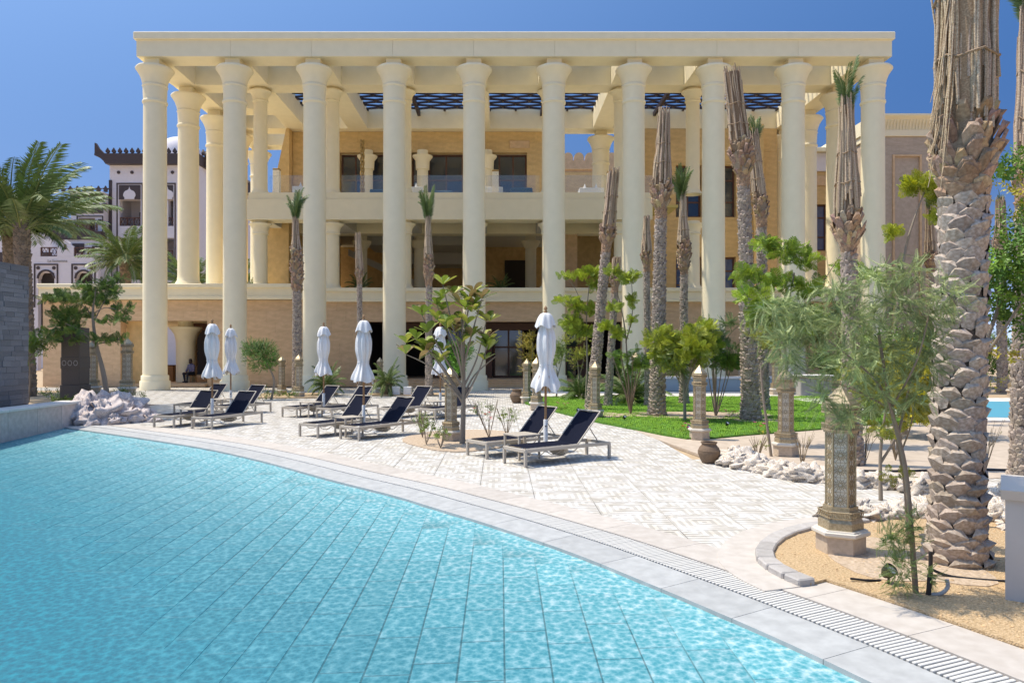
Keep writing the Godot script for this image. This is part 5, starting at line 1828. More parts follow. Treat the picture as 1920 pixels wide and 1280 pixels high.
func frond_shape(L: float, n: int, leaf: float, droop: float, seed_no: int, v := 0.5) -> Mesher:   # a feather leaf along +y that bends towards +z
	var r2 := RandomNumberGenerator.new()
	r2.seed = seed_no
	var b := Mesher.new()
	var pts := []
	var rad := []
	for k in 9:
		var t := k / 8.0
		pts.append(Vector3(0, L * (t - droop * 0.28 * t * t * t), L * droop * 0.62 * t * t))
		rad.append(lerpf(0.018, 0.004, t) * (L / 2.0 + 0.3))
	b.col = Color(0.27, 0.30, 0.09)
	b.tube(pts, rad, 5, false)
	for k in n:
		var t := 0.14 + 0.86 * k / float(n)
		var i := mini(int(t * 8.0), 7)
		var p: Vector3 = pts[i].lerp(pts[i + 1], t * 8.0 - i)
		var dir: Vector3 = (pts[i + 1] - pts[i]).normalized()
		for s in [-1.0, 1.0]:
			var len := leaf * (0.5 + 0.75 * sin(PI * pow(t, 0.75))) * r2.randf_range(0.82, 1.12)
			var side := Vector3(s, 0, 0)
			var up = side.cross(dir).normalized() * s
			var a = (dir * (0.75 + 0.5 * t) + side * 1.0 + up * (v + r2.randf_range(-0.22, 0.22))).normalized()
			var tip = p + a * len + Vector3(0, -0.06 * len, 0.10 * len * droop)
			var wv := dir * 0.014 * (L / 2.0 + 0.35) * 1.2
			var mid = p + a * len * 0.4
			var g := r2.randf_range(0.75, 1.25)
			b.col = Color(0.135, 0.20, 0.055) * g
			b.col.a = 1.0
			var nn = a.cross(dir).normalized()
			b.tri(p, mid + wv, tip, nn, nn, nn)
			b.tri(p, tip, mid - wv, nn, nn, nn)
	return b

var fronds := []

# A transplanted date palm whose dried crown is tied up: trunk of trimmed leaf bases, a thick head, a bundle of dry stalks, perhaps green tips
func tied_palm(label: String, base: Vector3, head: Vector3, top: Vector3, r0: float, r1: float, head_r: float, head_h: float, top_r: float, green: float, near := false, bend := 0.0) -> Node3D:
	var T := thing("tied_date_palm", label, "palm tree", base, 0, "date palms with tied-up crowns")
	r0 *= 0.77
	r1 *= 0.77
	head_r *= 0.84
	var H := head - base
	var Tp := top - base
	var mid := H * 0.5 + Vector3(bend, 0, 0)
	var path := curve_pts([Vector3.ZERO, mid, H], 12)
	var core := Mesher.new()
	core.col = Color(0.26, 0.235, 0.22)  # dark core paints shade into the crevices between leaf bases
	var rad := []
	for k in path.size():
		var t := float(k) / (path.size() - 1)
		rad.append(lerpf(r0, r1, smoothstep(0.0, 1.0, t)) * (1.0 + 0.22 * exp(-t * 14.0)) * 0.93)
	core.tube(path, rad, 18)
	part("trunk", core, M.boot, T)
	var pos := func(t: float) -> Array:
		var f := t * (path.size() - 1)
		var i := mini(int(f), path.size() - 2)
		return [path[i].lerp(path[i + 1], f - i), lerpf(rad[i], rad[i + 1], f - i)]
	var len := H.length()
	var rowh := 0.085 if near else clampf(len / 78.0, 0.07, 0.12)
	var rows := int(len / rowh)
	var around := 7 if near else 11
	var rest := Mesher.new()
	var n_near := 0
	for r in rows:
		var t := (r + 0.3) / rows
		var q: Array = pos.call(t)
		for k in around:
			var a := TAU * (k + 0.5 * (r % 2) + rr(-0.16, 0.16)) / around + r * 0.09
			var o := Vector3(cos(a), 0, sin(a))
			var lean := H.normalized()
			var xf := Transform3D(Basis(Vector3(-o.z, 0, o.x) * -1.0, Vector3.UP, o) * rot(rr(-0.12, 0.2), 0, rr(-0.16, 0.16)), q[0] + o * (q[1] - 0.005) + lean * rr(-0.03, 0.03))
			var w: float = TAU * q[1] / around * rr(1.0, 1.25)
			var shade := rr(0.70, 1.2) * (1.0 if near else 0.82)
			var c := Color(shade, shade * rr(0.96, 1.0), shade * rr(0.92, 1.0))
			if t > 0.9: c = c * Color(1.05, 0.84, 0.66)
			c.a = 1
			var od: float = q[1] * rr(0.13, 0.26)
			if near and n_near < 296:
				var one_boot := Mesher.new()
				one_boot.col = c
				boot_shape(one_boot, Transform3D(xf.basis, Vector3.ZERO), w, rowh * rr(1.05, 1.6), od * 1.25, rr(-1, 1))
				var ob := part("leaf_base", one_boot, M.boot, T)
				ob.position = xf.origin
				n_near += 1
			else:
				rest.col = c
				boot_shape(rest, xf, w, rowh * rr(1.0, 1.45), od, rr(-1, 1))
	if rest.v.size(): part("leaf_bases", rest, M.boot, T, "stuff")
	# head: swollen knot of broad dry leaf bases
	var hb := Mesher.new()
	hb.col = Color(0.7, 0.62, 0.5)
	var ax := (Tp - H).normalized()
	var hp := []
	var hr := []
	for k in 9:
		var t := k / 8.0
		hp.append(H + ax * head_h * (t - 0.12))
		hr.append(lerpf(r1 * 0.95, head_r * 0.9, sin(PI * clampf(t * 1.15, 0, 1))) * (1.0 if t < 0.9 else 0.9))
	hb.tube(hp, hr, 16)
	for k in 34 + int(20.0 * head_h / head_r):
		var t := rr(-0.02, 0.92)
		var a := rr(0, TAU)
		var o := Vector3(cos(a), 0, sin(a))
		var rr0 := lerpf(r1, head_r, sin(PI * clampf(t, 0, 1)))
		var shade := rr(0.55, 1.15)
		hb.col = Color(shade, shade * rr(0.74, 0.88), shade * rr(0.52, 0.76))
		var tilt := rr(-0.25, 0.75)
		var e := o * cos(tilt) * 0.45 + Vector3.UP
		e = e.normalized()
		var sd := Vector3(-o.z, 0, o.x)
		boot_shape(hb, Transform3D(Basis(-sd, e, o), H + ax * head_h * (t - 0.15) + o * rr0 * 0.86), head_r * rr(0.28, 0.62), head_r * rr(0.4, 0.85), head_r * rr(0.06, 0.2), rr(-1, 1))
	part("head", hb, M.boot, T)
	# dry stalks tied up
	var blen := (Tp - H).length() - head_h * 0.6
	var start := H + ax * head_h * 0.62
	var n := 170 if near else 96
	var bun := Mesher.new()
	for k in n:
		var a := rr(0, TAU)
		var deep := sqrt(rr(0.25, 1.0))
		var o := Vector3(cos(a), 0, sin(a))
		var loose := 0.0
		if k % 13 == 0: loose = rr(0.3, 1.0)
		var s := rr(0.0, 0.25)
		var e := rr(0.86, 1.05) if k % 5 else rr(0.6, 0.9)
		var pts := []
		for i in 6:
			var t := lerpf(s, e, i / 5.0)
			var R := lerpf(head_r * 0.95, top_r, smoothstep(0.0, 0.9, t)) * deep
			R *= 1.0 - 0.10 * exp(-pow((t - 0.45) * 9.0, 2.0))
			pts.append(start + ax * blen * t + o * (R + loose * 0.10 * head_r * i * sin(k * 1.7)) + Vector3(rr(-0.012, 0.012), 0, rr(-0.012, 0.012)))
		var w := (0.017 if near else 0.026) * rr(0.6, 1.3)
		var shade := rr(0.72, 1.4) if near else rr(0.6, 1.15)
		var c := Color(shade, shade * rr(0.93, 1.0), shade * rr(0.86, 1.04))
		if near:
			var st := Mesher.new()
			st.col = c
			st.tube(pts, [w, w, w * 0.9, w * 0.8, w * 0.7, w * 0.5], 4)
			part("dry_stalk", st, M.dry_frond, T)
		else:
			bun.col = c
			bun.tube(pts, [w, w, w * 0.9, w * 0.8, w * 0.7, w * 0.5], 4)
	var inner := Mesher.new()
	inner.col = Color(0.7, 0.62, 0.54) if near else Color(0.42, 0.36, 0.31)
	inner.tube([start, start + ax * blen * 0.5, start + ax * blen * 0.95], [head_r * 0.8, lerpf(head_r, top_r, 0.6) * 0.84, top_r * 0.8], 12)
	part("bundle_core", inner, M.dry_frond, T)
	if not near: part("dry_stalks", bun, M.dry_frond, T, "stuff")
	for t in [0.30, 0.55]:
		var rp := []
		var R := lerpf(head_r * 0.92, top_r, smoothstep(0.0, 0.85, t)) * 1.06
		for k in 17: rp.append(start + ax * blen * (t + 0.012 * sin(k * 1.9)) + Vector3(cos(TAU * k / 16) * R, 0, sin(TAU * k / 16) * R))
		var rb := Mesher.new()
		rb.col = Color(0.6, 0.55, 0.5)
		rb.tube(rp, [0.012], 5, false)
		part("rope", rb, M.dry_frond, T)
	if near:   # strands that hang loose on the left side
		for k in 26:
			var a := rr(2.6, 3.9)
			var o := Vector3(cos(a), 0, sin(a) * 0.8 + 0.25)
			var pts := []
			var h0 := rr(0.25, 0.75)
			for i in 6:
				var t := i / 5.0
				pts.append(start + ax * blen * (h0 - t * rr(0.32, 0.4)) + o * (head_r * (0.86 + 0.5 * t * t) + rr(-0.01, 0.01)) - Vector3(0, t * 0.28, 0))
			var st := Mesher.new()
			var shade := rr(0.8, 1.35)
			st.col = Color(shade, shade * 0.95, shade * 0.85)
			st.tube(pts, [0.010, 0.009, 0.008, 0.007, 0.005, 0.003], 4)
			part("hanging_strand", st, M.dry_frond, T)
	if green > 0.0:
		for k in 7 + int(green * 6):
			var o := obj("green_frond", fronds[k % fronds.size()], T)
			var a := rr(0, TAU)
			o.position = start + ax * blen * rr(0.72, 0.92)
			var s := green * rr(0.8, 1.15) * 0.62
			o.basis = aim(ax + Vector3(cos(a), 0, sin(a)) * rr(0.04, 0.30), Vector3(-sin(a), 0, cos(a))).scaled(Vector3(s * 0.62, s, s * 0.62))
	return T

func crowned_palm(label: String, base: Vector3, head: Vector3, r: float, L: float, n: int, called := "date_palm", spread := 1.75) -> Node3D:
	var T := thing(called, label, "palm tree", base)
	var H := head - base
	var tr := Mesher.new()
	tr.col = Color(0.5, 0.43, 0.38)
	tr.tube([Vector3.ZERO, H * 0.5 + Vector3(0.03, 0, 0), H], [r * 1.15, r, r * 1.05], 14)
	var rows := int(H.y / 0.13)
	for q in rows:
		for k in 8:
			var a := TAU * (k + 0.5 * (q % 2)) / 8 + rr(-0.1, 0.1)
			var o := Vector3(cos(a), 0, sin(a))
			var s := rr(0.6, 1.05)
			tr.col = Color(s, s * 0.9, s * 0.8) * 0.72
			boot_shape(tr, Transform3D(Basis(Vector3(o.z, 0, -o.x), Vector3.UP, o), H * (float(q) / rows) + o * r * 0.98), r * 0.85, 0.2, r * rr(0.2, 0.36), rr(-1, 1))
	part("trunk", tr, M.boot, T)
	for k in n:
		var t := (k + 0.5) / n
		var a := k * 2.39996 + rr(-0.2, 0.2)
		var pitch := lerpf(0.06, spread, pow(t, 0.9))
		var o := obj("frond", fronds[rng.randi() % fronds.size()], T)
		o.position = H + Vector3(cos(a), 0, sin(a)) * r * 0.7 - Vector3(0, t * 0.25, 0)
		var dirv := Vector3(cos(a) * sin(pitch), cos(pitch), sin(a) * sin(pitch))
		var yx := dirv.normalized()
		var down := (Vector3(cos(a), 0, sin(a)) * cos(pitch) - Vector3(0, sin(pitch), 0)).normalized()
		var s := L * 0.5 * rr(0.85, 1.12)
		o.basis = Basis(yx.cross(down), yx, down).scaled(Vector3(s, s, s))
	return T

func palms() -> void:
	for k in 5: fronds.append(frond_shape(2.0, 46, 0.36, [0.35, 0.6, 0.8, 0.5, 0.95][k], 300 + k).commit(M.leaf_thick))
	tied_palm("huge tied date palm in the right foreground, its scaly trunk filling the sand bed", Vector3(4.25, 0, -6.95), Vector3(4.33, 3.60, -6.95), Vector3(4.36, 6.3, -6.95), 0.285, 0.25, 0.315, 0.62, 0.265, 0.0, true, -0.01)
	tied_palm("tied palm with a green tip right behind the nearest lantern post", Vector3(6.1, 0, -12.9), Vector3(6.02, 3.85, -12.9), Vector3(5.98, 6.3, -12.9), 0.20, 0.165, 0.285, 0.62, 0.12, 0.75)
	tied_palm("thick leaning tied palm with a straw top, before the eighth giant column", Vector3(6.95, 0, -20.7), Vector3(6.74, 6.95, -20.7), Vector3(6.42, 9.75, -20.7), 0.30, 0.215, 0.36, 0.95, 0.26, 0.0)
	tied_palm("tied palm with a green tip just behind the thick leaning one", Vector3(8.45, 0, -24.0), Vector3(8.40, 6.3, -24.0), Vector3(8.15, 9.0, -24.0), 0.24, 0.20, 0.26, 0.8, 0.16, 0.8)
	tied_palm("tied palm with a wide foot on the lawn's bare soil, right of the seventh column", Vector3(4.63, 0, -22.05), Vector3(4.75, 6.25, -22.05), Vector3(4.85, 9.05, -22.05), 0.29, 0.215, 0.34, 0.9, 0.17, 0.0)
	tied_palm("thin tied palm hidden behind the wide-footed palm's left side", Vector3(5.15, 0, -26.0), Vector3(5.1, 5.0, -26.0), Vector3(5.1, 6.6, -26.0), 0.15, 0.14, 0.21, 0.5, 0.09, 0.0)
	tied_palm("slim tied palm with a bright green tuft between two windows of the right wall", Vector3(6.65, 0, -27.0), Vector3(6.65, 5.0, -27.0), Vector3(6.62, 7.6, -27.0), 0.20, 0.17, 0.28, 1.2, 0.11, 1.15)
	tied_palm("leaning tied palm with a cut straw top right of the nearest parasol", Vector3(2.98, 0, -24.35), Vector3(3.48, 5.5, -24.35), Vector3(3.70, 7.85, -24.35), 0.235, 0.195, 0.29, 0.62, 0.2, 0.12)
	tied_palm("palm trunk standing right behind the leaning tied palm", Vector3(3.75, 0, -26.0), Vector3(4.0, 4.2, -26.0), Vector3(4.05, 5.2, -26.0), 0.17, 0.15, 0.2, 0.4, 0.14, 0.0)
	tied_palm("tied palm with an upright green tuft left of the third giant column", Vector3(-8.72, 0, -32.0), Vector3(-8.72, 4.75, -32.0), Vector3(-8.8, 7.6, -32.0), 0.25, 0.235, 0.29, 2.0, 0.12, 1.3)
	tied_palm("bare thin tied palm between the third and fourth giant columns", Vector3(-6.3, 0, -33.5), Vector3(-6.32, 5.2, -33.5), Vector3(-6.4, 7.2, -33.5), 0.15, 0.15, 0.2, 0.5, 0.13, 0.0)
	tied_palm("tied palm with a green tuft between the fourth and fifth giant columns", Vector3(-3.06, 0, -32.0), Vector3(-3.06, 5.0, -32.0), Vector3(-3.1, 7.7, -32.0), 0.20, 0.17, 0.24, 1.3, 0.11, 1.3)
	tied_palm("small far tied palm casting its shadow on the brown stone wing", Vector3(25.9, 0, -45.0), Vector3(25.95, 7.0, -45.0), Vector3(25.85, 10.6, -45.0), 0.28, 0.26, 0.42, 0.9, 0.2, 0.9)
	tied_palm("loosely tied palm at the right edge behind the glossy tree", Vector3(7.80, 0, -11.2), Vector3(7.86, 4.4, -11.2), Vector3(7.92, 7.4, -11.2), 0.17, 0.14, 0.17, 0.35, 0.10, 0.9)
	tied_palm("dark trunked palm beyond the second pool on the right", Vector3(23.3, 0, -34.6), Vector3(23.2, 6.4, -34.6), Vector3(23.2, 9.0, -34.6), 0.27, 0.24, 0.34, 0.9, 0.2, 0.5)
	crowned_palm("tall date palm with a full green crown behind the slate wall, front one of two", Vector3(-15.3, 0.45, -24.2), Vector3(-15.55, 6.1, -24.2), 0.20, 3.0, 30, "date_palm", 1.3)
	crowned_palm("date palm with a full green crown behind the slate wall, rear one of two", Vector3(-17.0, 0.45, -26.2), Vector3(-17.25, 6.4, -26.2), 0.20, 3.2, 30, "date_palm", 1.3)
	crowned_palm("small bright date palm in front of the Moorish hotel, above the ledge", Vector3(-27.3, 0, -54.5), Vector3(-27.4, 8.7, -54.5), 0.32, 3.1, 44)
	crowned_palm("low palm behind the second side column, between hotel and pavilion", Vector3(-22.3, 0, -54.0), Vector3(-22.3, 6.6, -54.0), 0.28, 3.0, 36)
	crowned_palm("palm crown between the second and third giant columns above the ledge", Vector3(-19.6, 0, -56.0), Vector3(-19.6, 6.9, -56.0), 0.28, 2.6, 34)
	for q in [[-7.55, 32.4, 1.5, 0.28, "dark green cycad beside the small parasol, at the third column's foot"], [-4.95, 32.6, 1.45, 0.40, "cycad in a white pot before the fourth giant column"]]:
		var C := thing("cycad", q[4], "cycad", Vector3(q[0], 0, -q[1]))
		var tk := Mesher.new()
		tk.col = Color(0.6, 0.5, 0.42)
		tk.lathe([Vector2(0.2, 0), Vector2(0.24, 0.2), Vector2(0.2, q[3] + 0.1), Vector2(0, q[3] + 0.14)], 12)
		part("trunk", tk, M.boot, C)
		for k in 26:
			var a := k * 2.39996
			var pitch := lerpf(0.35, 1.55, k / 26.0)
			var o := obj("frond", fronds[k % 5], C)
			o.position = Vector3(0, q[3] + 0.1, 0)
			var yx := Vector3(cos(a) * sin(pitch), cos(pitch), sin(a) * sin(pitch))
			var down := Vector3(cos(a) * cos(pitch), -sin(pitch), sin(a) * cos(pitch))
			var s: float = q[2] * 0.5 * rr(0.85, 1.1)
			o.basis = Basis(yx.cross(down), yx, down).scaled(Vector3(s * 0.6, s, s))
		if q[3] > 0.35:
			for e in [-0.95, 0.45, 0.95]:
				var pt := Mesher.new()
				pt.box(Vector3(e, 0.2, 0.35), Vector3(0.34, 0.4, 0.3), Basis(), 0.02)
				part("white_pot", pt, M.white_metal, C)
	for q in [[4.85, 27.8, 2.2, Color(1.9, 1.7, 0.8), "yellowish fan of palm leaves at the foot of the palms by the lawn"], [3.2, 30.0, 1.5, Color(1, 1, 1), "greyish spiky palm shrub by the sixth column's foot"]]:
		var C := thing("palm_shrub", q[4], "palm shrub", Vector3(q[0], 0.03, -q[1]))
		for k in 20:
			var a := k * 2.39996
			var pitch := lerpf(0.15, 1.15, k / 20.0)
			var o := obj("frond", fronds[k % 5], C)
			var yx := Vector3(cos(a) * sin(pitch), cos(pitch), sin(a) * sin(pitch))
			var down := Vector3(cos(a) * cos(pitch), -sin(pitch), sin(a) * cos(pitch))
			var s: float = q[2] * 0.5 * rr(0.8, 1.1)
			o.basis = Basis(yx.cross(down), yx, down).scaled(Vector3(s * 0.8, s, s))

# ---- leafy trees ----
func leaf_bit(b: Mesher, p: Vector3, dir: Vector3, side: Vector3, L: float, w: float, fold := 0.25) -> void:   # one folded leaf
	var up := side.cross(dir).normalized()
	var mid := p + dir * L * 0.5
	var tip := p + dir * L - up * L * 0.08
	var e1 := mid + side * w + up * w * fold
	var e2 := mid - side * w + up * w * fold
	var n1 := (up - side * fold).normalized()
	var n2 := (up + side * fold).normalized()
	if n1.dot(up) < 0:
		n1 = -n1; n2 = -n2
	b.tri(p, e1, tip, n1, n1, n1)
	b.tri(p, tip, e2, n2, n2, n2)

func spray(kind: String) -> ArrayMesh:   # a twig with leaves, about 1 unit long along +y
	var b := Mesher.new()
	var r2 := RandomNumberGenerator.new()
	r2.seed = kind.hash()
	if kind == "pinnate":        # flat feather of many small leaflets
		for s in [0.0, -1.0, 1.0, -1.0, 1.0, -1.0, 1.0]:
			pass
		for k in 6:
			var t := 0.12 + k * 0.15
			for s in [-1.0, 1.0]:
				var ax := Vector3(s * 0.9, 0.55, 0.12 * sin(k * 2.0)).normalized()
				var L := 0.34 * sin(PI * (0.25 + 0.7 * t))
				for i in 4:
					var p := Vector3(0, t, 0) + ax * L * (0.18 + 0.25 * i)
					for e in [-1.0, 1.0]:
						var sd = Vector3(-ax.y, ax.x, 0) * e
						b.col = Color.WHITE * r2.randf_range(0.8, 1.2)
						leaf_bit(b, p, (sd * 0.8 + ax * 0.5 + Vector3(0, 0, r2.randf_range(-0.3, 0.3))).normalized(), ax, 0.14, 0.042)
	elif kind == "feathery":     # drooping, very fine
		for k in 26:
			var t := k / 26.0
			for s in [-1.0, 1.0]:
				var p := Vector3(0, t, -0.35 * t * t)
				var d := Vector3(s * 0.8, 0.45, r2.randf_range(-0.5, 0.2)).normalized()
				b.col = Color.WHITE * r2.randf_range(0.75, 1.25)
				leaf_bit(b, p, d, Vector3(0, 0.6, 0.8), 0.15 * (1.1 - 0.5 * t), 0.016, 0.1)
	elif kind == "oval":         # glossy ovate leaves
		for k in 11:
			var t := 0.08 + k * 0.085
			var a := k * 2.4
			var d := Vector3(cos(a) * 0.85, 0.5, sin(a) * 0.85).normalized()
			b.col = Color.WHITE * r2.randf_range(0.75, 1.25)
			leaf_bit(b, Vector3(0, t, 0), d, d.cross(Vector3.UP).normalized(), 0.30, 0.075)
	else:                        # "small": dense small leaves
		for k in 22:
			var t := k / 22.0
			var a := k * 2.4
			var d := Vector3(cos(a) * 0.8, 0.55, sin(a) * 0.8).normalized()
			b.col = Color.WHITE * r2.randf_range(0.75, 1.25)
			leaf_bit(b, Vector3(0, t, 0), d, d.cross(Vector3.UP).normalized(), 0.20, 0.04)
	return b.commit(M.leaf)

var sprays := {}

func crown(T: Node3D, kind: String, clumps: Array, density: float, size: float, c0: Color, c1: Color, up := 0.4, called := "crown") -> void:   # clumps: [centre, radii]
	if not sprays.has(kind): sprays[kind] = spray(kind)
	var xf := []
	var cs := []
	for q in clumps:
		var ctr: Vector3 = q[0]
		var rad: Vector3 = q[1]
		var vol := rad.x * rad.y * rad.z
		if kind == "pinnate" and q == clumps[0]:
			size *= 0.74
			density *= 1.75
		var n := int(density * (0.55 if kind == "pinnate" else 0.85) * pow(vol, 0.72))
		var tone := rr(0.82, 1.15)
		for k in n:
			var e := Vector3(rng.randfn(), rng.randfn(), rng.randfn()).normalized()
			var dd := pow(rr(0.03, 1.0), 0.42)
			var p := ctr + e * dd * rad
			var d := (e * 0.8 + Vector3(rr(-0.5, 0.5), up + rr(-0.4, 0.4), rr(-0.5, 0.5))).normalized()
			var s := size * rr(0.65, 1.25)
			xf.append(Transform3D(aim(d, Vector3(rr(-1, 1), rr(-1, 1), rr(-1, 1))).scaled(Vector3(s, s, s)), p - d * s * 0.5))
			var c := c0.lerp(c1, clampf(rr(-0.15, 1.15), 0, 1)) * tone * 1.6 * rr(0.7, 1.35)
			c.a = 1
			cs.append(c)
	many(called, sprays[kind], xf, cs, T)

func limbs(T: Node3D, list: Array, col := Color.WHITE) -> void:   # each limb: [points, start radius, end radius]
	for k in list.size():
		var b := Mesher.new()
		b.col = col
		var pts := curve_pts(list[k][0], 5)
		var rad := []
		for i in pts.size(): rad.append(lerpf(list[k][1], list[k][2], float(i) / (pts.size() - 1)))
		b.tube(pts, rad, 8)
		part("trunk" if k == 0 else "branch", b, M.branch, T)

func tree(called: String, label: String, at: Vector3, cat := "tree") -> Node3D: return thing(called, label, cat, at)

func blobs(n: int, ctr: Vector3, spread: Vector3, rmin: float, rmax: float) -> Array:
	var out := []
	for k in n:
		var e := Vector3(rng.randfn(), rng.randfn(), rng.randfn()).normalized() * pow(rr(0.05, 1), 0.45)
		var r := rr(rmin, rmax)
		out.append([ctr + e * spread, Vector3(r, r * 0.75, r)])
	return out

func trees() -> void:
	var bright0 := Color(0.16, 0.21, 0.02)
	var bright1 := Color(0.31, 0.36, 0.03)
	# leaning tree in the left planter
	var A := tree("leaning_tree", "dark green layered tree with a slim leaning trunk in the left planter", Vector3(-11.35, 0.45, -21.6))
	limbs(A, [[[Vector3(0, 0, 0), Vector3(-0.15, 0.9, 0), Vector3(-0.36, 1.75, 0), Vector3(-0.42, 2.6, 0.05), Vector3(-0.30, 3.3, 0.1)], 0.085, 0.02], [[Vector3(-0.36, 1.7, 0), Vector3(-0.75, 2.1, 0.1), Vector3(-1.2, 2.3, 0.1)], 0.03, 0.01], [[Vector3(-0.4, 2.3, 0), Vector3(-0.7, 2.75, -0.1), Vector3(-1.1, 2.95, -0.1)], 0.025, 0.008], [[Vector3(-0.36, 1.7, 0), Vector3(0.05, 1.8, -0.1), Vector3(0.35, 1.9, -0.1)], 0.02, 0.006], [[Vector3(-0.42, 2.6, 0), Vector3(-0.05, 2.75, 0.1), Vector3(0.3, 2.7, 0.1)], 0.02, 0.006], [[Vector3(-0.4, 2.4, 0), Vector3(-0.2, 3.0, -0.2), Vector3(0.1, 3.5, -0.2)], 0.02, 0.006]])
	var la := []
	for q in [[-0.15, 1.85, 0.4, 0.14], [0.25, 1.87, 0.25, 0.12], [-1.35, 2.28, 0.5, 0.2], [-1.75, 1.95, 0.42, 0.22], [-2.0, 1.7, 0.35, 0.2], [-1.05, 2.6, 0.55, 0.17], [-1.5, 2.65, 0.4, 0.16], [-0.8, 2.98, 0.5, 0.2], [-1.25, 3.1, 0.35, 0.15], [-1.75, 3.0, 0.3, 0.12], [-0.35, 3.05, 0.45, 0.2], [-0.2, 3.4, 0.4, 0.2], [0.1, 3.25, 0.3, 0.14], [0.3, 2.75, 0.32, 0.18], [0.45, 2.45, 0.28, 0.14], [-0.65, 3.35, 0.4, 0.14], [0.15, 3.65, 0.25, 0.1], [-0.75, 2.05, 0.3, 0.1], [0.0, 2.35, 0.2, 0.08], [-0.95, 1.85, 0.25, 0.1]]:
		la.append([Vector3(q[0], q[1], rr(-0.35, 0.35)), Vector3(q[2], q[3], q[2])])
	crown(A, "pinnate", la, 650, 0.32, Color(0.055, 0.105, 0.022), Color(0.13, 0.19, 0.035), 0.3)
	var A2 := tree("bright_bush", "brighter leafy bush between the slate wall and the leaning tree", Vector3(-13.6, 0.45, -21.5), "bush")
	limbs(A2, [[[Vector3(0, 0, 0), Vector3(0.05, 0.8, 0), Vector3(0.0, 1.5, 0)], 0.03, 0.012]])
	crown(A2, "oval", [[Vector3(0, 1.55, 0), Vector3(0.45, 0.4, 0.4)], [Vector3(0.35, 1.75, 0), Vector3(0.35, 0.3, 0.3)], [Vector3(-0.2, 1.2, 0.1), Vector3(0.3, 0.3, 0.3)]], 330, 0.22, Color(0.06, 0.13, 0.015), Color(0.13, 0.2, 0.02))
	# round-headed tree by the second column
	var B := tree("ball_tree", "small ball-crowned tree on a bent thin trunk before the second giant column", Vector3(-9.15, 0, -29.8))
	limbs(B, [[[Vector3(0, 0, 0), Vector3(0.12, 0.7, 0), Vector3(-0.05, 1.2, 0), Vector3(-0.3, 1.6, 0)], 0.055, 0.02], [[Vector3(-0.02, 1.1, 0), Vector3(0.15, 1.5, 0.1)], 0.02, 0.008]])
	crown(B, "small", [[Vector3(-0.45, 1.75, 0), Vector3(0.75, 0.68, 0.7)], [Vector3(-0.75, 2.05, 0.1), Vector3(0.45, 0.4, 0.45)], [Vector3(-0.05, 1.6, 0), Vector3(0.42, 0.5, 0.45)], [Vector3(-0.3, 2.1, -0.1), Vector3(0.5, 0.35, 0.4)]], 900, 0.24, Color(0.055, 0.115, 0.02), Color(0.115, 0.20, 0.035))
	crown(B, "small", [[Vector3(-0.3, 0.3, 0.2), Vector3(0.32, 0.35, 0.3)], [Vector3(0.9, 0.2, 0.2), Vector3(0.3, 0.2, 0.3)]], 500, 0.2, Color(0.07, 0.12, 0.015), Color(0.14, 0.19, 0.02), 0.4, "undergrowth")
	# rosette-leaved tree in the middle
	var C := tree("rosette_tree", "young broad-leaved tree with yellow-green rosettes on pale branches in the middle of the deck", Vector3(-0.80, 0, -15.7))
	var tips := []
	var lm := [[[Vector3(0, 0, 0), Vector3(0.02, 0.6, 0), Vector3(0.03, 1.15, 0), Vector3(0.03, 2.0, 0), Vector3(-0.02, 2.75, 0)], 0.062, 0.018]]
	for q in [[0.85, -0.35, 1.5, -0.75, 2.05, 0.1], [0.95, -0.5, 1.75, -1.0, 2.2, -0.2], [1.2, -0.4, 1.9, -0.85, 2.75, 0.2], [1.5, -0.25, 2.15, -0.55, 2.95, -0.2], [1.75, -0.2, 2.5, -0.4, 3.35, 0.1], [0.9, 0.35, 1.55, 0.55, 2.15, 0.1], [1.2, 0.3, 1.8, 0.5, 2.6, -0.2], [1.6, 0.2, 2.3, 0.42, 3.05, 0.2], [2.0, 0.1, 2.7, 0.22, 3.2, 0.0], [1.4, 0.0, 2.2, 0.1, 2.8, 0.45], [1.3, -0.1, 2.0, -0.3, 2.5, 0.55], [1.6, -0.1, 2.3, -0.2, 2.6, -0.5], [0.9, -0.6, 1.6, -1.15, 1.9, 0.3], [1.0, 0.25, 1.45, 0.7, 1.85, -0.3]]:
		var st := Vector3(0.02, q[0], 0)
		var md := Vector3(q[1], q[2], q[5] * 0.6)
		var en := Vector3(q[3], q[4], q[5])
		lm.append([[st, md, en], 0.026, 0.008])
		tips.append(en)
		tips.append(md.lerp(en, 0.55) + Vector3(rr(-0.15, 0.15), rr(-0.1, 0.15), rr(-0.15, 0.15)))
		tips.append(en + Vector3(rr(-0.22, 0.22), rr(-0.2, 0.05), rr(-0.2, 0.2)))
		tips.append(md + Vector3(rr(-0.2, 0.2), rr(0.0, 0.25), rr(-0.2, 0.2)))
	limbs(C, lm, Color(1.6, 1.5, 1.4))
	var leaf_kinds := []
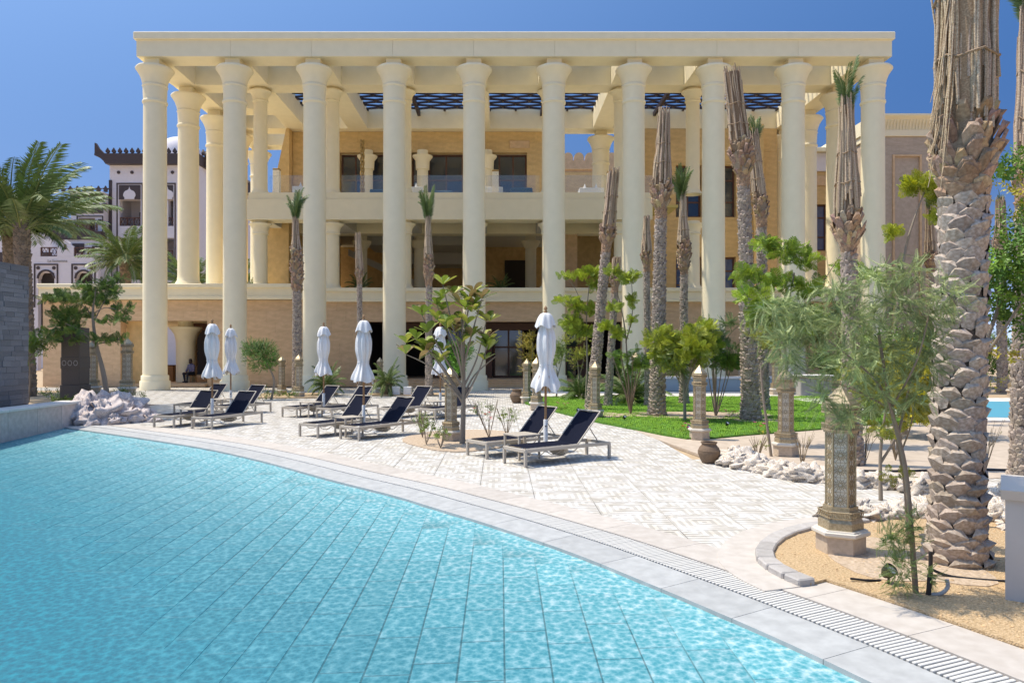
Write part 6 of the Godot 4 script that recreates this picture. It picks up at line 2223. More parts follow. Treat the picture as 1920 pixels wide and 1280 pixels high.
	for k in 6:
		var lb := Mesher.new()
		var c0: Color = [Color(0.20, 0.28, 0.03), Color(0.30, 0.38, 0.05), Color(0.15, 0.22, 0.03), Color(0.42, 0.44, 0.07), Color(0.30, 0.22, 0.09), Color(0.24, 0.31, 0.04)][k]
		lb.col = c0
		var L := 0.27
		var ol := [[0.0, 0.006], [0.25, 0.026], [0.55, 0.060], [0.8, 0.070], [0.95, 0.045], [1.0, 0.0]]
		for i in ol.size() - 1:
			for s in [-1.0, 1.0]:
				var y0: float = ol[i][0] * L
				var y1: float = ol[i + 1][0] * L
				var p := Vector3(0, y0, -0.10 * y0 * y0 / L)
				var q := Vector3(s * ol[i][1], y0, 0.012 - 0.10 * y0 * y0 / L)
				var r := Vector3(s * ol[i + 1][1], y1, 0.012 - 0.10 * y1 * y1 / L)
				var t := Vector3(0, y1, -0.10 * y1 * y1 / L)
				lb.quad(p, q, r, t, Vector3(0, 0, 1))
		leaf_kinds.append(lb.commit(M.leaf))
	var nl := 0
	for tp in tips:
		var tone := rng.randi() % 3
		for k in 6:
			if nl >= 296: break
			var a := TAU * k / 6.0 + rr(-0.3, 0.3)
			var d := Vector3(cos(a) * 0.75, rr(0.35, 0.9), sin(a) * 0.75).normalized()
			var o := obj("leaf", leaf_kinds[(tone + rng.randi() % 4) % 6], C)
			o.position = tp + d * 0.01
			var zz := (Vector3.UP - d * d.y).normalized()
			var s := rr(0.85, 1.3)
			o.basis = Basis(d.cross(zz), d, zz).scaled(Vector3(s, s, s))
			nl += 1
	# flower bed bushes round it
	for q in [[-1.55, 15.6, 0.55, 0.6, "thin leafy bush left of the rosette-leaved tree's lantern"], [-0.25, 16.6, 0.75, 0.85, "rose-flowered bush right of the rosette-leaved tree"], [0.15, 17.0, 0.5, 0.65, "sparse bush at the right end of the flower bed"], [-1.2, 15.0, 0.3, 0.35, "low bright bush at the front of the flower bed"], [-1.75, 16.8, 0.35, 0.55, "low leafy bush at the left end of the flower bed"]]:
		var D := tree("flower_bush", q[4], Vector3(q[0], 0.02, -q[1]), "bush")
		var st := []
		for k in 9:
			var a := rr(0, TAU)
			st.append([[Vector3.ZERO, Vector3(cos(a) * q[2] * 0.25, q[3] * 0.5, sin(a) * q[2] * 0.25), Vector3(cos(a) * q[2] * 0.5, q[3], sin(a) * q[2] * 0.5)], 0.008, 0.004])
		limbs(D, st)
		crown(D, "oval", blobs(7, Vector3(0, q[3] * 0.75, 0), Vector3(q[2] * 0.55, q[3] * 0.35, q[2] * 0.5), 0.07, 0.16), 700, 0.13, Color(0.075, 0.12, 0.016), Color(0.17, 0.22, 0.03), 0.4, "leaves")
		if q[3] > 0.8:
			for k in 5: flower(D, Vector3(rr(-0.35, 0.3), rr(0.35, 0.7), rr(0.1, 0.35)), Color(0.62, 0.03, 0.05), 0.05)
	# shrubs and slim trees before the right half of the facade
	var E := tree("feathery_round_tree", "round yellow-green feathery tree with a pale trunk on the lawn", Vector3(5.1, 0, -20.6))
	limbs(E, [[[Vector3(0, 0, 0), Vector3(-0.02, 0.8, 0), Vector3(-0.1, 1.5, 0)], 0.05, 0.03], [[Vector3(-0.02, 0.8, 0), Vector3(0.2, 1.4, 0), Vector3(0.45, 2.0, 0)], 0.03, 0.01], [[Vector3(-0.02, 0.9, 0), Vector3(-0.4, 1.5, 0.1), Vector3(-0.7, 2.0, 0.1)], 0.025, 0.01], [[Vector3(0, 0.7, 0), Vector3(0.1, 1.4, 0.2), Vector3(0.15, 2.3, 0.2)], 0.025, 0.01], [[Vector3(-0.1, 1.5, 0), Vector3(-0.2, 2.0, -0.2), Vector3(-0.3, 2.6, -0.2)], 0.025, 0.01]], Color(1.2, 1.15, 1.1))
	crown(E, "pinnate", blobs(26, Vector3(-0.1, 2.15, 0), Vector3(0.9, 0.72, 0.8), 0.22, 0.38), 520, 0.34, bright0, Color(0.36, 0.38, 0.04), 0.2)
	crown(E, "feathery", blobs(14, Vector3(-0.15, 1.75, 0), Vector3(0.9, 0.5, 0.8), 0.2, 0.34), 320, 0.4, Color(0.10, 0.14, 0.03), Color(0.17, 0.2, 0.05), -0.4, "drooping_leaves")
	var F := tree("many_stemmed_shrub", "tall shrub of many spreading grey stems with green top, left of the thick palm", Vector3(6.35, 0, -22.0))
	var fl := []
	for k in 12:
		var a := rr(0, TAU)
		var e := rr(0.2, 0.75)
		fl.append([[Vector3.ZERO, Vector3(cos(a) * e * 0.35, 0.6, sin(a) * e * 0.35), Vector3(cos(a) * e, rr(1.4, 2.0), sin(a) * e * 0.7)], 0.024, 0.009])
	limbs(F, fl, Color(1.15, 1.05, 1.0))
	crown(F, "pinnate", blobs(18, Vector3(0.1, 1.9, 0), Vector3(0.75, 0.45, 0.7), 0.2, 0.34), 400, 0.32, Color(0.06, 0.12, 0.015), Color(0.12, 0.2, 0.02), 0.3)
	crown(F, "feathery", blobs(12, Vector3(0.1, 2.5, 0), Vector3(0.65, 0.45, 0.6), 0.22, 0.32), 380, 0.4, Color(0.10, 0.14, 0.05), Color(0.15, 0.2, 0.06), 0.2, "pale_leaves")
	var G := tree("many_stemmed_shrub", "bare-legged shrub of dark stems with sparse bright leaves beside the leaning palm", Vector3(3.95, 0, -22.6))
	fl = []
	for k in 9:
		var a := rr(0, TAU)
		var e := rr(0.2, 0.7)
		fl.append([[Vector3.ZERO, Vector3(cos(a) * e * 0.3, 0.7, sin(a) * e * 0.3), Vector3(cos(a) * e, rr(1.3, 2.0), sin(a) * e * 0.7)], 0.022, 0.008])
	fl.append([[Vector3.ZERO, Vector3(-0.1, 1.6, 0), Vector3(-0.2, 2.8, 0), Vector3(-0.55, 4.3, 0)], 0.03, 0.01])
	fl.append([[Vector3(-0.15, 2.2, 0), Vector3(0.05, 3.1, 0), Vector3(0.02, 4.2, 0)], 0.02, 0.008])
	limbs(G, fl, Color(0.8, 0.72, 0.66))
	crown(G, "pinnate", blobs(12, Vector3(0.1, 1.75, 0), Vector3(0.7, 0.35, 0.6), 0.15, 0.28), 330, 0.32, Color(0.08, 0.15, 0.015), Color(0.16, 0.24, 0.02), 0.3)
	crown(G, "pinnate", [[Vector3(-0.55, 4.35, 0), Vector3(0.25, 0.12, 0.2)], [Vector3(-0.2, 4.15, 0.1), Vector3(0.2, 0.12, 0.2)], [Vector3(0.05, 4.2, 0), Vector3(0.2, 0.14, 0.2)], [Vector3(0.05, 3.5, 0), Vector3(0.16, 0.2, 0.16)], [Vector3(-0.5, 3.3, 0), Vector3(0.25, 0.12, 0.2)], [Vector3(0.02, 2.9, 0), Vector3(0.15, 0.15, 0.15)], [Vector3(-0.3, 2.5, 0), Vector3(0.3, 0.12, 0.2)], [Vector3(-0.75, 2.7, 0), Vector3(0.3, 0.12, 0.2)]], 1000, 0.36, bright0, bright1, 0.2, "upper_leaves")
	var G2 := tree("slim_tree", "slim tree with flat bright green leaf plumes left of the leaning palm", Vector3(3.05, 0, -26.6))
	limbs(G2, [[[Vector3(0, 0, 0), Vector3(0.05, 1.5, 0), Vector3(0.02, 3.0, 0), Vector3(0.12, 4.3, 0)], 0.045, 0.012], [[Vector3(0.03, 2.4, 0), Vector3(-0.3, 3.3, 0), Vector3(-0.8, 3.9, 0)], 0.018, 0.006], [[Vector3(0.03, 3.2, 0), Vector3(-0.4, 4.2, 0), Vector3(-0.75, 4.6, 0)], 0.015, 0.006]])
	crown(G2, "pinnate", [[Vector3(-0.5, 4.65, 0), Vector3(0.55, 0.12, 0.3)], [Vector3(0.1, 4.75, 0), Vector3(0.4, 0.14, 0.3)], [Vector3(0.3, 4.3, 0), Vector3(0.3, 0.2, 0.3)], [Vector3(-0.7, 3.75, 0), Vector3(0.45, 0.16, 0.3)], [Vector3(-0.25, 3.5, 0.1), Vector3(0.4, 0.16, 0.3)], [Vector3(-0.55, 3.0, 0), Vector3(0.35, 0.3, 0.3)], [Vector3(0.25, 3.4, 0), Vector3(0.25, 0.25, 0.25)], [Vector3(-0.1, 2.7, 0), Vector3(0.5, 0.2, 0.3)], [Vector3(0.5, 4.75, 0.0), Vector3(0.3, 0.12, 0.3)]], 620, 0.42, bright0, bright1, 0.15)
	for q in [[3.15, 30.2, 0.62, 0.95, 2.2, Color(0.15, 0.18, 0.02), Color(0.27, 0.26, 0.03), "yellow-green slim tree before the dark doorway right of the nearest parasol"], [1.1, 31.0, 0.42, 0.85, 1.95, Color(0.17, 0.15, 0.02), Color(0.28, 0.22, 0.03), "olive-yellow slim tree just left of the nearest parasol"], [2.35, 31.2, 0.45, 0.6, 1.85, Color(0.08, 0.13, 0.02), Color(0.15, 0.2, 0.03), "greener slim tree just right of the nearest parasol"]]:
		var D := tree("slim_tree", q[7], Vector3(q[0], 0, -q[1]))
		limbs(D, [[[Vector3.ZERO, Vector3(0.04, 0.8, 0), Vector3(-0.02, 1.5, 0)], 0.04, 0.02], [[Vector3(0.03, 0.8, 0), Vector3(0.22, 1.6, 0), Vector3(0.25, 2.3, 0)], 0.02, 0.008]], Color(1.1, 1.0, 0.9))
		crown(D, "small", blobs(16, Vector3(0, q[4], 0), Vector3(q[2], q[3], q[2]), 0.2, 0.32), 420, 0.24, q[5], q[6])
	var H := tree("round_bush", "dense bright green bush behind the rosette-leaved tree", Vector3(-2.05, 0, -32.2), "bush")
	limbs(H, [[[Vector3.ZERO, Vector3(0.05, 0.7, 0), Vector3(0, 1.4, 0)], 0.06, 0.03]])
	crown(H, "oval", blobs(16, Vector3(0, 1.6, 0), Vector3(0.75, 0.75, 0.7), 0.28, 0.42), 420, 0.3, Color(0.05, 0.13, 0.015), Color(0.11, 0.24, 0.02))
	# slim bright tree beside the large lantern, foreground feathery tree, yellow bush
	var K := tree("slim_tree", "slim tree with olive leaves and a long bare trunk by the second lantern post", Vector3(5.05, 0, -13.9))
	limbs(K, [[[Vector3.ZERO, Vector3(-0.08, 0.6, 0), Vector3(-0.16, 1.2, 0), Vector3(-0.2, 1.75, 0)], 0.03, 0.018], [[Vector3(-0.18, 1.5, 0), Vector3(-0.05, 1.9, 0), Vector3(0.1, 2.1, 0)], 0.012, 0.005]], Color(1.2, 1.1, 1.0))
	crown(K, "small", blobs(11, Vector3(-0.2, 2.15, 0), Vector3(0.38, 0.35, 0.3), 0.11, 0.19), 700, 0.16, Color(0.12, 0.14, 0.02), Color(0.22, 0.23, 0.03))
	var N := tree("feathery_tree", "big airy tree of silvery feathery foliage in front of the nearest lantern post", Vector3(3.37, 0.02, -6.05))
	limbs(N, [[[Vector3.ZERO, Vector3(-0.04, 0.55, 0), Vector3(-0.09, 1.05, 0), Vector3(-0.2, 1.5, 0), Vector3(-0.3, 2.1, 0)], 0.024, 0.012], [[Vector3(-0.12, 1.25, 0), Vector3(-0.35, 1.7, 0.1), Vector3(-0.75, 2.05, 0.1)], 0.012, 0.004], [[Vector3(-0.14, 1.3, 0), Vector3(0.02, 1.75, -0.1), Vector3(0.1, 2.15, -0.1)], 0.012, 0.004], [[Vector3(-0.2, 1.5, 0), Vector3(-0.1, 1.9, 0.2), Vector3(0.0, 2.3, 0.2)], 0.01, 0.004], [[Vector3(-0.2, 1.5, 0), Vector3(-0.55, 1.7, -0.2), Vector3(-0.95, 1.75, -0.2)], 0.010, 0.003]], Color(0.9, 0.82, 0.75))
	var nb := [[Vector3(-0.95, 2.2, 0), Vector3(0.22, 0.2, 0.22)], [Vector3(-1.1, 2.02, 0.1), Vector3(0.17, 0.2, 0.2)], [Vector3(-0.55, 2.2, 0), Vector3(0.28, 0.24, 0.28)], [Vector3(-0.2, 2.35, 0.1), Vector3(0.28, 0.22, 0.3)], [Vector3(0.08, 2.2, 0), Vector3(0.25, 0.22, 0.28)], [Vector3(-0.6, 1.85, 0.1), Vector3(0.30, 0.22, 0.28)], [Vector3(-0.25, 1.95, -0.1), Vector3(0.3, 0.26, 0.3)], [Vector3(0.08, 1.9, 0), Vector3(0.2, 0.25, 0.25)], [Vector3(-0.75, 1.6, 0), Vector3(0.14, 0.2, 0.16)], [Vector3(-0.35, 1.6, 0.1), Vector3(0.2, 0.2, 0.2)], [Vector3(-0.05, 1.62, 0.05), Vector3(0.16, 0.2, 0.18)], [Vector3(-0.95, 1.9, -0.1), Vector3(0.16, 0.26, 0.18)], [Vector3(-0.3, 2.55, 0), Vector3(0.25, 0.14, 0.2)]]
	nb.append_array([[Vector3(-1.15, 2.3, 0), Vector3(0.2, 0.16, 0.2)], [Vector3(0.2, 2.4, 0.1), Vector3(0.2, 0.2, 0.2)], [Vector3(-0.05, 2.6, 0), Vector3(0.22, 0.15, 0.2)], [Vector3(-0.7, 2.42, 0.1), Vector3(0.22, 0.15, 0.2)], [Vector3(-0.55, 1.45, 0), Vector3(0.15, 0.16, 0.15)]])
	crown(N, "feathery", nb, 3000, 0.16, Color(0.15, 0.19, 0.07), Color(0.29, 0.33, 0.14), -0.25)
	crown(N, "feathery", [[Vector3(-0.16, 0.22, 0.1), Vector3(0.16, 0.24, 0.14)], [Vector3(-0.08, 0.52, 0.05), Vector3(0.14, 0.22, 0.12)], [Vector3(-0.24, 0.45, 0.05), Vector3(0.12, 0.2, 0.12)], [Vector3(0.1, 0.15, 0.05), Vector3(0.07, 0.12, 0.08)]], 5200, 0.13, Color(0.14, 0.19, 0.05), Color(0.26, 0.31, 0.10), 0.1, "basal_shoots")
	var N2 := tree("slim_tree", "thin two-stemmed tree with yellow-green sprays between the feathery tree and the huge palm", Vector3(4.15, 0.02, -7.6))
	limbs(N2, [[[Vector3.ZERO, Vector3(-0.03, 0.6, 0), Vector3(-0.12, 1.1, 0), Vector3(-0.2, 1.6, 0)], 0.018, 0.008], [[Vector3(-0.08, 0.9, 0), Vector3(0.05, 1.3, 0), Vector3(0.0, 1.7, 0)], 0.010, 0.004]])
	crown(N2, "pinnate", [[Vector3(-0.25, 1.55, 0), Vector3(0.3, 0.18, 0.25)], [Vector3(-0.45, 1.75, 0), Vector3(0.25, 0.15, 0.2)], [Vector3(-0.1, 1.85, 0), Vector3(0.22, 0.15, 0.2)], [Vector3(0.0, 1.4, 0.1), Vector3(0.2, 0.12, 0.2)], [Vector3(-0.2, 1.2, 0), Vector3(0.18, 0.1, 0.15)], [Vector3(-0.15, 0.72, 0.1), Vector3(0.15, 0.08, 0.12)]], 1500, 0.16, Color(0.13, 0.16, 0.015), Color(0.27, 0.26, 0.02), 0.2)
	var R := tree("plume_tree", "taller tree with flat bright green plumes above the feathery tree", Vector3(5.9, 0, -15.6))
	limbs(R, [[[Vector3.ZERO, Vector3(0.1, 1.2, 0), Vector3(0.05, 2.4, 0), Vector3(0.25, 3.6, 0)], 0.05, 0.014], [[Vector3(0.06, 2.0, 0), Vector3(-0.4, 2.9, 0), Vector3(-0.6, 3.6, 0)], 0.02, 0.006], [[Vector3(0.08, 2.4, 0), Vector3(0.7, 3.2, 0), Vector3(1.3, 4.1, 0)], 0.02, 0.006]])
	crown(R, "pinnate", [[Vector3(-0.75, 3.6, 0), Vector3(0.35, 0.16, 0.3)], [Vector3(-0.35, 4.25, 0), Vector3(0.4, 0.12, 0.3)], [Vector3(0.1, 4.05, 0), Vector3(0.5, 0.18, 0.35)], [Vector3(0.45, 3.85, 0.1), Vector3(0.4, 0.2, 0.3)], [Vector3(-0.65, 3.1, 0.1), Vector3(0.35, 0.28, 0.3)], [Vector3(-0.1, 3.4, 0), Vector3(0.4, 0.22, 0.3)], [Vector3(0.5, 3.3, 0), Vector3(0.4, 0.2, 0.3)], [Vector3(1.35, 3.75, 0), Vector3(0.3, 0.16, 0.3)], [Vector3(1.9, 3.6, 0), Vector3(0.2, 0.14, 0.2)], [Vector3(-0.3, 2.75, 0), Vector3(0.5, 0.3, 0.4)], [Vector3(0.5, 2.6, 0), Vector3(0.5, 0.3, 0.4)]], 700, 0.36, Color(0.12, 0.20, 0.02), Color(0.27, 0.36, 0.03), 0.1)
	crown(R, "feathery", blobs(20, Vector3(0.5, 2.45, 0), Vector3(1.3, 0.5, 0.6), 0.25, 0.4), 500, 0.4, Color(0.12, 0.17, 0.06), Color(0.23, 0.28, 0.10), -0.1, "pale_leaves")
	var Y := tree("yellow_bush", "yellow-leaved bush glowing left of the huge palm's trunk", Vector3(5.05, 0, -9.9), "bush")
	limbs(Y, [[[Vector3.ZERO, Vector3(0, 0.7, 0), Vector3(0.1, 1.4, 0)], 0.03, 0.012], [[Vector3(0, 0.5, 0), Vector3(0.35, 1.1, 0), Vector3(0.5, 1.7, 0)], 0.02, 0.008]])
	crown(Y, "pinnate", blobs(20, Vector3(0.42, 1.5, 0), Vector3(0.42, 0.5, 0.4), 0.13, 0.22), 1000, 0.24, Color(0.20, 0.20, 0.012), Color(0.40, 0.34, 0.02), 0.2)
	crown(Y, "feathery", blobs(9, Vector3(0.0, 1.2, 0), Vector3(0.5, 0.35, 0.4), 0.13, 0.22), 700, 0.26, Color(0.08, 0.12, 0.03), Color(0.14, 0.19, 0.05), 0.0, "green_leaves")
	for q in [[9.5, 17.5, 2.9, 1.3, 1.4, "dark green hedge-like shrub behind the yellow bush"], [16.0, 34.0, 2.6, 2.2, 1.5, "wide dark shrub beyond the lawn at the right"], [19.5, 37.5, 3.2, 2.6, 1.8, "tall dark shrub before the stone wing"], [25.5, 40.0, 2.8, 3.0, 1.8, "dark shrub mass beyond the second pool"]]:
		var D := tree("green_shrub", q[5], Vector3(q[0], 0, -q[1]), "shrub")
		limbs(D, [[[Vector3.ZERO, Vector3(0, q[2] * 0.3, 0), Vector3(0.1, q[2] * 0.6, 0)], 0.06, 0.02]])
		crown(D, "oval", blobs(24, Vector3(0, q[2] * 0.55, 0), Vector3(q[3], q[2] * 0.42, q[4]), 0.3, 0.55), 300, 0.34, Color(0.05, 0.10, 0.015), Color(0.14, 0.20, 0.025))
	# glossy tree reaching in from the right edge
	var Z := tree("glossy_tree", "glossy dark green tree with yellowing leaves reaching in from the right edge", Vector3(5.35, 0, -8.3))
	limbs(Z, [[[Vector3.ZERO, Vector3(0.03, 1.0, 0), Vector3(0.02, 1.9, 0), Vector3(0.2, 2.5, 0), Vector3(0.35, 3.2, 0)], 0.035, 0.015], [[Vector3(0.03, 1.9, 0), Vector3(0.3, 2.5, 0.2), Vector3(0.55, 3.0, 0.2)], 0.02, 0.006], [[Vector3(0.2, 2.5, 0), Vector3(0.05, 2.9, 0.1), Vector3(0.1, 3.4, 0.1)], 0.014, 0.005]], Color(1.25, 1.15, 1.05))
	crown(Z, "oval", [[Vector3(0.15, 3.0, 0.2), Vector3(0.34, 0.3, 0.4)], [Vector3(0.45, 3.3, 0.2), Vector3(0.4, 0.3, 0.4)], [Vector3(0.0, 2.72, 0.15), Vector3(0.25, 0.22, 0.3)], [Vector3(0.45, 2.75, 0.1), Vector3(0.4, 0.35, 0.4)], [Vector3(0.2, 4.02, 0.1), Vector3(0.28, 0.14, 0.3)], [Vector3(0.6, 4.0, 0.1), Vector3(0.3, 0.25, 0.3)], [Vector3(0.2, 2.45, 0), Vector3(0.25, 0.2, 0.25)], [Vector3(0.65, 2.3, 0), Vector3(0.3, 0.25, 0.3)]], 1000, 0.2, Color(0.05, 0.115, 0.014), Color(0.12, 0.20, 0.02))
	crown(Z, "oval", [[Vector3(0.3, 3.7, 0.2), Vector3(0.3, 0.3, 0.3)], [Vector3(0.25, 2.0, 0), Vector3(0.25, 0.22, 0.2)], [Vector3(0.1, 1.7, 0), Vector3(0.15, 0.12, 0.15)]], 330, 0.16, Color(0.25, 0.24, 0.02), Color(0.42, 0.34, 0.03), 0.3, "yellow_leaves")
	var Z2 := tree("plume_branch_tree", "tree with broad lime green plumes against the brown stone wing", Vector3(10.6, 0, -20.2))
	limbs(Z2, [[[Vector3.ZERO, Vector3(0.1, 2.5, 0), Vector3(0.4, 4.8, 0), Vector3(0.9, 6.3, 0)], 0.08, 0.015]])
	crown(Z2, "pinnate", [[Vector3(0.75, 6.45, 0), Vector3(0.55, 0.22, 0.4)], [Vector3(1.35, 6.25, 0), Vector3(0.4, 0.25, 0.4)], [Vector3(1.2, 5.6, 0), Vector3(0.25, 0.15, 0.25)], [Vector3(0.05, 5.2, 0), Vector3(0.22, 0.18, 0.2)], [Vector3(1.7, 6.7, 0), Vector3(0.3, 0.2, 0.3)]], 620, 0.5, Color(0.17, 0.21, 0.012), Color(0.33, 0.34, 0.02), 0.1)

func flower(T: Node3D, p: Vector3, c: Color, r: float) -> void:
	var b := Mesher.new()
	b.col = c
	for k in 5:
		var a := TAU * k / 5
		var d := Vector3(cos(a), 0.35, sin(a)).normalized()
		leaf_bit(b, Vector3.ZERO, d, d.cross(Vector3.UP).normalized(), r, r * 0.42)
	var o := part("flower", b, M.petal, T)
	o.position = p

func limb_dist(p: Vector3, q: Array) -> float:   # tapered capsule
	var a: Vector3 = q[0]
	var ab: Vector3 = q[1] - a
	var t := clampf((p - a).dot(ab) / maxf(ab.length_squared(), 1e-9), 0, 1)
	return p.distance_to(a + ab * t) - lerpf(q[2], q[3], t)

func skinned(bones: Array, cell: float, k: float) -> Mesher:   # surface nets of smoothly joined capsules
	var lo := Vector3.ONE * 1e9
	var hi := -lo
	for q in bones:
		for e in 2:
			var r := Vector3.ONE * (maxf(q[2], q[3]) + cell * 3)
			lo = lo.min(q[e] - r)
			hi = hi.max(q[e] + r)
	var n := Vector3i(((hi - lo) / cell).ceil()) + Vector3i.ONE
	var f := PackedFloat32Array()
	f.resize(n.x * n.y * n.z)
	f.fill(1.0)
	for q in bones:
		var r: float = maxf(q[2], q[3]) + k + cell * 2
		var a := Vector3i(((q[0].min(q[1]) - Vector3.ONE * r - lo) / cell).floor()).max(Vector3i.ZERO)
		var b := Vector3i(((q[0].max(q[1]) + Vector3.ONE * r - lo) / cell).ceil()).min(n - Vector3i.ONE)
		for z in range(a.z, b.z + 1):
			for y in range(a.y, b.y + 1):
				for x in range(a.x, b.x + 1):
					var i := x + n.x * (y + n.y * z)
					var d := limb_dist(lo + Vector3(x, y, z) * cell, q)
					var h := maxf(k - absf(d - f[i]), 0.0) / k
					f[i] = minf(f[i], d) - h * h * k * 0.25
	var vid := {}
	var pos: Array[Vector3] = []
	var nor: Array[Vector3] = []
	var at := func(x: int, y: int, z: int) -> float: return f[x + n.x * (y + n.y * z)]
	for z in n.z - 1:
		for y in n.y - 1:
			for x in n.x - 1:
				var c := []
				var neg := 0
				for e in 8:
					var v := f[x + (e & 1) + n.x * (y + ((e >> 1) & 1) + n.y * (z + (e >> 2)))]
					c.append(v)
					if v < 0: neg += 1
				if neg == 0 or neg == 8: continue
				var sum := Vector3.ZERO
				var m := 0
				for e in [[0, 1], [2, 3], [4, 5], [6, 7], [0, 2], [1, 3], [4, 6], [5, 7], [0, 4], [1, 5], [2, 6], [3, 7]]:
					var va: float = c[e[0]]
					var vb: float = c[e[1]]
					if (va < 0) == (vb < 0): continue
					var pa := Vector3(e[0] & 1, (e[0] >> 1) & 1, e[0] >> 2)
					var pb := Vector3(e[1] & 1, (e[1] >> 1) & 1, e[1] >> 2)
					sum += pa.lerp(pb, va / (va - vb))
					m += 1
				vid[Vector3i(x, y, z)] = pos.size()
				pos.append(lo + (Vector3(x, y, z) + sum / m) * cell)
				nor.append(Vector3(c[1] + c[3] + c[5] + c[7] - c[0] - c[2] - c[4] - c[6], c[2] + c[3] + c[6] + c[7] - c[0] - c[1] - c[4] - c[5], c[4] + c[5] + c[6] + c[7] - c[0] - c[1] - c[2] - c[3]).normalized())
	var out := Mesher.new()
	for key in vid:
		var p: Vector3i = key
		for ax in 3:
			var u := Vector3i.ZERO
			u[(ax + 1) % 3] = 1
			var w := Vector3i.ZERO
			w[(ax + 2) % 3] = 1
			var e := Vector3i.ZERO
			e[ax] = 1
			var i0 := p.x + n.x * (p.y + n.y * p.z)
			var p1 := p + e
			var i1 := p1.x + n.x * (p1.y + n.y * p1.z)
			if (f[i0] < 0) == (f[i1] < 0): continue
			if not (vid.has(p - u) and vid.has(p - w) and vid.has(p - u - w)): continue
			var q := [vid[p], vid[p - u], vid[p - u - w], vid[p - w]]
			out.tri(pos[q[0]], pos[q[1]], pos[q[2]], nor[q[0]], nor[q[1]], nor[q[2]])
			out.tri(pos[q[0]], pos[q[2]], pos[q[3]], nor[q[0]], nor[q[2]], nor[q[3]])
	return out

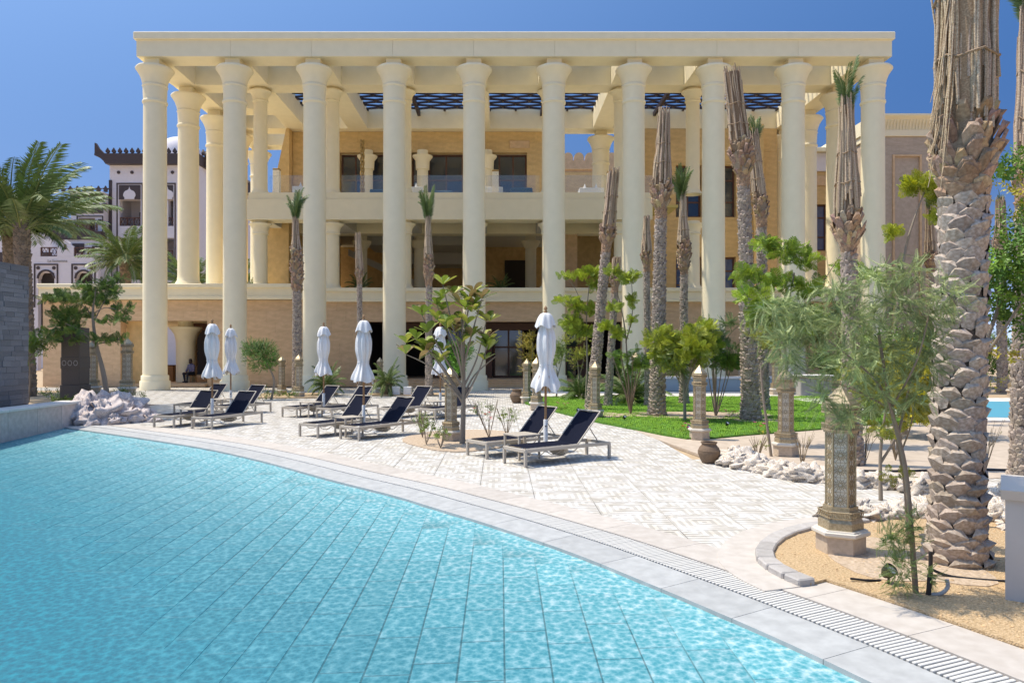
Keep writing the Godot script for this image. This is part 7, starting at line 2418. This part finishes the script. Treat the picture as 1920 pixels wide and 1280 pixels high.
func small_things() -> void:
	# a man sitting in the shade of the porch
	var Pn := thing("person", "person in bluish shirt and dark trousers sitting in the shady porch", "person", Vector3(-17.42, 0.15, -42.0), -0.35)
	var skin := [[Vector3(0, 1.13, 0.02), Vector3(0, 1.24, 0.05), 0.085, 0.082], [Vector3(0, 1.10, 0.06), Vector3(0, 1.12, 0.09), 0.06, 0.05], [Vector3(0, 0.98, -0.02), Vector3(0, 1.10, 0.01), 0.052, 0.05], [Vector3(0, 1.17, 0.125), Vector3(0, 1.145, 0.14), 0.012, 0.016], [Vector3(-0.085, 1.17, 0.02), Vector3(-0.09, 1.20, 0.01), 0.018, 0.018], [Vector3(0.085, 1.17, 0.02), Vector3(0.09, 1.20, 0.01), 0.018, 0.018]]
	for s in [-1.0, 1.0]:
		skin.append([Vector3(s * 0.24, 0.62, 0.10), Vector3(s * 0.07, 0.555, 0.30), 0.04, 0.028])
		skin.append([Vector3(s * 0.07, 0.555, 0.30), Vector3(s * 0.02, 0.545, 0.36), 0.030, 0.026])
		for k in 4: skin.append([Vector3(s * (0.05 - k * 0.012), 0.55 - k * 0.012, 0.35), Vector3(s * (0.0 - k * 0.012), 0.525 - k * 0.012, 0.42 - k * 0.012), 0.010, 0.008])
		skin.append([Vector3(s * 0.06, 0.565, 0.31), Vector3(s * 0.04, 0.585, 0.37), 0.011, 0.009])
	part("body", skinned(skin, 0.011, 0.03), M.skin, Pn)
	var sh := [[Vector3(0, 0.52, -0.05), Vector3(0, 0.93, -0.04), 0.145, 0.15], [Vector3(-0.13, 0.92, -0.03), Vector3(0.13, 0.92, -0.03), 0.075, 0.075]]
	for s in [-1.0, 1.0]:
		sh.append([Vector3(s * 0.18, 0.93, -0.03), Vector3(s * 0.25, 0.66, 0.06), 0.062, 0.05])
		sh.append([Vector3(s * 0.25, 0.66, 0.06), Vector3(s * 0.20, 0.60, 0.14), 0.05, 0.045])
	part("shirt", skinned(sh, 0.018, 0.06), M.shirt, Pn)
	var tr := [[Vector3(-0.07, 0.50, -0.05), Vector3(0.07, 0.50, -0.05), 0.13, 0.13]]
	for s in [-1.0, 1.0]:
		tr.append([Vector3(s * 0.09, 0.49, -0.02), Vector3(s * 0.14, 0.50, 0.40), 0.085, 0.065])
		tr.append([Vector3(s * 0.14, 0.50, 0.40), Vector3(s * 0.12 + 0.04, 0.09, 0.42 + s * 0.05), 0.062, 0.045])
	part("trousers", skinned(tr, 0.018, 0.05), M.trousers, Pn)
	var hr := Mesher.new()
	hr.lathe([Vector2(0.088, 0), Vector2(0.09, 0.05), Vector2(0.07, 0.09), Vector2(0.03, 0.115), Vector2(0, 0.12)], 16, Vector3(0, 1.215, 0.03))
	part("hair", hr, M.black_plastic, Pn)
	for s in [-1.0, 1.0]:
		var so := Mesher.new()
		so.box(Vector3(s * 0.12 + 0.04, 0.04, 0.47 + s * 0.05), Vector3(0.085, 0.08, 0.25), Basis(), 0.025)
		part("shoe", so, M.black_plastic, Pn)
	var ch := thing("chair", "simple wooden chair that the seated person uses in the porch", "chair", Vector3(-17.42, 0.15, -42.0), -0.35)
	var c1 := Mesher.new()
	c1.box(Vector3(0, 0.375, 0.02), Vector3(0.44, 0.035, 0.44), Basis(), 0.01)
	part("seat", c1, M.teak, ch)
	for sx in [-1.0, 1.0]:
		for z in [-0.18, 0.22]:
			var c2 := Mesher.new()
			c2.box(Vector3(sx * 0.2, 0.18, z), Vector3(0.04, 0.36, 0.04), Basis(), 0.006)
			part("leg", c2, M.teak, ch)
	var c3 := Mesher.new()
	c3.box(Vector3(0, 0.66, -0.22), Vector3(0.42, 0.54, 0.03), rot(-0.12, 0, 0), 0.008)
	part("backrest", c3, M.teak, ch)
	# boxes and plants inside the porch
	var pb := thing("storage_box", "brown wooden box standing in the porch left of the seated person", "box", Vector3(-19.35, 0.15, -43.6))
	var bb := Mesher.new()
	bb.box(Vector3(0, 0.45, 0), Vector3(0.7, 0.9, 0.6), Basis(), 0.02)
	part("case", bb, M.teak, pb)
	var bl := Mesher.new()
	bl.box(Vector3(0, 0.92, 0), Vector3(0.74, 0.05, 0.64), Basis(), 0.01)
	part("lid", bl, M.wood, pb)
	# clay pots
	var prof := [Vector2(0, 0), Vector2(0.115, 0), Vector2(0.15, 0.06), Vector2(0.19, 0.16), Vector2(0.195, 0.20), Vector2(0.17, 0.27), Vector2(0.13, 0.315), Vector2(0.125, 0.335), Vector2(0.145, 0.36), Vector2(0.14, 0.375), Vector2(0.115, 0.37), Vector2(0.11, 0.33), Vector2(0.15, 0.25), Vector2(0.14, 0.1), Vector2(0, 0.05)]
	for q in [[3.68, 13.15, 1.0, "brown clay pot on the paving at the end of the white rock border"], [0.62, 27.9, 1.35, "dark clay pot at the lawn's left tip before the entrance"]]:
		var pt := thing("clay_pot", q[3], "pot", Vector3(q[0], 0.003, -q[1]))
		var b := Mesher.new()
		b.lathe(prof, 30)
		part("pot_body", b, M.clay, pt)
		var b2 := Mesher.new()
		b2.lathe([Vector2(0.185, 0.215), Vector2(0.196, 0.222), Vector2(0.185, 0.229)], 30)
		part("raised_ring", b2, M.clay, pt)
		pt.scale = Vector3.ONE * q[2]
	# uplights
	var ul := [[3.27, 6.28, 0.9, "black garden spotlight with a glass face at the foot of the feathery tree"], [3.42, 7.9, 0.7, "black spotlight at the foot of the thin tree by the large lantern"], [2.4, 23.0, 0.9, "black spotlight on the lawn left of the leaning palm"], [5.75, 18.9, 0.8, "small black spotlight on the lawn before the thick palm"], [4.55, 18.0, 0.8, "small black spotlight beside the lawn lantern post"], [3.45, 20.7, 0.8, "small black spotlight on the bare soil behind the near loungers"]]
	for q in ul:
		var U := thing("spotlight", q[3], "spotlight", Vector3(q[0], 0.045, -q[1]), 0.5)
		var b := Mesher.new()
		var e := rot(0.75, 0, 0)
		b.lathe([Vector2(0, -0.07), Vector2(0.03, -0.07), Vector2(0.055, -0.03), Vector2(0.062, 0.03), Vector2(0.062, 0.045), Vector2(0.052, 0.045), Vector2(0.05, 0.03)], 16, Vector3(0, 0.10, 0), e)
		part("housing", b, M.black_plastic, U)
		var l := Mesher.new()
		l.lathe([Vector2(0.052, 0.03), Vector2(0, 0.034)], 16, Vector3(0, 0.10, 0), e)
		part("glass_face", l, M.lens, U)
		var s := Mesher.new()
		s.tube([Vector3(0, -0.03, 0), Vector3(0, 0.06, 0)], [0.012], 6)
		part("spike", s, M.black_plastic, U)
		U.scale = Vector3.ONE * q[2]
	# irrigation pipe and stubs in the sand bed
	var ip := thing("irrigation_pipe", "black irrigation pipe lying on the sand round the huge palm", "pipe", Vector3(3.7, 0.04, -6.55))
	var pp := Mesher.new()
	pp.tube(curve_pts([Vector3(0.05, 0.05, 0.05), Vector3(0.2, 0.0, 0.1), Vector3(0.5, -0.005, 0.2), Vector3(0.75, 0.0, 0.22), Vector3(1.3, 0.0, 0.0)], 5), [0.013], 7)
	part("pipe", pp, M.black_plastic, ip)
	var sp := Mesher.new()
	sp.tube([Vector3(0.05, -0.03, 0.05), Vector3(0.05, 0.20, 0.05)], [0.018], 8)
	part("riser", sp, M.black_plastic, ip)
	var ip2 := thing("irrigation_hose", "short ribbed hose bent up beside the black stake near the pool coping", "hose", Vector3(3.45, 0.03, -6.0))
	var hp := Mesher.new()
	hp.tube(curve_pts([Vector3(0.02, 0.0, 0.0), Vector3(0.08, 0.02, 0.03), Vector3(0.13, 0.07, 0.03), Vector3(0.13, 0.13, 0.02)], 5), [0.016], 8)
	part("hose", hp, M.kerb_stone, ip2)
	var sk := Mesher.new()
	sk.box(Vector3(0, 0.08, 0), Vector3(0.03, 0.17, 0.03), rot(0, 0.3, -0.1), 0.004)
	part("stake", sk, M.black_plastic, ip2)
	var ip3 := thing("drip_line", "thin black drip line lying behind the white rock border", "pipe", Vector3(5.4, 0.03, -12.2))
	var dp := Mesher.new()
	dp.tube(curve_pts([Vector3(0, 0, 0), Vector3(1.0, 0.0, 0.1), Vector3(2.2, 0.0, -0.05), Vector3(4.0, 0, 0.1)], 5), [0.02], 6)
	part("pipe", dp, M.black_plastic, ip3)
	var ip4 := thing("drip_line", "short black pipe end sticking out of the sand left of the feathery tree", "pipe", Vector3(2.98, 0.04, -6.35))
	var dq := Mesher.new()
	dq.tube([Vector3(0, 0.012, 0), Vector3(0.12, 0.004, 0.02), Vector3(0.26, -0.005, 0.0)], [0.010], 6)
	part("pipe", dq, M.black_plastic, ip4)
	# dry twiggy shrubs
	for q in [[5.1, 12.6, 0.65, "leafless twiggy shrub right of the second lantern post", 0.35], [6.3, 12.9, 0.75, "leafless twiggy shrub behind the white rocks, left of the huge palm", 0.0], [7.1, 13.4, 0.8, "dry twiggy shrub left of the huge palm, farther back", 0.0], [8.0, 12.3, 0.8, "half dry shrub right of the huge palm", 0.4], [4.55, 13.2, 0.5, "small yellow-leaved shrub by the second lantern post", 0.8]]:
		var D := thing("twiggy_shrub", q[3], "shrub", Vector3(q[0], 0, -q[1]))
		var b := Mesher.new()
		b.col = Color(1.1, 0.95, 0.8)
		for k in 14:
			var a := rr(0, TAU)
			var e = rr(0.1, 0.4) * q[2]
			var mid := Vector3(cos(a) * e * 0.4, q[2] * 0.5, sin(a) * e * 0.4)
			var tip := Vector3(cos(a) * e, q[2] * rr(0.75, 1.1), sin(a) * e)
			b.tube([Vector3.ZERO, mid, tip], [0.007, 0.005, 0.002], 4)
			b.tube([mid, mid.lerp(tip, 0.5) + Vector3(rr(-0.1, 0.1), 0.05, rr(-0.1, 0.1))], [0.004, 0.002], 4)
		part("twigs", b, M.branch, D)
		if q[4] > 0.0: crown(D, "oval", blobs(6, Vector3(0, q[2] * 0.8, 0), Vector3(0.25, 0.2, 0.2), 0.05, 0.1), 900 * q[4], 0.1, Color(0.14, 0.17, 0.02), Color(0.3, 0.28, 0.03), 0.4, "leaves")
	# planting along the facade bed and in the left planter
	for q in [[-13.2, 22.8, 1.6, 0.35, "low green hedge plants at the foot of the slate wall", 0.48], [-11.4, 22.6, 1.1, 0.3, "low sprigs round the leaning tree's foot", 0.48], [-12.1, 20.9, 0.7, 0.25, "low leafy plants just behind the planter coping", 0.48], [-9.1, 31.4, 1.0, 0.22, "low plants round the ball tree and lantern posts", 0.04], [-4.2, 32.4, 1.7, 0.25, "row of low plants in the dark bed before the doorway", 0.05]]:
		var D := thing("low_planting", q[4], "plants", Vector3(q[0], q[5], -q[1]))
		crown(D, "oval", blobs(16, Vector3(0, q[3] * 0.5, 0), Vector3(q[2] * 0.7, q[3] * 0.5, 0.4), 0.1, 0.2), 420, 0.18, Color(0.05, 0.10, 0.014), Color(0.12, 0.17, 0.02), 0.6, "leaves")
	for q in [[6.1, 17.6, "pink flowers"], [5.2, 19.9, "magenta flowers"], [2.0, 24.2, "red flowers"], [4.25, 17.4, "pale pink flowers"], [6.6, 21.4, "purple flowers"]]:
		var D := thing("flower_clump", "small clump of %s in the grass, %s" % [q[2], {"pink flowers": "before the thick palm", "magenta flowers": "behind the lawn lantern post", "red flowers": "at the lawn's left tip", "pale pink flowers": "at the lawn's front corner", "purple flowers": "left of the thick palm's foot"}[q[2]]], "flowers", Vector3(q[0], 0.04, -q[1]))
		crown(D, "small", [[Vector3(0, 0.08, 0), Vector3(0.22, 0.09, 0.2)]], 900, 0.13, Color(0.08, 0.14, 0.02), Color(0.16, 0.2, 0.02), 0.6, "leaves")
		for k in 5: flower(D, Vector3(rr(-0.2, 0.2), rr(0.14, 0.24), rr(-0.1, 0.2)), [Color(0.6, 0.15, 0.3), Color(0.55, 0.02, 0.22), Color(0.6, 0.05, 0.03)][k % 3], 0.055)
	# balcony dressing
	for q in [[-5.1, 42.6, "pale linen-covered table with a folded napkin on the balcony, centre bay"], [-0.55, 42.6, "pale linen-covered table with a folded napkin right of the sparkling pillar"], [5.2, 42.8, "pale linen-covered table with napkins at the balcony's right end"], [-11.0, 42.4, "pale linen-covered table with a napkin at the balcony's left end"]]:
		var D := thing("dining_table", q[2], "table", Vector3(q[0], 10.4, -q[1]))
		var b := Mesher.new()
		b.box(Vector3(0, 0.39, 0), Vector3(1.4, 0.78, 0.9), Basis(), 0.02)
		part("tablecloth", b, M.linen, D)
		for x in [-0.35, 0.3]:
			var b2 := Mesher.new()
			b2.lathe([Vector2(0.13, 0.782), Vector2(0.06, 0.95), Vector2(0, 1.12)], 8, Vector3(x, 0, 0))
			part("napkin", b2, M.linen, D)
	for q in [[-13.0, 43.4, "sparkling mosaic lamp pillar at the balcony's left end", 2.0], [-0.27, 41.9, "sparkling mosaic lamp pillar in the middle of the balcony", 1.55], [6.2, 42.0, "sparkling mosaic lamp pillar at the balcony's right end", 1.5]]:
		var D := thing("mosaic_pillar", q[2], "lamp pillar", Vector3(q[0], 10.4, -q[1]))
		var b := Mesher.new()
		b.box(Vector3(0, q[3] * 0.5, 0), Vector3(0.36, q[3], 0.36), Basis(), 0.01)
		part("core", b, M.lamp_panel, D)
		var chips := Mesher.new()
		for k in 130:
			var sd := rng.randi() % 4
			var a := sd * PI / 2
			var s := rr(0.02, 0.035)
			chips.col = Color.WHITE * rr(0.25, 1.1)
			chips.box(Basis(Vector3.UP, a) * Vector3(rr(-0.16, 0.16), rr(0.03, q[3] - 0.03), 0.182), Vector3(s, s, 0.01), Basis(Vector3.UP, a))
		part("mosaic_chips", chips, M.white_metal, D, "stuff")
		var cp := Mesher.new()
		cp.box(Vector3(0, q[3] + 0.05, 0), Vector3(0.38, 0.09, 0.38), Basis(), 0.01)
		part("cap", cp, M.brass_screen, D)
	var tw := thing("twisted_pole", "tall twisted brass pole beside the first short column on the balcony", "pole", Vector3(-7.95, 10.4, -43.0))
	for s in 3:
		var pts := []
		for k in 40:
			var a := k * 0.5 + TAU * s / 3
			pts.append(Vector3(cos(a) * 0.09, k * 0.094, sin(a) * 0.09))
		var b := Mesher.new()
		b.tube(pts, [0.05], 6)
		part("strand", b, M.brass_screen, tw)
	var tb := Mesher.new()
	tb.lathe([Vector2(0.34, 0), Vector2(0.34, 0.08), Vector2(0.1, 0.14)], 14)
	part("foot", tb, M.cushion_blue, tw)
	for q in [[1.2, 42.4, "dark blue upholstered seat on the balcony near the sixth column"], [-6.9, 42.8, "dark blue upholstered seat on the balcony near the twisted pole"], [-3.4, 43.2, "dark blue upholstered seat on the balcony, centre bay"]]:
		var D := thing("sofa", q[2], "sofa", Vector3(q[0], 10.4, -q[1]))
		var b := Mesher.new()
		b.box(Vector3(0, 0.25, 0), Vector3(1.3, 0.5, 0.8), Basis(), 0.05)
		part("seat", b, M.cushion_blue, D)
		var b2 := Mesher.new()
		b2.box(Vector3(0, 0.65, -0.34), Vector3(1.3, 0.4, 0.16), Basis(), 0.05)
		part("backrest", b2, M.cushion_blue, D)
	for q in [[-8.0, 42.4, "leafy dark pot plant on the terrace behind the thin bare palm"], [-5.9, 42.6, "leafy dark pot plant on the terrace right of the thin bare palm"], [-14.4, 43.0, "leafy pot plant on the terrace by the left side columns"], [0.0, 43.0, "leafy pot plant on the terrace left of the hall door"]]:
		var D := thing("pot_plant", q[2], "plant", Vector3(q[0], 5.09, -q[1]))
		var b := Mesher.new()
		b.lathe([Vector2(0, 0), Vector2(0.2, 0), Vector2(0.26, 0.4), Vector2(0.22, 0.4), Vector2(0.2, 0.34), Vector2(0, 0.34)], 14)
		part("pot", b, M.white_metal, D)
		for k in 12:
			var a := k * 2.4
			var pitch := lerpf(0.2, 1.2, k / 12.0)
			var o := obj("frond", fronds[k % 5], D)
			o.position = Vector3(0, 0.36, 0)
			var yx := Vector3(cos(a) * sin(pitch), cos(pitch), sin(a) * sin(pitch))
			var down := Vector3(cos(a) * cos(pitch), -sin(pitch), sin(a) * cos(pitch))
			o.basis = Basis(yx.cross(down), yx, down).scaled(Vector3(0.5, 0.55, 0.55))
